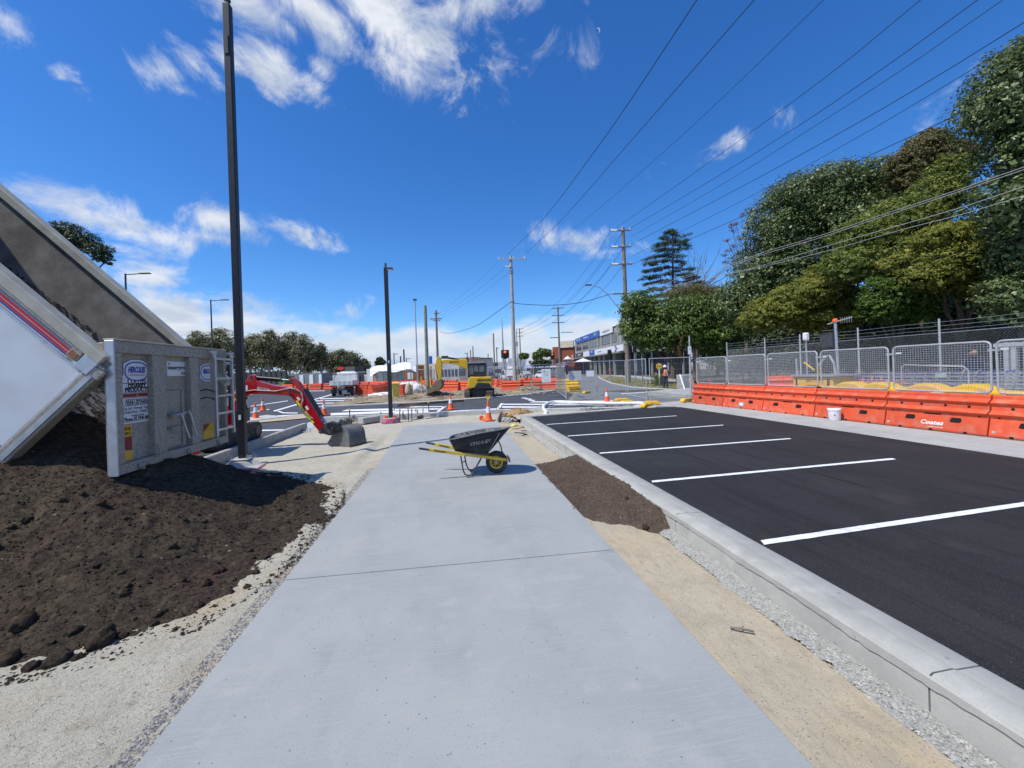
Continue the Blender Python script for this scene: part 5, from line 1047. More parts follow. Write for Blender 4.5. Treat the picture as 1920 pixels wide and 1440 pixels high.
# ================================================================ YELLOW DIGGER
yx = thing('excavator', 'yellow excavator with black cab digging on the dirt island, seen from behind', 'excavator'); DY = 25.6
for (u0, u1) in ((870.5, 880.5), (912, 924)):
    a = AT(u0, 740, DY); b_ = AT(u1, 740, DY); w = (b_-a).length; c = (a+b_)/2; c.z = .02
    P = []
    for (cy, a0, a1) in ((2.2, -90, 90), (.25, 90, 270)):
        for i in range(9): an = math.radians(a0+(a1-a0)*i/8); P.append((cy+.27*math.cos(an), .27+.27*math.sin(an)))
    tk = MB().prism(P, -w/2, w/2, lambda p, q, t: tuple(c+R_*t+F_*p+U_*q)).build('track', trk, yx, smooth=40)
    for i in range(6): MB().box((0,0,0), (w*.96, .03, .03), M=Matrix.Translation(c+F_*(-.03)+U_*(.08+.07*i)) @ Matrix.Rotation(-YAW, 4, 'Z')).build('track_lug', mat('track_dust', (.20,.17,.13), .9), tk)
def boxd(name, u0, u1, v0, v1, d0, dep, m, parent, bevel=.03):
    a, b_ = AT(u0, v1, d0), AT(u1, v0, d0); a2 = AT(u0, v0, d0); w = (b_-a2).length; 
    P = [AT(u0, v1, d0), AT(u1, v1, d0), AT(u1, v0, d0), AT(u0, v0, d0)]; vs = P+[p+F_*dep for p in P]
    return MB().add(vs, [(0,1,2,3),(7,6,5,4),(0,4,5,1),(1,5,6,2),(2,6,7,3),(3,7,4,0)]).build(name, m, parent, bevel=bevel)
boxd('undercarriage', 880, 912, 729, 741, DY+.5, 1.4, M_['dark'], yx)
slabpx('counterweight', [(876,728),(879,712),(882,707),(922,706),(923,725),(921,728),(917,719),(896,718),(890,727)], DY+.3, .55, M_['dyellow'], yx, .04)
slabpx('engine_grille', [(889,728.5),(896,717.5),(918,718),(922.5,729)], DY+.22, .5, M_['black'], yx, .03)
boxd('engine_hood', 881, 921, 706.5, 727, DY+.6, 1.5, M_['dyellow'], yx)
text('lettering', 'GEARON', .2, prb, yx, AT(907, 712.5, DY)+F_*.005, R_, U_, .003, 1.1, bold=.006)
cab = boxd('cab', 877, 910.5, 681, 708, DY+.75, 1.3, M_['black'], yx, .04)
gl = mat('cab_glass', (.10,.13,.15), .06, (.06,.08,.09), 3, spec=.8)
for (u0, u1, v0, v1) in ((879.5,887.5,685,702),(889,897,685,697),(898.5,908,685,697)): boxd('window', u0, u1, v0, v1, DY+.735, .02, gl, cab, 0)
MB().box((0,0,0), (1.25,1.5,.06), M=Matrix.Translation(AT(894, 680.5, DY+1.4)) @ Matrix.Rotation(-YAW, 4, 'Z')).build('cab_roof', mat('cab_roof_grey', (.3,.32,.34), .4), cab)
DB = DY+2.6
bm_ = slabpx('boom', [(828,681),(829.5,675),(836,674),(862,674.5),(868,672.5),(876,674),(878,690),(873,692),(866,688),(858,684),(838,681)], DB, .30, M_['dyellow'], yx, .03)
text('lettering', 'GEARON', .16, prb, bm_, AT(852, 678.5, DB)-F_*.16, R_, U_, .003, 1.1)
st_ = slabpx('stick', [(817.5,679),(819,672),(822.5,667.5),(826,671),(828.5,680),(828.5,695),(827.5,711),(823.5,712),(820,700),(818,690)], DB-.1, .26, M_['dyellow'], yx, .03)
MB().tube([AT(833,670,DB), AT(861,674,DB)], .07, 8).build('arm_cylinder', M_['black'], yx, smooth=50); MB().tube([AT(817.5,684,DB), AT(821,708,DB)], .07, 8).build('bucket_cylinder', M_['black'], yx, smooth=50); MB().box((0,0,0), (.5,.2,.2), M=Matrix.Translation(AT(834, 670, DB))).build('work_lamp', M_['dark'], yx)
bk = slabpx('bucket', [(819,712),(829,711),(832,722),(826,730),(812,736),(801,740),(803,733),(812,722)], DB-.3, .8, mat('muddy_steel', (.14,.11,.075), .85, (.22,.18,.12), 6), yx, .04)
# ================================================================ WHITE TIPPER TRUCK
tk0 = base(640, 34.6, -.02); tt = thing('tipper_truck', 'small white tipper truck parked on the road seen from behind', 'truck', tk0, -YAW+math.radians(13))
tw_ = mat('truck_white', (.74,.75,.70), .45, (.62,.63,.58), 3)
MB().box((0, 1.6, .62), (.75, 4.4, .18)).build('chassis', M_['dark'], tt); 
ty = MB().box((0, .95, .98), (1.86, 2.5, .06)).build('tray', tw_, tt)
for (c, d_) in (((0,-.31,1.17),(1.9,.05,.40)),((-.93,.95,1.17),(.05,2.5,.40)),((.93,.95,1.17),(.05,2.5,.40)),((0,2.2,1.4),(1.9,.06,.85))): MB().box(c, d_).build('tray_side', tw_, ty, bevel=.01)
for x in (-.6,-.2,.2,.6): MB().box((x,-.345,1.17), (.05,.02,.36)).build('tray_rib', tw_, ty)
cb_ = MB().prism([(2.35,.75),(2.35,2.05),(2.5,2.12),(3.5,2.1),(3.85,1.45),(3.95,.75)], -.85, .85, lambda a, b, t: (t, a, b)).build('cab', tw_, tt, bevel=.04, seg=2)
MB().box((0,2.335,1.72), (.75,.02,.28)).build('rear_window', mat('faded_glass', (.25,.27,.22), .3), cb_); MB().box((-.5,2.335,1.75), (.12,.02,.14)).build('warning_sticker', M_['yellow'], cb_)
for s in (-1, 1):
    MB().box((s*1.02, 3.7, 1.55), (.14,.08,.38)).build('mirror', M_['black'], cb_, bevel=.02); MB().box((s*.7,-.36,.86), (.25,.04,.1)).build('tail_light', mat('tail_red', (.3,.02,.02), .3), tt)
    MB().box((s*.66, .0, .48), (.5,.03,.4)).build('mudflap', M_['blackpl'], tt)
    for y in (.45, 3.2):
        w = MB().lathe([(.2,-.11),(.36,-.12),(.40,-.07),(.40,.07),(.36,.12),(.2,.11)], (s*.76, y, .40), 20, 'x').build('wheel', M_['blackpl'], tt, smooth=50); MB().lathe([(.06,-.10),(.2,-.12),(.2,.12),(.06,.10)], (s*.76, y, .40), 14, 'x').build('rim', tw_, w)
MB().box((0,-.34,.70), (.36,.02,.11)).build('number_plate', mat('plate_lilac', (.45,.42,.60), .5), tt); MB().box((0,-.1,.62), (1.7,.08,.12)).build('bumper', M_['dark'], tt)
MB().box((0, 3.0, 2.16), (1.2,.25,.10)).build('light_bar', M_['white'], tt)
# ================================================================ VEGETATION
bark = mat('grey_brown_bark', (.14,.11,.085), .9, (.07,.055,.042), 10, bump=.8, bscale=30)
barkr = mat('orange_bark', (.42,.17,.07), .8, (.16,.09,.06), 6, bump=.5, bscale=20)
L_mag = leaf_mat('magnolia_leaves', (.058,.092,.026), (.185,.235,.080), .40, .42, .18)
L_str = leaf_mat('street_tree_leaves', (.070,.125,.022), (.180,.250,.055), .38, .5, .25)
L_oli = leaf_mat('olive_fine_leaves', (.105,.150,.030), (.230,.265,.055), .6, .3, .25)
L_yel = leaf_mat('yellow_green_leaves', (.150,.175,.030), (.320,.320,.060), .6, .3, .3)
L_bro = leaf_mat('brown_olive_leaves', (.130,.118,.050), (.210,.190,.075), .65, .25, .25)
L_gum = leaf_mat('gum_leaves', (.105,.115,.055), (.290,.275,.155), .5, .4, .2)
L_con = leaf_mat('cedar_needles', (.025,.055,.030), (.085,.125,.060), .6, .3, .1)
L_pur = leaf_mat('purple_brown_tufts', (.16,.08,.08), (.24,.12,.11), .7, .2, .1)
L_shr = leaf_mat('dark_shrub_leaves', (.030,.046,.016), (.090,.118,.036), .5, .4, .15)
def leaves(name, blobs, n, size, m, parent, clump=.22, dens=26, flat=.6, drop=.35, aspect=.42, inner=.18, updir=.5, ragged=.22, kind='stuff', fill=.09):
    """blobs: (centre, rx, ry, rz). Leaves are gathered in clumps spread over and inside each ellipsoid."""
    vol = np.array([b[1]*b[2]+b[1]*b[3]+b[2]*b[3] for b in blobs]); cnt = (n*vol/vol.sum()).astype(int)
    PTS = []; NRM = []; TNT = []; SZ = []
    for (c, rx_, ry_, rz_), k in zip(blobs, cnt):
        nc = max(6, k//dens); d = rng.normal(size=(nc, 3)); d /= np.linalg.norm(d, axis=1)[:, None]
        low = d[:, 2] < -.2; d[low & (rng.random(nc) > drop), 2] *= -1
        r = 1-np.abs(rng.normal(0, ragged*.55, nc)); r = np.where(rng.random(nc) < inner, rng.uniform(.3, .85, nc), r); r += rng.normal(0, .05, nc)
        R3 = np.array([rx_, ry_, rz_]); cc = np.array(c)+d*r[:, None]*R3
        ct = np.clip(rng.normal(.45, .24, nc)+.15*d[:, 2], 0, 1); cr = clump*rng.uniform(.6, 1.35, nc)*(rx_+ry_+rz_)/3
        idx = rng.integers(0, nc, k); off = rng.normal(size=(k, 3))*cr[idx][:, None]*.55; off[:, 2] *= flat
        p = cc[idx]+off; nn = d[idx]*.7+np.array([0, 0, updir])+rng.normal(0, .55, (k, 3))+off/(cr[idx][:, None]+1e-6)*.35
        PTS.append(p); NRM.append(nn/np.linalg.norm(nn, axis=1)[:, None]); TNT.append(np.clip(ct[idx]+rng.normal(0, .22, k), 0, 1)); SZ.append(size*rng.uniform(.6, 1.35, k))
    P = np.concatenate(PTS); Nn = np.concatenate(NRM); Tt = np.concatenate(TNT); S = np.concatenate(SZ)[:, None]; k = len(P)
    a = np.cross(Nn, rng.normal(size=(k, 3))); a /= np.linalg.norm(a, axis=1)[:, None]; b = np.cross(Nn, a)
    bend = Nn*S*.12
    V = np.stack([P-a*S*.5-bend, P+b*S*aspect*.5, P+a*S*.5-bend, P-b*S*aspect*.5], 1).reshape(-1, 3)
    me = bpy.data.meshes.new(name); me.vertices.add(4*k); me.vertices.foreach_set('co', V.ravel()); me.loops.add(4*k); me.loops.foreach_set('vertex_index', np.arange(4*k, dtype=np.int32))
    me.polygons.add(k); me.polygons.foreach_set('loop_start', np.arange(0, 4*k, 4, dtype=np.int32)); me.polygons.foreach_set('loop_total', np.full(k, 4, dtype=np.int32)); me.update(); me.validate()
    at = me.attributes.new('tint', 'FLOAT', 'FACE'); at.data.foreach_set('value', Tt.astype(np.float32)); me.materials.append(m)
    o = bpy.data.objects.new(name, me); COL.objects.link(o); o.parent = parent
    if kind: o['kind'] = kind
    if fill: leaves('inner_foliage', [(b[0], b[1]*.72, b[2]*.72, b[3]*.72) for b in blobs], int(n*fill*2), size*1.7, m, parent, .5, 8, .8, 1, .7, .6, .2, .8, 'stuff', 0)
    return o
def blob(u, v, ru, rv, d, dz=None):
    s = d/FPX; c = AT(u, v, d); r = dz if dz is not None else ru*s*.8
    return (tuple(c), ru*s, r, rv*s)
def limb(mb, p0, p1, r0, r1, k=6, wob=.12):
    p0, p1 = Vector(p0), Vector(p1); L = (p1-p0).length; P = []
    for i in range(k+1):
        s = i/k; w = math.sin(PI*s)*L*wob; P.append(p0.lerp(p1, s)+Vector((noise.noise(p0*3+Vector((s*3, 0, 0))), noise.noise(p0*3+Vector((0, s*3, 5))), .3*noise.noise(p0+Vector((s*2, 3, 0)))))*w)
    mb.tube(P, [r0+(r1-r0)*i/k for i in range(k+1)], 7); return P
def tree(name, label, ub, d, blobs, n, size, m, tr=.22, bk=None, group=None, limbs=5, split=.35, base_z=0, **kw):
    b = base(ub, d, base_z); t = thing(name, label, 'tree', group=group)
    cen = sum((Vector(x[0]) for x in blobs), Vector())/len(blobs); mb = MB(); fork = b.lerp(Vector((cen.x*.5+b.x*.5, cen.y*.5+b.y*.5, cen.z)), split); fork.z = b.z+(cen.z-b.z)*split
    limb(mb, b-U_*.1, fork, tr, tr*.75, 6, .06)
    for i, x in enumerate(blobs[:limbs]): P = limb(mb, fork, x[0], tr*.55, tr*.12, 6, .15)
    mb.build('trunk', bk or bark, t, smooth=60); leaves('crown', blobs, n, size, m, t, **kw); return t
# --- right hand side
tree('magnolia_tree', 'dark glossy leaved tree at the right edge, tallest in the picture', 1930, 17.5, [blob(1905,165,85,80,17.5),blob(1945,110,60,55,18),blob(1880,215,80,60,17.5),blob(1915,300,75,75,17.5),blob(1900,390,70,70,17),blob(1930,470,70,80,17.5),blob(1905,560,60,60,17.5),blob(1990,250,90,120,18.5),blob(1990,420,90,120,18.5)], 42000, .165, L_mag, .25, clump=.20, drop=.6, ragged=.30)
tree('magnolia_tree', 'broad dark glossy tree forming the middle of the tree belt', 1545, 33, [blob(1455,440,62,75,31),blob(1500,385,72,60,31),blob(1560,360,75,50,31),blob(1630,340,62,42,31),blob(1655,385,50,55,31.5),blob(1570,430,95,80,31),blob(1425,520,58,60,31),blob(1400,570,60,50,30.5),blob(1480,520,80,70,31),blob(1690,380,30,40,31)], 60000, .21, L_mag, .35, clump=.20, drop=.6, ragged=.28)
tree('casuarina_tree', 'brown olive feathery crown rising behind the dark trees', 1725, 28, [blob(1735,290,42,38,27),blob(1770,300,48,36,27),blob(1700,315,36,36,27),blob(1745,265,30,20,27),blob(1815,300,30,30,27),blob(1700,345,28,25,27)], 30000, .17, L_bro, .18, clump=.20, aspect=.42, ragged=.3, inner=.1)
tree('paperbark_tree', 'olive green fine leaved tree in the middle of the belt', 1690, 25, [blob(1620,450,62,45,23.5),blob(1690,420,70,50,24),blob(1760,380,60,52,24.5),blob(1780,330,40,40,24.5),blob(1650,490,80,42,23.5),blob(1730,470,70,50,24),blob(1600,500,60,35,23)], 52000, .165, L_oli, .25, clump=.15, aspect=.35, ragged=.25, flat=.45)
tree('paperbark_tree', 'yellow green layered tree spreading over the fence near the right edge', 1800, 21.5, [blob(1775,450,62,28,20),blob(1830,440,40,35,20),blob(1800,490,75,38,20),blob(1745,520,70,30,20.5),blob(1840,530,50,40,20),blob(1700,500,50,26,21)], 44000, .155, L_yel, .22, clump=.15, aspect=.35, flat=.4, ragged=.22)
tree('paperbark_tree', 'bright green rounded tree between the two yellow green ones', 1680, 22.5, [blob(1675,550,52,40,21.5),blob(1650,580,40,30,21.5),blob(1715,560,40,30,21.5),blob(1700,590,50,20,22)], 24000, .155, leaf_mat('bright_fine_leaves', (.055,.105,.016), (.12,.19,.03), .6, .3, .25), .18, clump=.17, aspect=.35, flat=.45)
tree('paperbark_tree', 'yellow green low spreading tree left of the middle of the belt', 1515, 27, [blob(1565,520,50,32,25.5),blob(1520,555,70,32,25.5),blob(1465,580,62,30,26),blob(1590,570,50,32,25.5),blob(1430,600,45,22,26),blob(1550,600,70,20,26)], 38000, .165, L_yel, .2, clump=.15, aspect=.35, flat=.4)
tree('street_tree', 'bright green broad leaved street tree with orange branch above the traffic controller', 1272, 36, [blob(1196,578,36,34,36),blob(1188,618,28,38,36),blob(1240,595,44,42,36),blob(1300,590,50,36,36),blob(1262,628,62,32,36),blob(1340,590,52,38,36),blob(1340,635,55,32,36),blob(1385,610,36,40,36),blob(1215,640,30,24,36)], 34000, .24, L_str, .30, clump=.24, drop=.55, split=.22)
tb_ = thing('branch_stub', None, None) if False else None
mb = MB(); limb(mb, AT(1276,668,35.2), AT(1272,650,34.8), .16, .14, 4, .02); limb(mb, AT(1272,650,34.8), AT(1282,628,34.4), .14, .09, 5, .1); o = mb.build('orange_limb', barkr, [x for x in COL.objects if x.name.startswith('street_tree')][0], smooth=60, label='bare orange coloured limb')
tree('wattle_tree', 'low brown olive dome of foliage between cedar and street tree', 1310, 46, [blob(1295,548,45,14,46),blob(1330,552,38,16,46),blob(1265,556,30,14,46)], 9000, .16, L_bro, .2, clump=.2, aspect=.35)
# cedar
t = thing('cedar_tree', 'dark cedar with tiered drooping branches standing above the street tree', 'tree'); DC = 50; b = base(1262, DC); mb = MB(); limb(mb, b, AT(1261,428,DC), .35, .04, 8, .01); bl = []
for (v, wl2, wr) in [(432,6,8),(442,18,20),(450,10,26),(458,36,30),(468,34,18),(478,42,20),(490,50,26),(503,54,34),(516,56,46),(528,52,58),(540,50,60),(552,45,40),(565,40,30)]:
    for s, w in ((-1, wl2), (1, wr)):
        e = AT(1261+s*w, v+w*.10, DC+random.uniform(-1.5, 1.5)); P = limb(mb, AT(1261, v-2, DC), e, .07, .015, 5, .03)
        for q in np.linspace(.25, 1, max(3, int(w/6))): c = AT(1261, v-2, DC).lerp(e, q); bl.append((tuple(c+Vector((0, random.uniform(-1.2, 1.2), -.05))), .55+.3*(1-q), .8, .17))
mb.build('trunk', bark, t, smooth=60); leaves('crown', bl, 24000, .27, L_con, t, clump=.55, dens=9, flat=.35, aspect=.22, inner=.4, ragged=.7, fill=0)
# bare tree and purple tufted tree
t = thing('bare_tree', 'leafless pale branched tree right of the dark cedar', 'tree'); mb = MB(); r0 = AT(1302, 545, 49); limb(mb, base(1302, 49), r0, .25, .16, 6, .02)
for k in range(26):
    a = random.uniform(-1.25, 1.3); Lk = random.uniform(3.2, 6.6); s = random.uniform(0, .6); p = r0+U_*(-1+s*1.2); e = p+(R_*math.sin(a)+U_*math.cos(a)*.95+F_*random.uniform(-.4, .4))*Lk; P = limb(mb, p, e, .055, .014, 6, .12)
    for j in range(4): q = P[random.randint(2, 5)]; limb(mb, q, q+(e-p).normalized()*random.uniform(.6, 1.6)+Vector((random.uniform(-.8, .8), random.uniform(-.8, .8), random.uniform(0, .9))), .022, .008, 3, .1)
mb.build('branches', mat('bare_wood', (.20,.17,.15), .9, (.13,.11,.10), 5), t, smooth=60)
t = thing('flowering_tree', 'thin tree with sparse purple brown tufts against the sky', 'tree'); mb = MB(); bl = []; r0 = AT(1397, 520, 42); limb(mb, base(1400, 42), r0, .22, .14, 6, .02)
for (u, v) in [(1408,400),(1425,398),(1392,404),(1432,412),(1415,410),(1380,420),(1370,424),(1400,420),(1428,425),(1374,432),(1412,436),(1388,448),(1366,470),(1375,462),(1358,480),(1382,476),(1402,470),(1412,478),(1360,492),(1378,490),(1362,452)]:
    e = AT(u, v, 42+random.uniform(-1, 1)); limb(mb, r0+U_*random.uniform(-.5, 1), e, .05, .012, 6, .10); bl.append((tuple(e), .45, .45, .28))
mb.build('branches', mat('purple_wood', (.20,.13,.12), .9), t, smooth=60); leaves('tufts', bl, 2600, .13, L_pur, t, clump=.5, dens=8, inner=.5, ragged=.8, fill=0)
# dark understorey behind the chain link
for i, (u, d, ru, vt, lab) in enumerate([(1395, 33, 45, 668, 'dark shrub under the street tree by the second mesh panel'), (1450, 31, 50, 650, 'dark shrub behind the spare barriers'), (1520, 29, 55, 645, 'dark shrub behind the lighting tower'), (1600, 27, 60, 632, 'dark shrub behind the chain link left of centre'), (1690, 24, 70, 622, 'dark shrub behind the trolleys'), (1790, 22, 75, 610, 'dark shrub behind the man at the trolleys'), (1900, 20.5, 85, 600, 'dark shrub behind the steel stand at the right edge'), (2040, 19, 110, 570, 'dark shrub beyond the right edge of the picture')]):
    vb = 700; h = (vb-vt)/2; t = thing('shrub', lab, 'shrub', group='dark shrubs under the tree belt'); mb = MB()
    for k in range(4): limb(mb, base(u+random.uniform(-ru, ru)*.5, d), AT(u+random.uniform(-ru, ru)*.7, vt+10, d), .10, .03, 5, .1)
    mb.build('stems', bark, t, smooth=60); leaves('foliage', [blob(u, vt+h*.7, ru*1.15, h*.8, d+1), blob(u-ru*.4, vt+h*1.2, ru*.7, h*.7, d+.6), blob(u+ru*.5, vt+h*1.2, ru*.7, h*.7, d+.6)], 5200, .20, L_shr, t, clump=.3, dens=12, drop=.9)
for (u0, d0, u1, v1, d1) in [(1440,27,1420,600,27),(1452,27,1475,590,26),(1610,24,1575,585,24),(1618,24,1650,560,23),(1690,22,1720,590,22),(1760,20.5,1720,560,21),(1790,20,1830,560,20),(1850,19,1880,600,18)]:
    pass
for i, (u, v, ru, rv, d, lab) in enumerate([(1345,640,60,48,52,'dark background tree behind the street tree trunk'),(1440,640,65,50,44,'dark background tree behind the second mesh panel'),(1530,630,70,55,42,'dark background tree behind the lighting tower'),(1630,620,75,65,38,'dark background tree behind the chain link in the middle'),(1740,600,80,75,34,'dark background tree behind the shopping trolleys'),(1850,580,85,90,31,'dark background tree behind the man and steel stand'),(1980,560,110,110,29,'dark background tree beyond the right edge')]):
    tree('background_tree', lab, u, d, [blob(u, v, ru, rv, d), blob(u-ru*.3, v-rv*.2, ru*.6, rv*.6, d), blob(u+ru*.4, v+rv*.2, ru*.7, rv*.7, d)], 9000, .36, L_shr, .25, group='dark background trees under the belt', clump=.25, dens=14, drop=.9)
# --- left hand side
tree('gum_tree', 'dark gum tree whose top shows above the raised trailer', 60, 38, [blob(120,440,38,22,38),blob(155,455,30,20,38),blob(185,472,26,16,38),blob(200,488,14,12,38),blob(92,450,26,26,38),blob(60,480,50,50,38)], 14000, .19, L_shr, .4, clump=.22)
gl_ = [(372,640,30,30,82,'gum tree at the left end of the far belt, beside the trailer'),(415,638,34,34,84,'gum tree in the far belt just left of the tall black pole'),(470,645,26,30,86,'small dense gum tree just right of the tall black pole'),(503,640,30,34,84,'pale gum tree above the red excavator boom'),(540,645,32,36,86,'spreading gum tree right of the excavator boom knuckle'),(572,650,24,36,84,'tall leafy gum tree in the middle of the far belt'),(600,660,16,24,86,'thin gum tree with an orange brown top left of the white truck'),(635,670,26,24,92,'round grey green gum tree behind the white truck'),(658,674,18,20,98,'smaller gum tree at the right end of the far belt'),(680,682,14,14,105,'last low gum tree of the far belt before the tent')]
for i, (u, v, ru, rv, d, lab) in enumerate(gl_):
    bl = [blob(u, v, ru*.8, rv*.6, d), blob(u-ru*.5, v+rv*.4, ru*.6, rv*.5, d), blob(u+ru*.5, v+rv*.35, ru*.6, rv*.5, d), blob(u+random.uniform(-.3, .3)*ru, v-rv*.35, ru*.4, rv*.4, d), blob(u, v+rv*.9, ru*.9, rv*.6, d+1)]
    tree('gum_tree', lab, u+random.uniform(-4, 4), d, bl, 6500, .34, L_gum, .25, mat('pale_gum_bark', (.32,.28,.23), .8, (.2,.17,.14), 2), 'gum trees in the far left belt', clump=.30, dens=16, ragged=.5, drop=.8)
w = thing('far_wood', 'dark wood closing the view behind the far gum trees', 'wood'); w['kind'] = 'stuff'
bl = [blob(u, 682, 26, 26, 98) for u in range(300, 670, 24)]; o = leaves('far_wood', bl, 14000, .45, L_shr, w, clump=.3)
tree('pine_tree', 'small dark pine standing alone left of the shorter black pole', 713, 118, [blob(712,675,8,5,118),blob(716,680,8,6,118),blob(708,682,6,6,118)], 2500, .5, L_shr, .2)
for (u, v, ru, rv, d, lab, nm) in [(1020,662,14,9,108,'dark green tree above the far shop awning','tree'),(1008,668,10,8,108,'lighter green tree left of the far shop tree','tree'),(1015,681,20,6,88,'low green shrub row in front of the far shops','s'),(982,668,10,6,130,'far green tree beside the small utility pole','tree'),(921,684,12,4,140,'low green tree far behind the digger cab','tree')]:
    tree('shop_tree' if nm == 'tree' else 'shrub', lab, u, d, [blob(u-ru*.4, v, ru*.6, rv, d), blob(u+ru*.4, v, ru*.6, rv*.9, d), blob(u, v-rv*.4, ru*.5, rv*.6, d)], 3500, .42, L_str if nm != 's' else L_shr, .12, clump=.3, drop=.8)
# flax plant by the controller
t = thing('flax_plant', 'spiky green flax clump left of the traffic controller', 'plant'); c = base(1235, 33); mb = MB()
for k in range(150):
    a = random.uniform(0, 6.28); l = random.uniform(.7, 1.35); rr = random.uniform(.1, .75); p = c+Vector((random.uniform(-.3, .3), random.uniform(-.3, .3), 0)); q = p+Vector((math.cos(a)*rr*.6, math.sin(a)*rr*.6, l*.8)); e = p+Vector((math.cos(a)*rr*1.3, math.sin(a)*rr*1.3, l*.75)); s = Vector((-math.sin(a), math.cos(a), 0))*.025
    mb.quad(p-s, p+s, q+s, q-s); mb.quad(q-s, q+s, e)
mb.build('blades', mat('flax_green', (.12,.17,.03), .5, (.25,.27,.06), 3), t, kind='stuff')
n = 2600; P = []
while len(P) < n:
    u, v = random.uniform(1130, 1300), random.uniform(705, 728); g = g2(u, v)
    if inpoly(g[0], g[1], [tuple(isl.data.vertices[i].co[:2]) for i in range(len(isl.data.vertices))]): P.append((g[0], g[1], 0))
mb = MB()
for (x, y, z) in P: a = random.uniform(0, 6.3); s = Vector((math.cos(a), math.sin(a), 0))*.05; mb.quad(Vector((x, y, -.01))-s, Vector((x, y, -.01))+s, Vector((x, y, random.uniform(.05, .12)))+s*random.uniform(-1, 1))
tag(mb.build('verge_grass', mat('dry_grass_blades', (.30,.27,.10), .8, (.18,.20,.06), 2), kind='stuff'), 'sparse dry grass tufts on the kerbed island by the street', 'grass')
mb = MB()
for k in range(260): c = base(800+random.gauss(0, 2.4), 37+random.gauss(0, .5)); s = Vector((random.uniform(-.1, .1), random.uniform(-.1, .1), 0)); mb.quad(c, c+s*.4, c+s*2+U_*random.uniform(.3, .75))
t = thing('weed_clump', 'green weeds growing round the foot of the greenish pole', 'weeds'); mb.build('weeds', mat('weed_green', (.06,.13,.02), .7, (.12,.2,.04), 3), t, kind='stuff')

# ================================================================ UTILITY POLES AND WIRES
conc_p = mat('concrete_pole', (.42,.42,.40), .8, (.34,.34,.33), 4); wood_p = mat('timber_pole', (.26,.22,.18), .9, (.15,.125,.10), 5, bump=.4, bscale=12); ins = mat('white_insulator', (.8,.8,.8), .3)
def pole(name, label, ut, vt, d, r0, r1, m, arms=(), cat='power pole', zb=0, ub=None):
    top = AT(ut, vt, d); b = Vector((top.x, top.y, zb)) ; t = thing(name, label, cat, b, -YAW); h = top.z-zb
    MB().cyl((0,0,0), (0,0,h), r0, r1, n=14).build('shaft', m, t, smooth=50)
    for (v, w0, w1, th) in arms:
        z = AT(ut, v, d).z-zb; s = d/FPX; MB().box(((w0+w1)/2*s, -.16, z), ((w1-w0)*s, .11, th)).build('crossarm', wood_p if m is wood_p else M_['galv'], t)
        for q in (w0+2, (w0+w1)*.5+3, w1-2): MB().cyl((q*s, -.16, z+th/2), (q*s, -.16, z+th/2+.18), .05, n=8).build('insulator', ins, t)
    return t
p1 = pole('power_pole', 'grey concrete power pole with short crossarm in the centre of the picture', 957.5, 480, 42, .235, .15, conc_p, [(486.5,-24,28,.13)])
s_ = 42/FPX
for v in (508, 512, 566): MB().cyl((0,0,AT(957,v,42).z), (0,0,AT(957,v,42).z+.1), .24, n=14).build('band', M_['galv'], p1, smooth=50)
MB().box((-.35,-.2,AT(957,500,42).z), (.55,.15,.12)).build('bracket', ins, p1); MB().cyl((-14*s_,-.16,AT(957,486,42).z), (-14*s_,-.16,AT(957,477,42).z), .04).cyl((22*s_,-.16,AT(957,486,42).z), (22*s_,-.16,AT(957,475,42).z), .05).build('spike', M_['galv'], p1)
MB().box((.32,-.05,AT(966,645,42).z), (.3,.25,.5)).build('switch_box', M_['galv'], p1); MB().cyl((.33,-.1,0), (.33,-.1,6), .05, n=8).build('conduit', M_['galv'], p1)
p2 = pole('power_pole', 'tall timber power pole with three stacked crossarms beside the street tree', 1168, 427, 42, .26, .17, wood_p, [(433,-24,14,.14),(463.5,-24,14,.14),(496,-24,14,.14),(551,-25,6,.14)])
for v in (433, 463.5, 496): MB().cyl((-23*s_,-.16,AT(1168,v,42).z), (-12*s_,-.16,AT(1168,v,42).z), .12, n=10).build('white_sleeve', ins, p2, smooth=50)
MB().tube([(.2,0,AT(1176,600,42).z), (-1.9,-.1,AT(1125,553,42).z), (-2.7,-.1,AT(1112,540,42).z), (-3.4,-.1,AT(1103,536,42).z)], .045, 8).build('lamp_arm', M_['galv'], p2, smooth=60); MB().box((-3.9,-.1,AT(1097,535,42).z), (.7,.25,.12)).build('lamp_head', M_['dark'], p2, bevel=.03)
pole('power_pole', 'mid distance timber power pole with three crossarms left of the brick building', 1046, 575, 95, .28, .18, wood_p, [(578,-12,11,.2),(591.5,-12,11,.2),(605,-12,11,.2),(624,4,26,.15),(633,-17,-2,.2)])
pole('power_pole', 'small far power pole with three crossarms right of the concrete pole', 974, 616, 150, .28, .2, wood_p, [(617,-7,7,.2),(624,-7,7,.2),(630.5,-7,7,.2)])
pole('power_pole', 'far timber power pole with crossarms above the yellow digger boom', 817.5, 582, 75, .26, .18, wood_p, [(588,-4,6,.2),(598,-11,11,.2),(601,-6,8,.15)])
pole('old_pole', 'plain greenish timber pole left of the yellow digger bucket', 797, 573, 40, .20, .15, mat('mossy_timber', (.27,.31,.24), .9, (.2,.22,.17), 3), cat='pole')
q = pole('lamp_post', 'thin grey lamp post with small top light left of the greenish pole', 778, 563, 46, .085, .06, M_['galv'], cat='lamp post'); MB().box((0,0,AT(778,562,46).z), (.4,.3,.18)).build('lamp_head', M_['dark'], q); MB().cyl((-.5,0,AT(778,600,46).z), (0,0,AT(778,600,46).z), .03).build('side_arm', M_['galv'], q)
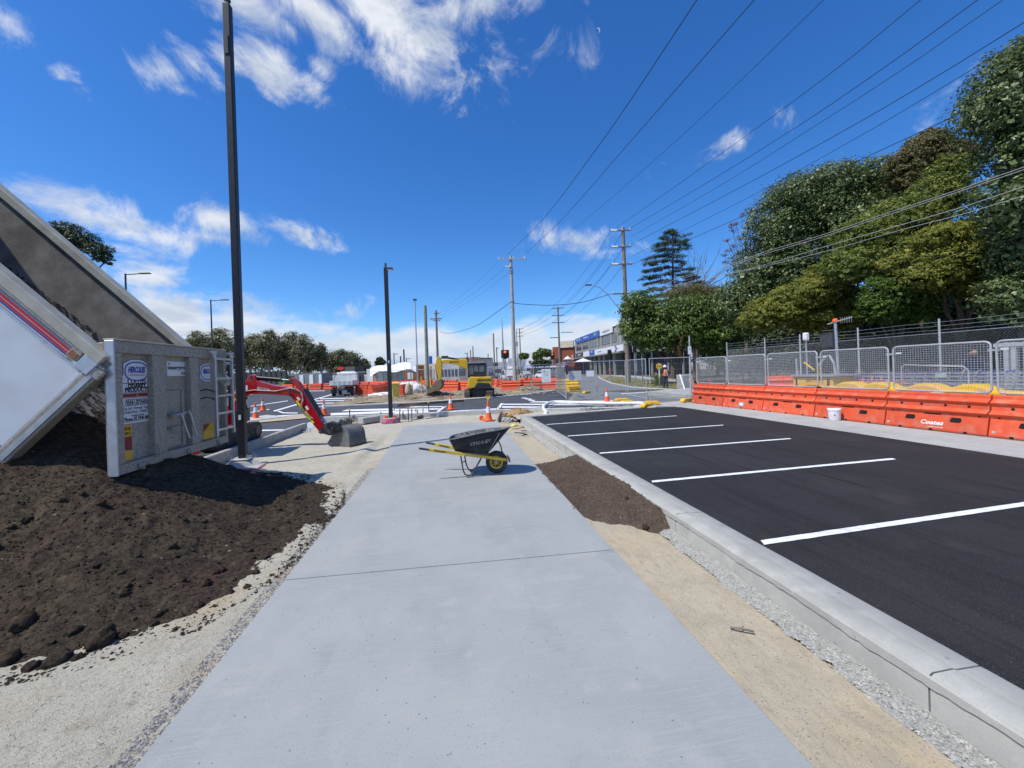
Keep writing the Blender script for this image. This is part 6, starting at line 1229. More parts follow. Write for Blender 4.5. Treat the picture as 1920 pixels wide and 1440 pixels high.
for (u, vt, d, r, lab) in [(925,625,110,.22,'far bare pole right of the digger cab with a white band'),(882,656,130,.2,'left one of two thin poles behind the digger boom end'),(886.5,649,125,.2,'right one of two thin poles behind the digger boom end'),(757,655,120,.28,'dark far pole behind the white tent'),(751,668,140,.3,'short dark far pole left of the pole behind the tent'),(915,663,150,.22,'faint distant pole between digger and traffic light')]:
    pole('far_pole', lab, u, vt, d, r, r*.8, M_['dark'] if u < 800 else wood_p, cat='pole')
q = pole('lattice_mast', 'slim tapering mast rising behind the near red traffic light', 941, 596, 75, .30, .05, M_['galv'], cat='mast')
for (ut, vt, uh, d, lab) in [(235,513,281,36,'dark street light with long arm rising behind the trailer tub'),(395,562,428,47,'dark street light with arm between trailer and tall black pole'),(738.5,662,746,120,'far dark street light with arm above the tent'),(762,671,770,150,'farther dark street light right of the tent pole'),(694,677,687,150,'far street light at the right end of the gum trees'),(876,661,871,140,'far street light above the digger boom'),(931,651,936,120,'far black lamp with arm beside the bare white banded pole')]:
    q = pole('street_light', lab, ut, vt, d, .10 if d < 60 else .16, .07 if d < 60 else .14, M_['dark'], cat='street light'); s = d/FPX; z = AT(ut, vt+2, d).z; w = (uh-ut)*s; MB().cyl((0,0,z), (w*.7,0,z+.05), .045 if d < 60 else .09).build('arm', M_['dark'], q); MB().box((w*.8,0,z+.05), (abs(w)*.42,.25,.08 if d < 60 else .18)).build('lamp_head', M_['dark'], q)
def plan(u, d): p = base(u, d); return Vector((p.x, p.y, 0))
wirem = mat('black_cable', (.012,.013,.016), .6); wire_sunlit = mat('sunlit_grey_cable', (.42,.42,.42), .5, (.36,.36,.36), 3)  # paler grey puts the sunlight on the lower cables into their colour
def wire(label, a, b_, pts, r, m=None, extend=0.0, group='overhead power lines'):
    "cable in the vertical plane through plan points a and b_, passing the given pixels"
    n = (b_-a).cross(U_).normalized(); P = []
    for (u, v) in pts: rr = ray(u, v); P.append(CAM + rr*((a-CAM).dot(n)/rr.dot(n)))
    if extend: P.append(P[-1]+(P[-1]-P[-2]).normalized()*extend)
    Q = []
    for i in range(len(P)-1):
        p0 = P[i-1] if i else P[0]*2-P[1]; p1_, p2_ = P[i], P[i+1]; p3 = P[i+2] if i+2 < len(P) else p2_*2-p1_
        for j in range(6): s = j/6; Q.append(p1_+(p2_-p0)*(.5*s)+(p0*2-p1_*5+p2_*4-p3)*(.5*s*s)+(p1_*3-p0-p2_*3+p3)*(.5*s**3))
    Q.append(P[-1]); o = MB().tube(Q, r, 5).build('power_line', m or wirem, smooth=60); tag(o, label, 'cable', group); return o
a1 = plan(957, 42); a2 = plan(1168, 42)
wire('left black power line running from the concrete pole to the top edge', plan(951, 42), Vector((7.3, -5, 0)), [(952,477),(1019.6,409),(1112.5,287),(1176,197),(1245,93),(1306.5,0)], .014, extend=14)
wire('second black power line from the left, running up from the concrete pole', plan(986, 42), Vector((10.2, -2, 0)), [(986,475),(1053,412),(1165,285),(1290,142),(1414,0)], .014, extend=14)
wire('third black power line from the left, fading out above the concrete pole', plan(1000, 60), Vector((13, -2, 0)), [(1030,465),(1112,400),(1250,280),(1400,140),(1544,0)], .010, extend=14)
wire('top left power line of the timber pole reaching the top edge of the picture', plan(1153, 42), Vector((18.6, -3, 0)), [(1153,429),(1260,354),(1430,232),(1580,120),(1726,0)], .014, extend=14)
wire('top right power line of the timber pole reaching the top edge of the picture', plan(1181, 42), Vector((20.4, -3, 0)), [(1181.6,428),(1330,340),(1500,234),(1670,118),(1833,0)], .016, extend=14)
wire('third power line of the timber pole, ending near the top right corner', plan(1174, 42), Vector((19.9, -3, 0)), [(1184,443.7),(1350,348),(1530,235),(1700,125),(1880,0)], .012, extend=14)
wire('fourth power line of the timber pole, meeting the right edge high up', plan(1181, 42), Vector((20.2, -3, 0)), [(1181.6,459.6),(1400,345),(1600,235),(1770,135),(1920,42)], .016, extend=14)
wire('fifth power line of the timber pole, just above the tall right tree', plan(1174, 42), Vector((20, -3, 0)), [(1184,481),(1400,372),(1600,262),(1770,162),(1920,70)], .012, extend=14)
wire('sixth power line of the timber pole, crossing in front of the right tree', plan(1181, 42), Vector((19.6, -3, 0)), [(1181.6,497),(1400,402),(1600,306),(1780,222),(1920,153)], .016, extend=14)
wire('upper pale cable in front of the tree belt', plan(1170, 42), Vector((17.9, 0, 0)), [(1175,545),(1351,500),(1431,473),(1540,441),(1644,406),(1790,358),(1920,313)], .012, wire_sunlit, 10, 'pale cables in front of the trees')
wire('pale cable twisted close below the upper one', plan(1170, 42), Vector((17.8, 0, 0)), [(1175,548),(1351,503),(1431,477),(1540,445),(1644,410),(1790,362),(1920,318)], .012, wire_sunlit, 10, 'pale cables in front of the trees')
wire('middle pale cable in front of the tree belt', plan(1170, 42), Vector((17.8, 0, 0)), [(1175,553),(1351,516),(1450,492),(1537.6,465),(1660,430),(1798,390),(1920,350)], .012, wire_sunlit, 10, 'pale cables in front of the trees')
wire('lower pale cable in front of the tree belt', plan(1170, 42), Vector((17.8, 0, 0)), [(1175,556),(1367,514),(1460,493),(1560,468),(1690,431),(1810,400),(1920,367)], .011, wire_sunlit, 10, 'pale cables in front of the trees')
wire('thin dark cable crossing the lower part of the tree belt', plan(1170, 42), Vector((17.9, 0, 0)), [(1180,570),(1400,556),(1500,540),(1640,510),(1780,478),(1920,443)], .008, wirem, 10, 'thin cable across the trees')
wire('sagging cable slung between the concrete pole and the timber pole', a1, a2, [(964,567.5),(968,569),(1000,571.5),(1040,572),(1090,567),(1146,551)], .030, None, 0, 'cables at the concrete pole')
wire('sagging cable from the concrete pole down to the left', a1, plan(823, 75), [(957,567),(925,590),(895,610),(870,619),(850,624),(835,624.5),(824,621)], .030, None, 0, 'cables at the concrete pole')
for i, (u0, v0, u1, v1) in enumerate([(1145,433,1035,578),(1166,437,1056,578),(1145,464,1035,591.5),(1166,468,1057,591.5),(1145,496,1035,605),(1166,500,1058,605)]):
    m_ = ((u0*.5+u1*.5), (v0*.47+v1*.53)+7); wire('%s of the six lines running from the timber pole to the mid distance pole' % ORD[i], plan(u0, 42), plan(u1, 95), [(u0, v0), ((u0*.75+u1*.25), v0*.72+v1*.28+5), m_, ((u0*.25+u1*.75), v0*.23+v1*.77+5), (u1, v1)], .018, None, 0, 'lines between the two timber poles')
for i, (u0, v0, u1, v1) in enumerate([(934,489,812,598),(955,494,818,598),(962,505,826,598)]):
    wire('%s thin line from the concrete pole towards the far left pole' % ORD[i], plan(u0, 42), plan(u1, 75), [(u0, v0), (u0*.6+u1*.4, v0*.55+v1*.45), (u1, v1)], .009, None, 0, 'thin lines left of the concrete pole')
for i, dv in enumerate((0, 14, 27)): wire('%s line between the mid distance pole and the far pole' % ORD[i], plan(1046, 95), plan(974, 150), [(1036, 578+dv), (1005, 603+dv*.6), (976, 617+dv*.5)], .03, None, 0, 'lines between the far poles')

# ================================================================ BUILDINGS
rend = mat('grey_render', (.34,.345,.31), .85, (.27,.28,.25), .8, c3=(.38,.38,.35), s3=.3); brick_m = mat('red_brown_brick', (.26,.075,.04), .85, (.18,.055,.03), 3); creamr = mat('cream_render', (.55,.50,.40), .85, (.48,.44,.35), 1)
banner = mat('banner_blue', (.02,.10,.42), .5, (.02,.08,.36), .5); lime = mat('print_lime', (.35,.62,.25), .5); dk = mat('shop_dark', (.018,.019,.022), .5, (.03,.03,.034), 1)
bg_ = thing('office_building', 'two storey grey rendered office with blue banner and white shop signs', 'building')
C0 = plan(1170, 75); C1 = plan(1079.5, 116); e1 = (C1-C0).normalized(); FL = (C1-C0).length; nrm = Vector((e1.y, -e1.x, 0)); 
if nrm.dot(C0) > 0: nrm = -nrm
def fac(u, v, off=0.0):
    rr = ray(u, v); q = CAM+rr*((C0+nrm*off-CAM).dot(nrm)/rr.dot(nrm)); return (q-C0).dot(e1), q.z
def fbox(name, s0, s1, z0, z1, o0, o1, m, parent):
    vs = [C0+e1*s+nrm*o+U_*z for s in (s0, s1) for o in (o0, o1) for z in (z0, z1)]
    return MB().add(vs, [(0,1,3,2),(4,6,7,5),(0,4,5,1),(2,3,7,6),(0,2,6,4),(1,5,7,3)]).build(name, m, parent)
ZR = fac(1160, 610.5)[1]; ZC = fac(1150, 661)[1]
fbox('wall', 0, FL, ZC-.2, ZR, -.3, 0, rend, bg_); fbox('roof_edge', -.1, FL, ZR, ZR+.18, -.35, .12, M_['dark'], bg_); fbox('roof', 0, FL, ZR-.4, ZR, -14, -.3, rend, bg_)
fbox('shopfront', 0, FL, 0, ZC-.2, -1.4, -1.3, dk, bg_); fbox('soffit', 0, FL, ZC-.25, ZC-.2, -1.4, -.0, rend, bg_)
wz0, wz1 = fac(1137, 646)[1], fac(1137, 628.8)[1]
def win(u0, u1, k, m=M_['glass']):
    s0, s1 = fac(u1, 640)[0], fac(u0, 640)[0]
    if s0 > s1: s0, s1 = s1, s0
    w = fbox('window', s0, s1, wz0, wz1, -.0, .03, dk, bg_)
    for i in range(k):
        a = s0+(s1-s0)*i/k; b_ = s0+(s1-s0)*(i+1)/k; fbox('pane', a+.08, b_-.08, wz0+.08, wz1-.08, .03, .05, m, w); fbox('mullion', b_-.06, b_+.06, wz0, wz1, .03, .09, M_['galv'], w)
for (u0, u1, k) in [(1080.5,1090,3),(1093,1104,3),(1107,1120,3),(1123,1127.3,1),(1129.5,1145,3),(1149,1156.5,2)]: win(u0, u1, k)
for u in (1091.5, 1105.5, 1121.5, 1128.4, 1147, 1159.5, 1166): s = fac(u, 640)[0]; fbox('pier', s-.28, s+.28, ZC, ZR, .0, .22, rend, bg_)
def fsign(name, ua, ub_, va, vb_, m, off=.25, t=.06):
    s0, s1 = sorted((fac(ua, 640)[0], fac(ub_, 640)[0])); um = (ua+ub_)/2; z1, z0 = fac(um, va)[1], fac(um, vb_)[1]; return fbox(name, s0, s1, z0, z1, off, off+t, m, bg_), (s0+s1)/2, (z0+z1)/2, s1-s0, z1-z0
def ftext(par, s, z, st, sz, m, sx=1.0, off=.33): text('lettering', st, sz, m, par, C0+e1*s+nrm*off+U_*z, -e1, U_, .01, sx)
b1, s, z, w, h = fsign('banner', 1081, 1126.5, 627, 637.5, banner); ftext(b1, s-w*.36, z+.1, 'allied', 1.1, lime, 1.2); ftext(b1, s-w*.0, z+.1, 'alliedhealth.com.au', .62, prw, 1.0); ftext(b1, s+w*.30, z+.3, 'physio\npodiatry', .5, prw); ftext(b1, s+w*.42, z+.3, 'dental\nhealth', .5, prw)
b2, s, z, w, h = fsign('banner', 1127.5, 1152, 615.5, 626.5, signw); ftext(b2, s, z+.1, 'completecare', .85, mat('print_grey_green', (.25,.35,.22), .5), 1.1)
zs1, zs0 = fac(1155, 649)[1], fac(1155, 660)[1]
def fs2(name, ua, ub_, m): s0, s1 = sorted((fac(ua, 655, .6)[0], fac(ub_, 655, .6)[0])); return fbox(name, s0, s1, zs0, zs1, .6, .75, m, bg_), (s0+s1)/2, (zs0+zs1)/2, s1-s0
q, s, z, w = fs2('fascia_sign', 1080, 1094, mat('sign_dark_grey', (.06,.075,.08), .5)); ftext(q, s, z, 'ZAFFRON', .6, prw, .9, .78)
q, s, z, w = fs2('fascia_sign', 1094.3, 1105.6, signw); q, s, z, w = fs2('fascia_sign', 1106, 1115.5, banner); ftext(q, s, z+.2, 'Williams', .45, prw, 1, .78)
q, s, z, w = fs2('fascia_sign', 1116, 1169.5, signw)
for du, st, sz in ((-.30, 'conveyancing', .5), (.08, 'lawyers', .5), (.33, 'solicitors', .4)): ftext(q, s-w*du, z, st, sz, mat('print_lilac', (.30,.22,.42), .5), 1.1, .78)
fe = MB(); cc_ = C0+e1*fac(1155.5, 655, .6)[0]+nrm*.76+U_*z; fe.cyl(cc_, cc_+nrm*.03, .62, n=24).build('round_emblem', mat('emblem_navy', (.03,.03,.10), .5), q, smooth=40); MB().cyl(cc_-e1*-.18+nrm*.031, cc_-e1*-.18+nrm*.04, .42, n=24).build('emblem_inner', mat('emblem_lilac', (.55,.5,.7), .5), q)
fbox('awning', 0, FL, zs0-.25, zs0-.02, -.0, .75, mat('awning_grey', (.30,.30,.29), .7), bg_)
for u in (1121, 1129.5, 1148.5, 1112, 1105): s = fac(u, 675)[0]; fbox('column', s-.22, s+.22, 0, zs0, -.6, -.2, rend, bg_)
# return face to the right with its own fascia
e2 = Vector((math.cos(-YAW-.05), math.sin(-YAW-.05), 0)); 
def rbox(name, s0, s1, z0, z1, o0, o1, m, parent=bg_):
    n2_ = Vector((e2.y, -e2.x, 0)); vs = [C0+e2*s+n2_*o+U_*z for s in (s0, s1) for o in (o0, o1) for z in (z0, z1)]; return MB().add(vs, [(0,1,3,2),(4,6,7,5),(0,4,5,1),(2,3,7,6),(0,2,6,4),(1,5,7,3)]).build(name, m, parent)
rbox('return_wall', .0, 13, ZC-.2, ZR, -.3, 0, rend); rbox('shopfront', 0, 13, 0, ZC-.2, -1.3, -1.2, dk); rb = rbox('fascia_sign', .4, 9.6, zs0+.25, zs1+.3, .6, .75, signw)
MB().cyl(C0+e2*2.1+Vector((e2.y,-e2.x,0))*.76+U_*(z+.3), C0+e2*2.1+Vector((e2.y,-e2.x,0))*.8+U_*(z+.3), .62, n=24).build('round_emblem', MATS['emblem_navy'], rb); text('lettering', 'Sweeney & Co', .6, prb, rb, C0+e2*5.4+Vector((e2.y,-e2.x,0))*.78+U_*(z+.35), e2, U_, .01)
for s in (2.2, 5.2, 8.2, 11): rbox('column', s, s+.3, 0, zs0, -.5, -.2, rend)
for s in (.5, 3.5, 6.3): rbox('window_frame', s, s+2.2, .5, 2.6, -1.19, -1.1, M_['glass'])
# shaded boundary wall and far house pieces behind the tree trunks
def bld(name, label, u0, u1, vt, d0, d1, m, vb=None, cat='building', depth=8, zb=0, th=None):
    a, b_ = plan(u0, d0), plan(u1, d1); z1 = AT(u0, vt, d0).z; e = (b_-a).normalized(); n = Vector((e.y, -e.x, 0)); n = -n if n.dot(a) < 0 else n
    t = thing(name, label, cat); vs = [p+n*o+U_*z for p in (a, b_) for o in (0, depth) for z in (zb, z1)]
    w = MB().add(vs, [(0,1,3,2),(4,6,7,5),(0,4,5,1),(2,3,7,6),(0,2,6,4),(1,5,7,3)]).build('wall', m, t); return t, a, b_, z1, e, -n
t, a, b_, z1, e, n = bld('brick_building', 'red brown brick shop building with cream parapet left of the grey office', 1037, 1078, 651, 122, 118, brick_m)
L = (b_-a).length
def on(t_, a_, e_, n_, s0, s1, z0, z1_, o, m, name, th=.15): p = a_+e_*((s0+s1)/2)+n_*o; return MB().box((0,0,0), (s1-s0, th, z1_-z0), M=Matrix.Translation(p+U_*((z0+z1_)/2)) @ Matrix.Rotation(math.atan2(e_.y, e_.x), 4, 'Z')).build(name, m, t_)
on(t, a, e, n, L*.38, L, z1-.4, z1+1.6, .2, creamr, 'parapet', .6); on(t, a, e, n, L*.30, L*.42, 2.6, z1-.2, .12, dk, 'window_bay'); on(t, a, e, n, 0, L*.7, 2.3, 2.7, 1.0, M_['white'], 'awning', 2.2); on(t, a, e, n, 0, L, 0, 2.3, .1, dk, 'shopfront'); on(t, a, e, n, L*.88, L*.97, 4.2, 5.8, .2, mat('poster_pink', (.6,.3,.28), .6), 'poster')
for s in (.12, .52, .70): on(t, a, e, n, L*s, L*s+1.0, 3.6, 4.9, .1, M_['glass'], 'window')
t, a, b_, z1, e, n = bld('shop_building', 'far white shop block with parapet behind the green tree', 988, 1038, 662, 150, 132, mat('far_white_wall', (.62,.60,.56), .8, (.55,.53,.5), .5)); L = (b_-a).length
on(t, a, e, n, 0, L, 2.4, 3.6, .8, mat('far_sign_blue', (.25,.35,.6), .6, (.6,.62,.66), .3), 'fascia_sign', 1.6); on(t, a, e, n, 0, L, 0, 2.4, .1, dk, 'shopfront')
for s in (.1, .35, .6, .85): on(t, a, e, n, L*s, L*s+2, 4.2, 5.2, .1, M_['glass'], 'window')
t, a, b_, z1, e, n = bld('shop_building', 'low far shop with navy and silver front left of the white shop block', 953, 990, 672, 160, 152, mat('far_navy', (.10,.13,.22), .7, (.45,.47,.5), .25)); on(t, a, e, n, 0, 6, 2.5, 3.4, .4, M_['white'], 'fascia_sign'); on(t, a, e, n, 0, 8, 0, 2.2, .1, dk, 'shopfront')
t, a, b_, z1, e, n = bld('site_hut', 'low white flat roofed hut behind the digger cab', 884, 906, 674, 80, 78, mat('hut_white', (.62,.60,.58), .7, (.5,.48,.47), .5), depth=3); L = (b_-a).length; on(t, a, e, n, -.2, L+.2, z1, z1+.2, -1, mat('hut_roof_red', (.28,.10,.09), .7), 'roof_edge', 3.4); on(t, a, e, n, L*.2, L*.4, 1, 2.6, .05, M_['glass'], 'window')
t, a, b_, z1, e, n = bld('site_hut', 'brown grey site hut partly hidden by the digger boom', 862, 885, 671, 84, 82, mat('hut_brown', (.22,.18,.16), .8), depth=3); on(t, a, e, n, 0, 1.5, 1.2, 2.5, .05, M_['glass'], 'window')
t, a, b_, z1, e, n = bld('site_container', 'white site container with door under the tent', 687, 742, 692, 66, 64, mat('container_white', (.58,.60,.60), .6, (.50,.52,.52), 1.5), depth=2.5); L = (b_-a).length
for s in (.08, .42, .72): on(t, a, e, n, L*s, L*s+.9, .1, 2.1, .05, mat('door_pale', (.68,.70,.72), .6), 'door')
on(t, a, e, n, L*.27, L*.37, .5, 1.9, .06, mat('poster_orange', (.5,.2,.12), .6), 'notice')
t, a, b_, z1, e, n = bld('shipping_container', 'orange shipping container right of the white tent', 755, 780, 686, 70, 69, mat('container_orange', (.62,.17,.04), .6, (.5,.13,.03), 1.5), depth=2.5); L = (b_-a).length
for k in range(10): on(t, a, e, n, L*k/10, L*k/10+.12, .2, z1-.1, .05, MATS['container_orange'], 'corrugation', .1)
on(t, a, e, n, L*.4, L*.8, .8, 2.0, .12, signw, 'notice')
t, a, b_, z1, e, n = bld('warehouse', 'long beige warehouse with grey doors behind the greenish pole', 780, 826, 683, 115, 112, creamr, depth=10); L = (b_-a).length
for s in (.05, .3, .55, .8): on(t, a, e, n, L*s, L*s+1.6, .2, 3.2, .05, M_['galv_l'], 'door')
t, a, b_, z1, e, n = bld('shop_building', 'distant grey roofed shop with glazing behind the digger', 826, 865, 680, 105, 103, mat('far_grey', (.42,.43,.44), .8, (.3,.32,.34), .4)); L = (b_-a).length
for k in range(6): on(t, a, e, n, L*(k+.2)/6, L*(k+.8)/6, .8, 2.6, .05, M_['glass'], 'window')
t, a, b_, z1, e, n = bld('office_block', 'dark roofed block in the far background right of the tent', 905, 955, 680, 170, 168, mat('far_pale', (.5,.48,.46), .8, (.35,.36,.38), .3)); on(t, a, e, n, 2, 8, 1, 2.6, .05, M_['glass'], 'window')
t = thing('pylon_sign', 'tall blue pylon sign beyond the yellow digger bucket', 'sign', base(808, 95), -YAW); s = 95/FPX; MB().box((0,0,1.7), (.35,.3,3.4)).build('post', mat('rust_post', (.3,.15,.08), .8), t); MB().box((0,0,(AT(808,668,95).z+AT(808,682,95).z)/2), (5.5*s,.4,14.5*s)).build('blue_panel', banner, t)
t, a, b_, z1, e, n = bld('boundary_wall', 'long black boundary fence wall under the far gum trees', 425, 536, 700, 70, 66, mat('dark_fence_sheet', (.035,.038,.042), .8, (.05,.055,.06), .6), cat='wall', depth=.3); L = (b_-a).length
for k in range(12): on(t, a, e, n, L*k/12, L*k/12+.1, 0, z1+.1, .08, M_['dark'], 'post', .1)
t, a, b_, z1, e, n = bld('site_container', 'long dark grey site container with pale notices behind the excavator boom', 533, 603, 702, 67, 65, mat('container_grey', (.15,.17,.19), .7, (.2,.22,.24), 1), depth=2.5); L = (b_-a).length
for s0, s1 in ((.42,.52),(.68,.78),(.93,1.0)): on(t, a, e, n, L*s0, L*s1, .6, 2.2, .05, signw, 'notice')
on(t, a, e, n, L*.02, L*.98, .0, .35, .1, M_['concrete_w'], 'plinth', .3)
t, a, b_, z1, e, n = bld('skip_bin', 'green skip bin under the red excavator boom cylinder', 522, 533, 706.5, 63, 62.6, mat('skip_green', (.07,.19,.05), .7, (.05,.14,.04), 1), cat='skip bin', depth=1.8); on(t, a, e, n, 0, .9, z1-.12, z1, .05, M_['dark'], 'rim')
t, a, b_, z1, e, n = bld('site_container', 'low dark building with red sign behind the white truck', 643, 665, 688, 75, 74, mat('container_dark', (.09,.10,.10), .7), depth=2.5); on(t, a, e, n, -1.2, .3, z1-.5, z1, .1, mat('sign_red', (.6,.04,.03), .5), 'sign')
# white tensile tent
t = thing('shade_tent', 'white wavy tensile shade tent left of and behind the shorter black pole', 'tent'); mb = MB(); nx_ = 30
for i in range(nx_+1):
    s = i/nx_; u = 694+s*86; vt = 692-11.5*min(1, s*2.6)**.8-1.3*math.sin(s*PI*3.1)+ (2.5 if s > .93 else 0)
    for j in range(6): q = j/5; d = 60+q*8; P = AT(u, vt, 62); mb.v.append((AT(u, 690, d).x, AT(u, 690, d).y, P.z-.8*abs(q-.45)*2+.15*math.sin(s*9+q*3)-(.5 if j in (0, 5) else 0)))
for i in range(nx_):
    for j in range(5): k = i*6+j; mb.f.append((k, k+1, k+7, k+6))
mb.build('canopy', mat('tent_white', (.85,.85,.86), .6), t, smooth=60)
for u in (706, 725, 750, 770): MB().cyl(base(u, 61), base(u, 61)+U_*2.6, .09, n=8).build('post', M_['galv_l'], t)
# cafe umbrellas, chairs, parked cars
for (u, v, w, d, lab) in [(1094,677,38,92,'wide white cafe umbrella in front of the grey office'),(1065,672,16,105,'white cafe umbrella under the brick building')]:
    b = base(u, d); t = thing('umbrella', lab, 'umbrella', b, -YAW); h = AT(u, v-1, d).z; r = w*d/FPX/2; mb = MB(); mb.v = [(0,0,h+.55)]; k = 8
    for i in range(k): mb.v.append((r*math.cos(2*PI*i/k), r*.6*math.sin(2*PI*i/k), h-.35))
    for i in range(k): mb.f.append((0, 1+i, 1+(i+1) % k))
    o = mb.build('canopy', M_['white'], t); o.modifiers.new('solid', 'SOLIDIFY').thickness = .03; MB().cyl((0,0,0), (0,0,h+.5), .04).build('post', M_['galv'], t)
for i, u in enumerate((1087, 1093, 1098, 1104, 1108)):
    t = thing('cafe_chair', '%s cafe chair from the left below the wide white umbrella' % ORD[i], 'chair', base(u, 85+i % 2), random.uniform(0, 3), 'cafe chairs under the umbrella'); MB().box((0,0,.45), (.45,.45,.05)).build('seat', M_['dark'], t); MB().box((0,.21,.8), (.45,.04,.6)).build('backrest', M_['dark'], t)
    for sx in (-1, 1):
        for sy in (-1, 1): MB().cyl((sx*.2, sy*.2, 0), (sx*.2, sy*.2, .45), .02, n=5).build('leg', M_['galv'], t)
def car(label, u, d, rz, m, h=1.5):
    t = thing('parked_car', label, 'car', base(u, d, -.01), rz)
    MB().prism([(-2.2,.35),(-2.25,.75),(-2.1,.95),(-1.2,1.0),(-.6,h),(.9,h),(1.7,.98),(2.15,.9),(2.2,.4)], -.85, .85, lambda a, b, tt: (tt, a, b)).build('body', m, t, bevel=.06, seg=2)
    MB().prism([(-1.1,1.02),(-.6,h-.08),(.85,h-.08),(1.5,1.02)], -.86, .86, lambda a, b, tt: (tt, a, b)).build('side_windows', M_['glass'], t); MB().prism([(-2.26,.72),(-2.26,.85),(-2.2,.85),(-2.2,.72)], -.8, .8, lambda a, b, tt: (tt, a, b)).build('tail_lights', mat('tail_red', (.3,.02,.02), .3), t)
    for x in (-.8, .8):
        for y in (-1.4, 1.4): MB().cyl((x-.1,y,.32), (x+.1,y,.32), .32, n=16).build('wheel', M_['blackpl'], t, smooth=50)
car('white car roof showing above the centre fence near the 12 notice', 1020, 72, .2, M_['white']); car('dark grey utility car behind the centre fence posts', 1043, 52, -.5, mat('car_dark', (.04,.045,.055), .3, coat=.5), 1.7); car('silver car parked by the far shops', 985, 90, .1, mat('car_silver', (.4,.41,.43), .3, coat=.5)); car('white van shaped car parked behind the concrete pole', 952, 70, .15, mat('car_pale', (.6,.6,.6), .4), 1.9); car('grey car beyond the fence right of the digger', 918, 80, 1.4, mat('car_grey', (.2,.21,.22), .3, coat=.4))
# ================================================================ TRAFFIC LIGHTS AND SIGNS
redl = mat('signal_red_glow', (.5,.02,.01), .5, emit=((1,.10,.04), 3.0))
def signal(label, u, vt, vb_, w, d, lit=True, back=False, group='traffic lights'):
    b = base(u, d, 0); t = thing('traffic_light', label, 'traffic light', b, -YAW, group); z1, z0 = AT(u, vt, d).z, AT(u, vb_, d).z; s = w*d/FPX
    MB().cyl((0,.12,0), (0,.12,z1-.1), .055, n=10).build('post', M_['galv'], t, smooth=50); MB().box((0,.02,(z0+z1)/2), (s, .03, z1-z0)).build('backboard', M_['black'], t, bevel=.02); hh = (z1-z0)
    MB().box((0,-.06,(z0+z1)/2-.1), (s*.5,.16,hh*.95)).build('lamp_housing', M_['black'], t, bevel=.03)
    for k, zz in enumerate((z1-hh*.28, z0+hh*.5, z0+hh*.2)):
        l = MB().lathe([(s*.155,0),(s*.15,-.02),(0,-.03)], (0,-.141,zz), 18, 'y').build('lens', redl if (k == 0 and lit) else M_['hole'], t, smooth=50)
        MB().tube([(s*.18*math.cos(a), -.20, zz+s*.18*math.sin(a)) for a in np.linspace(0, PI, 9)], .012, 4).build('hood', M_['black'], t)
    return t
signal('near traffic light showing red beside the concrete power pole', 948, 656, 671.5, 15, 38)
signal('farther traffic light showing red left of the brick building', 1036.5, 661, 673.5, 8, 62)
signal('dark signal head with its back to the view in front of the grey office', 1144, 656, 673, 8, 46, False); signal('dark signal head just right of the timber power pole', 1182, 646, 668, 9, 44, False); signal('dark signal head between two poles right of the timber pole', 1191, 643, 660, 7, 46, False); signal('dark signal head in front of the round emblem sign', 1205, 643, 660, 8, 45, False); signal('small dark signal in front of the digger boom end', 877, 670, 684, 4, 60, False)
p = G(1296.5, 752, 0); t = thing('parking_sign', 'white parking sign on a grey pole at the corner where the orange barriers begin', 'sign', p, -YAW); MB().cyl((0,0,0), (0,0,3.0), .03).build('post', M_['galv_l'], t, smooth=50); dd = (p-CAM).dot(F_); zc = (AT(1296,651,dd).z+AT(1296,663,dd).z)/2
t2 = MB().box((-.02,-.04,zc), (.16,.01,.36)).build('sign_plate', signw, t, bevel=.004); text('lettering', 'P', .13, mat('sign_green', (.02,.2,.08), .5), t2, Vector((-.02,-.047,zc+.07)), (1,0,0), (0,0,1), .001); MB().cyl((0,0,3.0), (0,0,3.03), .035).build('cap', M_['galv'], t)
for (u, v, lab) in [(1230,723,'leaning orange and red bollard left of the traffic controller')]:
    p = G(u+4, v, 0); t = thing('bollard', lab, 'bollard', p); MB().tube([(.05,0,0),(-.05,0,.5),(-.14,0,.95)], .06, 8).build('tube', mat('bollard_red', (.45,.03,.06), .5), t, smooth=50); MB().lathe([(.12,0),(.11,.18),(.02,.22)], (-.16,0,.9), 10).build('cap', M_['cone'], t)
t = thing('concrete_bin', 'grey square concrete bin under the street tree behind the fence', 'bin', base(1283, 27.5)); MB().box((0,0,.5), (.8,.8,1.0)).build('body', M_['concrete'], t, bevel=.04)
t = thing('timber_prop', 'pale timber prop leaning against the grey concrete bin', 'timber'); MB().bar(base(1274, 26)+U_*1.05, base(1284, 24), .07, .07).build('prop', M_['white'], t)
t = thing('folded_tarpaulin', 'pale pink tarpaulin hanging beside the parking sign pole', 'tarpaulin'); mb = MB(); mb.prism([(1291,712),(1297,705),(1303,722),(1307,730),(1296,731),(1294,722)], -.05, .05, lambda a, b, tt: tuple(AT(a, b, 22)+F_*tt)); mb.build('cloth', mat('tarp_pink', (.55,.32,.24), .8, (.4,.3,.25), 4), t, bevel=.02)

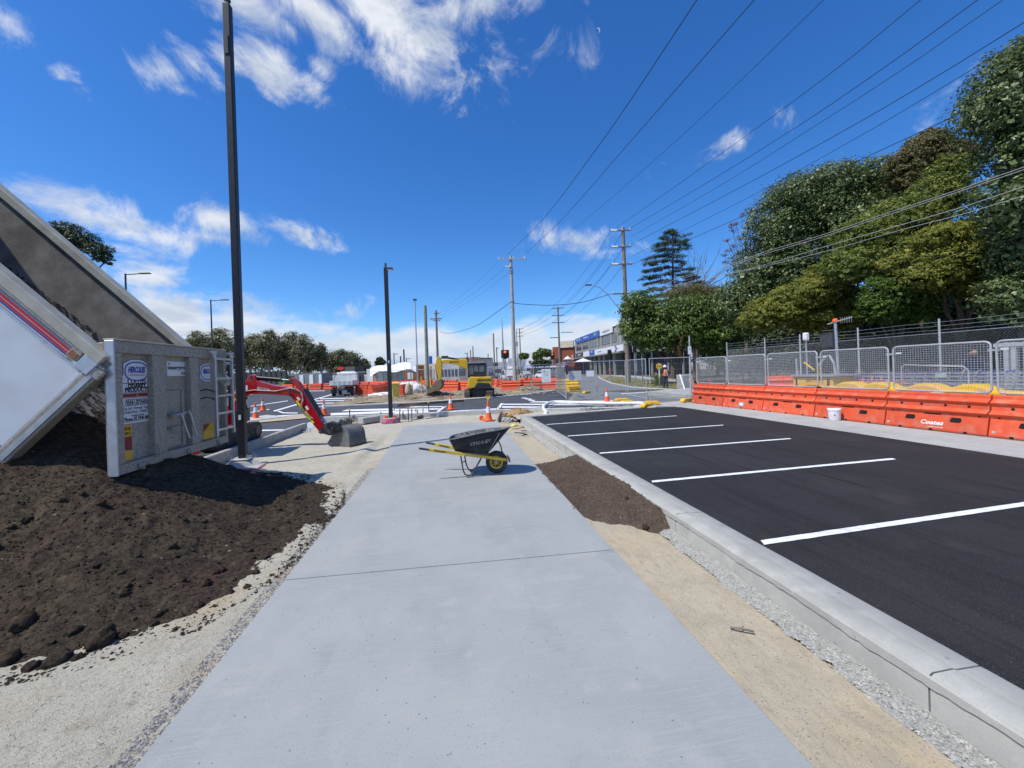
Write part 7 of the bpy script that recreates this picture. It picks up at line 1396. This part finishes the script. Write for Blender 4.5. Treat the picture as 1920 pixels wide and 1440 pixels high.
# ================================================================ ISLAND CLUTTER
b = G(741, 745, .03); t = thing('wheelie_bin', 'yellow wheelie bin with a dark label right of the shorter black pole', 'bin', b, -YAW+.5)
ybin = mat('bin_yellow', (.74,.60,.13), .5, (.6,.52,.12), 4)
MB().add([(-.22,-.24,.05),(.22,-.24,.05),(.22,.26,.05),(-.22,.26,.05),(-.29,-.33,1.0),(.29,-.33,1.0),(.29,.36,1.0),(-.29,.36,1.0)], [(3,2,1,0),(4,5,6,7),(0,1,5,4),(1,2,6,5),(2,3,7,6),(3,0,4,7)]).build('body', ybin, t, bevel=.03, seg=2)
MB().prism([(-.36,1.0),(-.38,1.05),(0,1.12),(.40,1.07),(.40,1.0)], -.32, .32, lambda a, bb, tt: (tt, a, bb)).build('lid', ybin, t, bevel=.02); MB().box((.262,-.02,.72), (.012,.26,.26)).build('label', mat('bin_label_green', (.03,.12,.08), .5), t)
for s in (-1, 1): MB().cyl((s*.2,.33,.1), (s*.27,.33,.1), .1, n=14).build('wheel', M_['blackpl'], t, smooth=50)
def lump(name, c, rx, ry, rz, m, parent, rough_=.25, seed=0, sub=3):
    bmx = bmesh.new(); bmesh.ops.create_icosphere(bmx, subdivisions=sub, radius=1)
    for v_ in bmx.verts: d = v_.co.normalized(); v_.co = Vector((d.x*rx, d.y*ry, max(d.z, -.3)*rz))*(1+rough_*noise.noise(d*2.2+Vector((seed*7, 0, 0)))+rough_*.5*noise.noise(d*6+Vector((seed, 3, 0))))
    me = bpy.data.meshes.new(name); bmx.to_mesh(me); bmx.free(); me.materials.append(m); me.polygons.foreach_set('use_smooth', [True]*len(me.polygons)); o = bpy.data.objects.new(name, me); COL.objects.link(o); o.location = c
    if parent: o.parent = parent
    return o
wbag = mat('white_woven_bag', (.68,.69,.70), .7, (.5,.51,.53), 4, bump=.6, bscale=9)
for i, (u, d, r, h, lab) in enumerate([(757,36,.9,.75,'left white bulk bag behind the yellow bin'),(768,35.4,1.0,.85,'middle white bulk bag behind the yellow bin'),(779,35,.95,.65,'right slumped white bulk bag')]):
    t = thing('bulk_bag', lab, 'bag', base(u, d, .1), 0, 'white bulk bags behind the yellow bin'); lump('bag', (0,0,.1), r, r*.8, h, wbag, t, .3, i)
t = thing('bulk_bag', 'tan crumpled bag standing upright right of the yellow bin', 'bag', base(764.5, 31.5, .05)); lump('bag', (0,0,.3), .28, .25, .65, mat('tan_bag', (.50,.42,.30), .85, (.38,.31,.22), 5, bump=.6, bscale=10), t, .25, 9); MB().box((.28,0,.35), (.14,.14,.9)).build('post_sleeve', mat('tan_post', (.5,.4,.26), .8), t)
t = thing('plastic_sheet', 'crumpled white plastic sheet lying left of the yellow bin', 'sheet', base(717, 32.6, .08)); lump('sheet', (0,0,.0), 1.0, .5, .22, M_['white'], t, .5, 4)
t = thing('yellow_hoarding', 'yellow hoarding board between yellow posts behind the white bags', 'board', base(785, 37.5, .1), -YAW+.2); MB().box((0,0,.45), (.85,.06,.75)).build('board', M_['yellow'], t)
for (u, d, vt, lab) in [(789.5, 33.5, 706.5, 'yellow post standing in front of the yellow hoarding'), (806.5, 35, 706.5, 'yellow post right of the greenish pole')]:
    b = base(u, d, .05); t = thing('yellow_post', lab, 'post', b); MB().cyl((0,0,0), (0,0,AT(u, vt, d).z-.05), .055, n=10).build('tube', M_['yellow'], t, smooth=50)
b = base(971, 31.5, 0.05); t = thing('timber_stake', 'pale timber stake standing in front of the orange barriers', 'stake', b); MB().box((0,0,.85), (.06,.06,1.7)).build('stake', mat('pale_timber', (.45,.30,.16), .8), t)
chunk = mat('broken_concrete', (.34,.29,.22), .9, (.20,.16,.11), 3, bump=.8, bscale=14)
def rubble(name, label, c, rx, ry, h, n, s0, s1, m=chunk, cat='rubble heap'):
    t = thing(name, label, cat, c); X = rng.normal(0, .45, n)*rx; Y = rng.normal(0, .45, n)*ry; q = np.clip(1-np.hypot(X/rx, Y/ry), 0, 1); lump('core', (0,0,-.05), rx*.8, ry*.8, h*.8, m, t, .4, int(rx*10))
    stones('chunks', np.stack([X, Y, q*h*rng.uniform(.6, 1.05, n)], 1), rng.uniform(s0, s1, n), m, .55, 'stuff', t, 1); return t
rubble('rubble_heap', 'heap of broken concrete and soil in front of the orange barriers right of the digger', base(990, 31.5, .02), 1.3, .8, .55, 260, .06, .2)
rubble('rubble_heap', 'rubble and slabs piled round the digger bucket', base(812, 28.5, .02), 1.6, .9, .45, 240, .06, .25)
rubble('rubble_heap', 'low ridge of scraped dirt along the kerb left of the digger', base(785, 26.2, .0), 2.6, .5, .22, 260, .04, .12, dirt_m)
rubble('sand_heap', 'small heap of orange brown sand behind the cone at the end of the footpath', G(972, 776, -.12), .75, .55, .30, 260, .02, .06, mat('orange_sand', (.42,.27,.13), .95, (.30,.19,.09), 8, bump=.8, bscale=30), 'sand heap')
rubble('rubble_heap', 'broken grey rock spilled along the head of the car park near the lone cone', G(1140, 764, -.02), 1.3, .35, .12, 200, .03, .08, chipd_m)
rubble('rubble_heap', 'small broken concrete lumps at the foot of the left kerb near the digger bucket', G(555, 811, -.24), .55, .25, .14, 60, .04, .12, M_['concrete'])
rubble('rubble_heap', 'dirty concrete scraps between the cone and the car park kerb', G(950, 787, -.2), .35, .6, .09, 120, .02, .07, M_['concrete'])
for i in range(46):
    c = base(random.uniform(690, 1000), random.uniform(27, 36), .12); 
    if i == 0: t = thing('loose_rubble', 'loose stones and clods strewn over the dirt island', 'rubble'); t['kind'] = 'stuff'; P_ = []
    P_.append(c[:])
stones('loose_stones', np.array(P_+[base(random.uniform(640, 1040), random.uniform(25.5, 36), .1)[:] for _ in range(500)]), rng.uniform(.03, .12, 546), chunk, parent=t)
# white hose
t = thing('drain_hose', 'thick white hose curving round the head of the car park', 'hose'); pts = [(1205,757.5,.1),(1150,756.5,.1),(1100,755.5,.1),(1045,753.5,.1),(1030,755.5,.1),(1021,760,.08),(1019,766,.0),(1025,772,-.05),(1040,777,-.08)]
P = [Vector(G(u, v, z)) for u, v, z in pts]; P = [p for p in smoothloop(P, 5)[:-5]]; MB().tube(P, .075, 10).build('hose', M_['white'], t, smooth=60)
# formwork stakes and planks
for i, (u, vt, vb_) in enumerate([(656,769,791),(714,775,785),(739.7,772,779),(750,769.6,787),(755.7,774,787),(766,766,789),(772.5,767,789),(780,766,781),(783,770,785),(793.7,765,784),(804.4,755,782),(936,766,775),(941,762,775),(966,765,771)]):
    b = G(u, vb_, -.22); d = (b-CAM).dot(F_); h = AT(u, vt, d).z+.22; t = thing('star_picket', '%s black stake with yellow cap from the left at the end of the footpath' % ORD[min(i, 15)], 'stake', b, 0, 'stakes with yellow caps round the formwork')
    MB().box((0,0,h/2), (.035,.035,h)).build('stake', M_['dark'], t); MB().cyl((0,0,h-.01), (0,0,h+.06), .036, n=10).build('cap', mat('cap_yellow', (.72,.62,.22), .6), t)
for (a, b_, m, lab) in [((783,786),(806,778),'ply','reddish formwork plank in front of the stakes left of the cone'),((938,773),(970,766.5),'ply','reddish formwork plank behind the sand heap'),((934,790),(941,773),'ply','short upright formwork plank beside the orange cone'),((621,789),(708,790),'timber','long weathered plank behind the excavator bucket'),((775,776.5),(792,776),'yel','pale yellow formwork board between the stakes'),((745,762.5),(870,753),'ply','long brown plank lying along the island kerb')]:
    A, B = G(*a, -.18 if a[1] > 764 else .04), G(*b_, -.18 if a[1] > 764 else .04); t = thing('formwork_plank', lab, 'plank'); MB().bar(A+U_*.06, B+U_*.06, .04, .13).build('plank', mat('pale_board', (.55,.42,.2), .8) if m == 'yel' else M_[m], t)
t = thing('concrete_kerb_piece', 'short cast concrete kerb piece behind the excavator bucket', 'kerb piece'); MB().bar(G(676,795,-.2)+U_*.12, G(708,790,-.2)+U_*.12, .35, .24).build('block', M_['concrete'], t, bevel=.02)
# steel tool and yellow scraps on the verge
t = thing('steel_bracket', 'bent black and silver steel tool lying on the sand left of the kerb', 'tool', G(972, 814, -.2)); MB().tube([(-.35,.12,.03),(-.1,.06,.04),(.35,-.02,.05),(.62,-.02,.04)], .014, 6).build('rod', M_['galv'], t, smooth=60); MB().tube([(-.1,.06,.04),(.05,-.12,.05),(.2,-.34,.03),(.05,-.37,.02)], .016, 6).build('hook', M_['black'], t, smooth=60)
for (u, v, lab, m) in [(964,800,'crumpled yellow plastic scrap near the kerb corner','cap_yellow'),(978,803,'small orange scrap beside the yellow one near the kerb corner','pale_timber')]:
    t = thing('plastic_scrap', lab, 'litter', G(u, v, -.17)); lump('scrap', (0,0,.03), .13 if u < 970 else .08, .09, .05, MATS[m], t, .7, u)
t = thing('lime_marker', 'lime green topped peg at the corner of the formwork', 'peg', G(935, 772, -.15)); MB().box((0,0,.12), (.04,.04,.25)).build('peg', hv, t)
t = thing('bark_chip', 'small dark twig lying on the yellow sand strip', 'twig', G(1389, 1182, -.24)); MB().tube([(-.06,.03,.008),(0,0,.014),(.07,-.04,.008)], .008, 5).tube([(-.02,.0,.01),(.04,.02,.012)], .005, 4).build('twig', M_['timber'], t)
# ================================================================ PEOPLE
def human(parent, sc, joints, radii, m, name='body', sub=2):
    me = bpy.data.meshes.new(name); keys = list(joints['v']); idx = {k: i for i, k in enumerate(keys)}; me.from_pydata([joints['v'][k] for k in keys], [(idx[a], idx[b]) for a, b in joints['e']], []); o = bpy.data.objects.new(name, me); COL.objects.link(o)
    md = o.modifiers.new('skin', 'SKIN'); sv = me.skin_vertices[0].data
    for k in keys: sv[idx[k]].radius = (radii[k][0], radii[k][1]); sv[idx[k]].use_root = (k == 'pelvis')
    s = o.modifiers.new('sub', 'SUBSURF'); s.levels = s.render_levels = sub; me.materials.append(m); o.parent = parent; o.scale = (sc,)*3; return o
def person(label, loc, rz, body_m, leg_m, skin_m, arms, sc=1.0, vest=None, hat=None, lean=0.0):
    t = thing('person', label, 'person', loc, rz)
    v = {'pelvis':(0,0,.95),'waist':(0,lean*.3,1.08),'chest':(0,lean,1.30),'neck':(0,lean*1.25,1.46),'shl':(-.18,lean*1.1,1.40),'shr':(.18,lean*1.1,1.40),'hipl':(-.09,0,.90),'hipr':(.09,0,.90),'kneel':(-.11,.02,.50),'kneer':(.11,.0,.50),'anl':(-.12,-.0,.10),'anr':(.13,-.02,.10),'tl':(-.13,-.17,.04),'tr':(.15,-.19,.04)}
    r = {'pelvis':(.145,.11),'waist':(.13,.10),'chest':(.165,.115),'neck':(.055,.055),'shl':(.07,.07),'shr':(.07,.07),'hipl':(.10,.10),'hipr':(.10,.10),'kneel':(.065,.065),'kneer':(.065,.065),'anl':(.048,.05),'anr':(.048,.05),'tl':(.04,.03),'tr':(.04,.03)}
    e = [('pelvis','waist'),('waist','chest'),('chest','neck'),('chest','shl'),('chest','shr'),('pelvis','hipl'),('pelvis','hipr'),('hipl','kneel'),('hipr','kneer'),('kneel','anl'),('kneer','anr'),('anl','tl'),('anr','tr')]
    for s, (el, wr) in zip('lr', arms): v['e'+s] = el; v['w'+s] = wr; r['e'+s] = (.048,.048); r['w'+s] = (.035,.035); e += [('sh'+s,'e'+s),('e'+s,'w'+s)]
    human(t, 1, {'v': v, 'e': e}, r, body_m, 'body')
    hz = 1.60; hy = lean*1.35
    lump('head', (0,hy,hz), .078, .098, .118, skin_m, t, .02, 1); MB().lathe([(.001,0),(.018,.01),(.012,.04)], (0,hy-.098,hz-.02), 8).build('nose', skin_m, t)
    for s in (-1, 1):
        lump('ear', (s*.08,hy+.01,hz-.01), .012, .02, .03, skin_m, t, .05, 2, 2); lump('eye', (s*.03,hy-.088,hz+.02), .012, .008, .008, M_['hole'], t, 0, 2, 2)
    MB().box((0,hy-.092,hz-.055), (.05,.012,.012)).build('mouth', mat('lip', (.25,.08,.07), .6), t)
    for (el, wr) in arms:
        w = Vector(wr); dv = (w-Vector(el)).normalized(); lump('palm', w+dv*.05, .04, .03, .045, skin_m, t, .02, 3, 2); sd = dv.cross(U_).normalized()
        for k in range(4): q = w+dv*.08+sd*(.024*(k-1.5)); MB().tube([q, q+dv*.035, q+dv*.055-U_*.02, q+dv*.05-U_*.04], .0095, 6).build('finger', skin_m, t, smooth=60)
        q = w+dv*.04+sd*.045; MB().tube([q-sd*.02, q, q+dv*.04], .011, 6).build('thumb', skin_m, t, smooth=60)
    # trousers over the legs
    for s, (h, k, a) in (('l', ('hipl','kneel','anl')), ('r', ('hipr','kneer','anr'))): MB().tube([Vector(v['pelvis']).lerp(Vector(v[h]), .6)+Vector((0,0,.02)), v[h], Vector(v[h]).lerp(Vector(v[k]), .5), v[k], Vector(v[k]).lerp(Vector(v[a]), .9)], [.12,.115,.10,.085,.075], 10).build('trouser_leg', leg_m, t, smooth=60)
    if vest:
        mb = MB(); prof = [(.155,.125,.98),(.165,.130,1.10),(.185,.140,1.28),(.195,.125,1.38),(.11,.09,1.46)]; n_ = 20
        for (a, b, z) in prof:
            for i in range(n_): q = 2*PI*i/n_; mb.v.append((a*math.cos(q), b*math.sin(q)+lean*(z-.95)*2, z))
        for k in range(4):
            for i in range(n_): j = (i+1) % n_; mb.f.append((k*n_+i, k*n_+j, (k+1)*n_+j, (k+1)*n_+i))
        vs_ = mb.build('safety_vest', vest, t, smooth=60)
        for x in (-.09, .09): MB().tube([(x,-.135,1.0),(x,-.148,1.25),(x*.8,-.12,1.43)], .014, 5).build('reflective_strip', M_['band'], vs_)
    if hat:
        MB().lathe([(.15,-.01),(.145,.01),(.118,.02),(.108,.09),(.07,.14),(.0,.155)], (0,hy,hz+.045), 18).build('hard_hat', hat, t, smooth=50)
    else: lump('hair', (0,hy+.02,hz+.045), .085, .10, .09, mat('dark_hair', (.02,.015,.012), .7), t, .08, 5)
    return t
skin = mat('skin', (.42,.24,.17), .55, (.38,.21,.15), 4); navyc = mat('navy_cloth', (.02,.025,.05), .85, (.03,.035,.06), 6, bump=.3, bscale=20)
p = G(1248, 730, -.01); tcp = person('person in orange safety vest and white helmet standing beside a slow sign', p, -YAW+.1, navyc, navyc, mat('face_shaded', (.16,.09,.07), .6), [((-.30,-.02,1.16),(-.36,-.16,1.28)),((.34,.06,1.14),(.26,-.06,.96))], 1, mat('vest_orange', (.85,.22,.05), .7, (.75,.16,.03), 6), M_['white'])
tcp.scale = (.97,)*3
t = thing('slow_sign', 'round yellow SLOW sign on a pole held by the traffic controller', 'sign', p+R_*-.47+F_*-.17, -YAW); MB().cyl((0,0,0), (0,0,1.5), .018).build('pole', M_['galv'], t); MB().cyl((0,0,.9), (0,0,1.42), .035).build('grip_sleeve', M_['white'], t); t2 = MB().cyl((0,-.005,1.66), (0,.005,1.66), .22, n=28).build('disc', mat('sign_amber', (.75,.40,.03), .5), t); MB().cyl((0,-.008,1.66), (0,-.0055,1.66), .20, n=28).build('disc_face', mat('sign_amber2', (.80,.45,.04), .5), t); text('lettering', 'SLOW', .12, prb, t, (0,-.012,1.66), (1,0,0), (0,0,1), .001, .95, bold=.003)
p = base(1824, 11.6, .15); person('person in dark clothes pushing the line of shopping trolleys behind the mesh', p, -YAW-.5, navyc, mat('olive_trousers', (.09,.09,.05), .85), skin, [((-.32,-.20,1.18),(-.36,-.48,1.10)),((.16,-.30,1.15),(-.05,-.52,1.08))], lean=-.05)
for (u, d, c, lab) in [(1143, 80, (.4,.05,.06), 'distant person in red standing under the office awning'),(1148, 82, (.05,.1,.3), 'distant person in blue standing beside the one in red')]:
    person(lab, base(u, d), random.uniform(0, 3), mat('cloth_red' if u < 1145 else 'cloth_blue', c, .8), navyc, skin, [((-.24,0,1.15),(-.25,-.05,.92)),((.24,0,1.15),(.25,-.05,.92))])
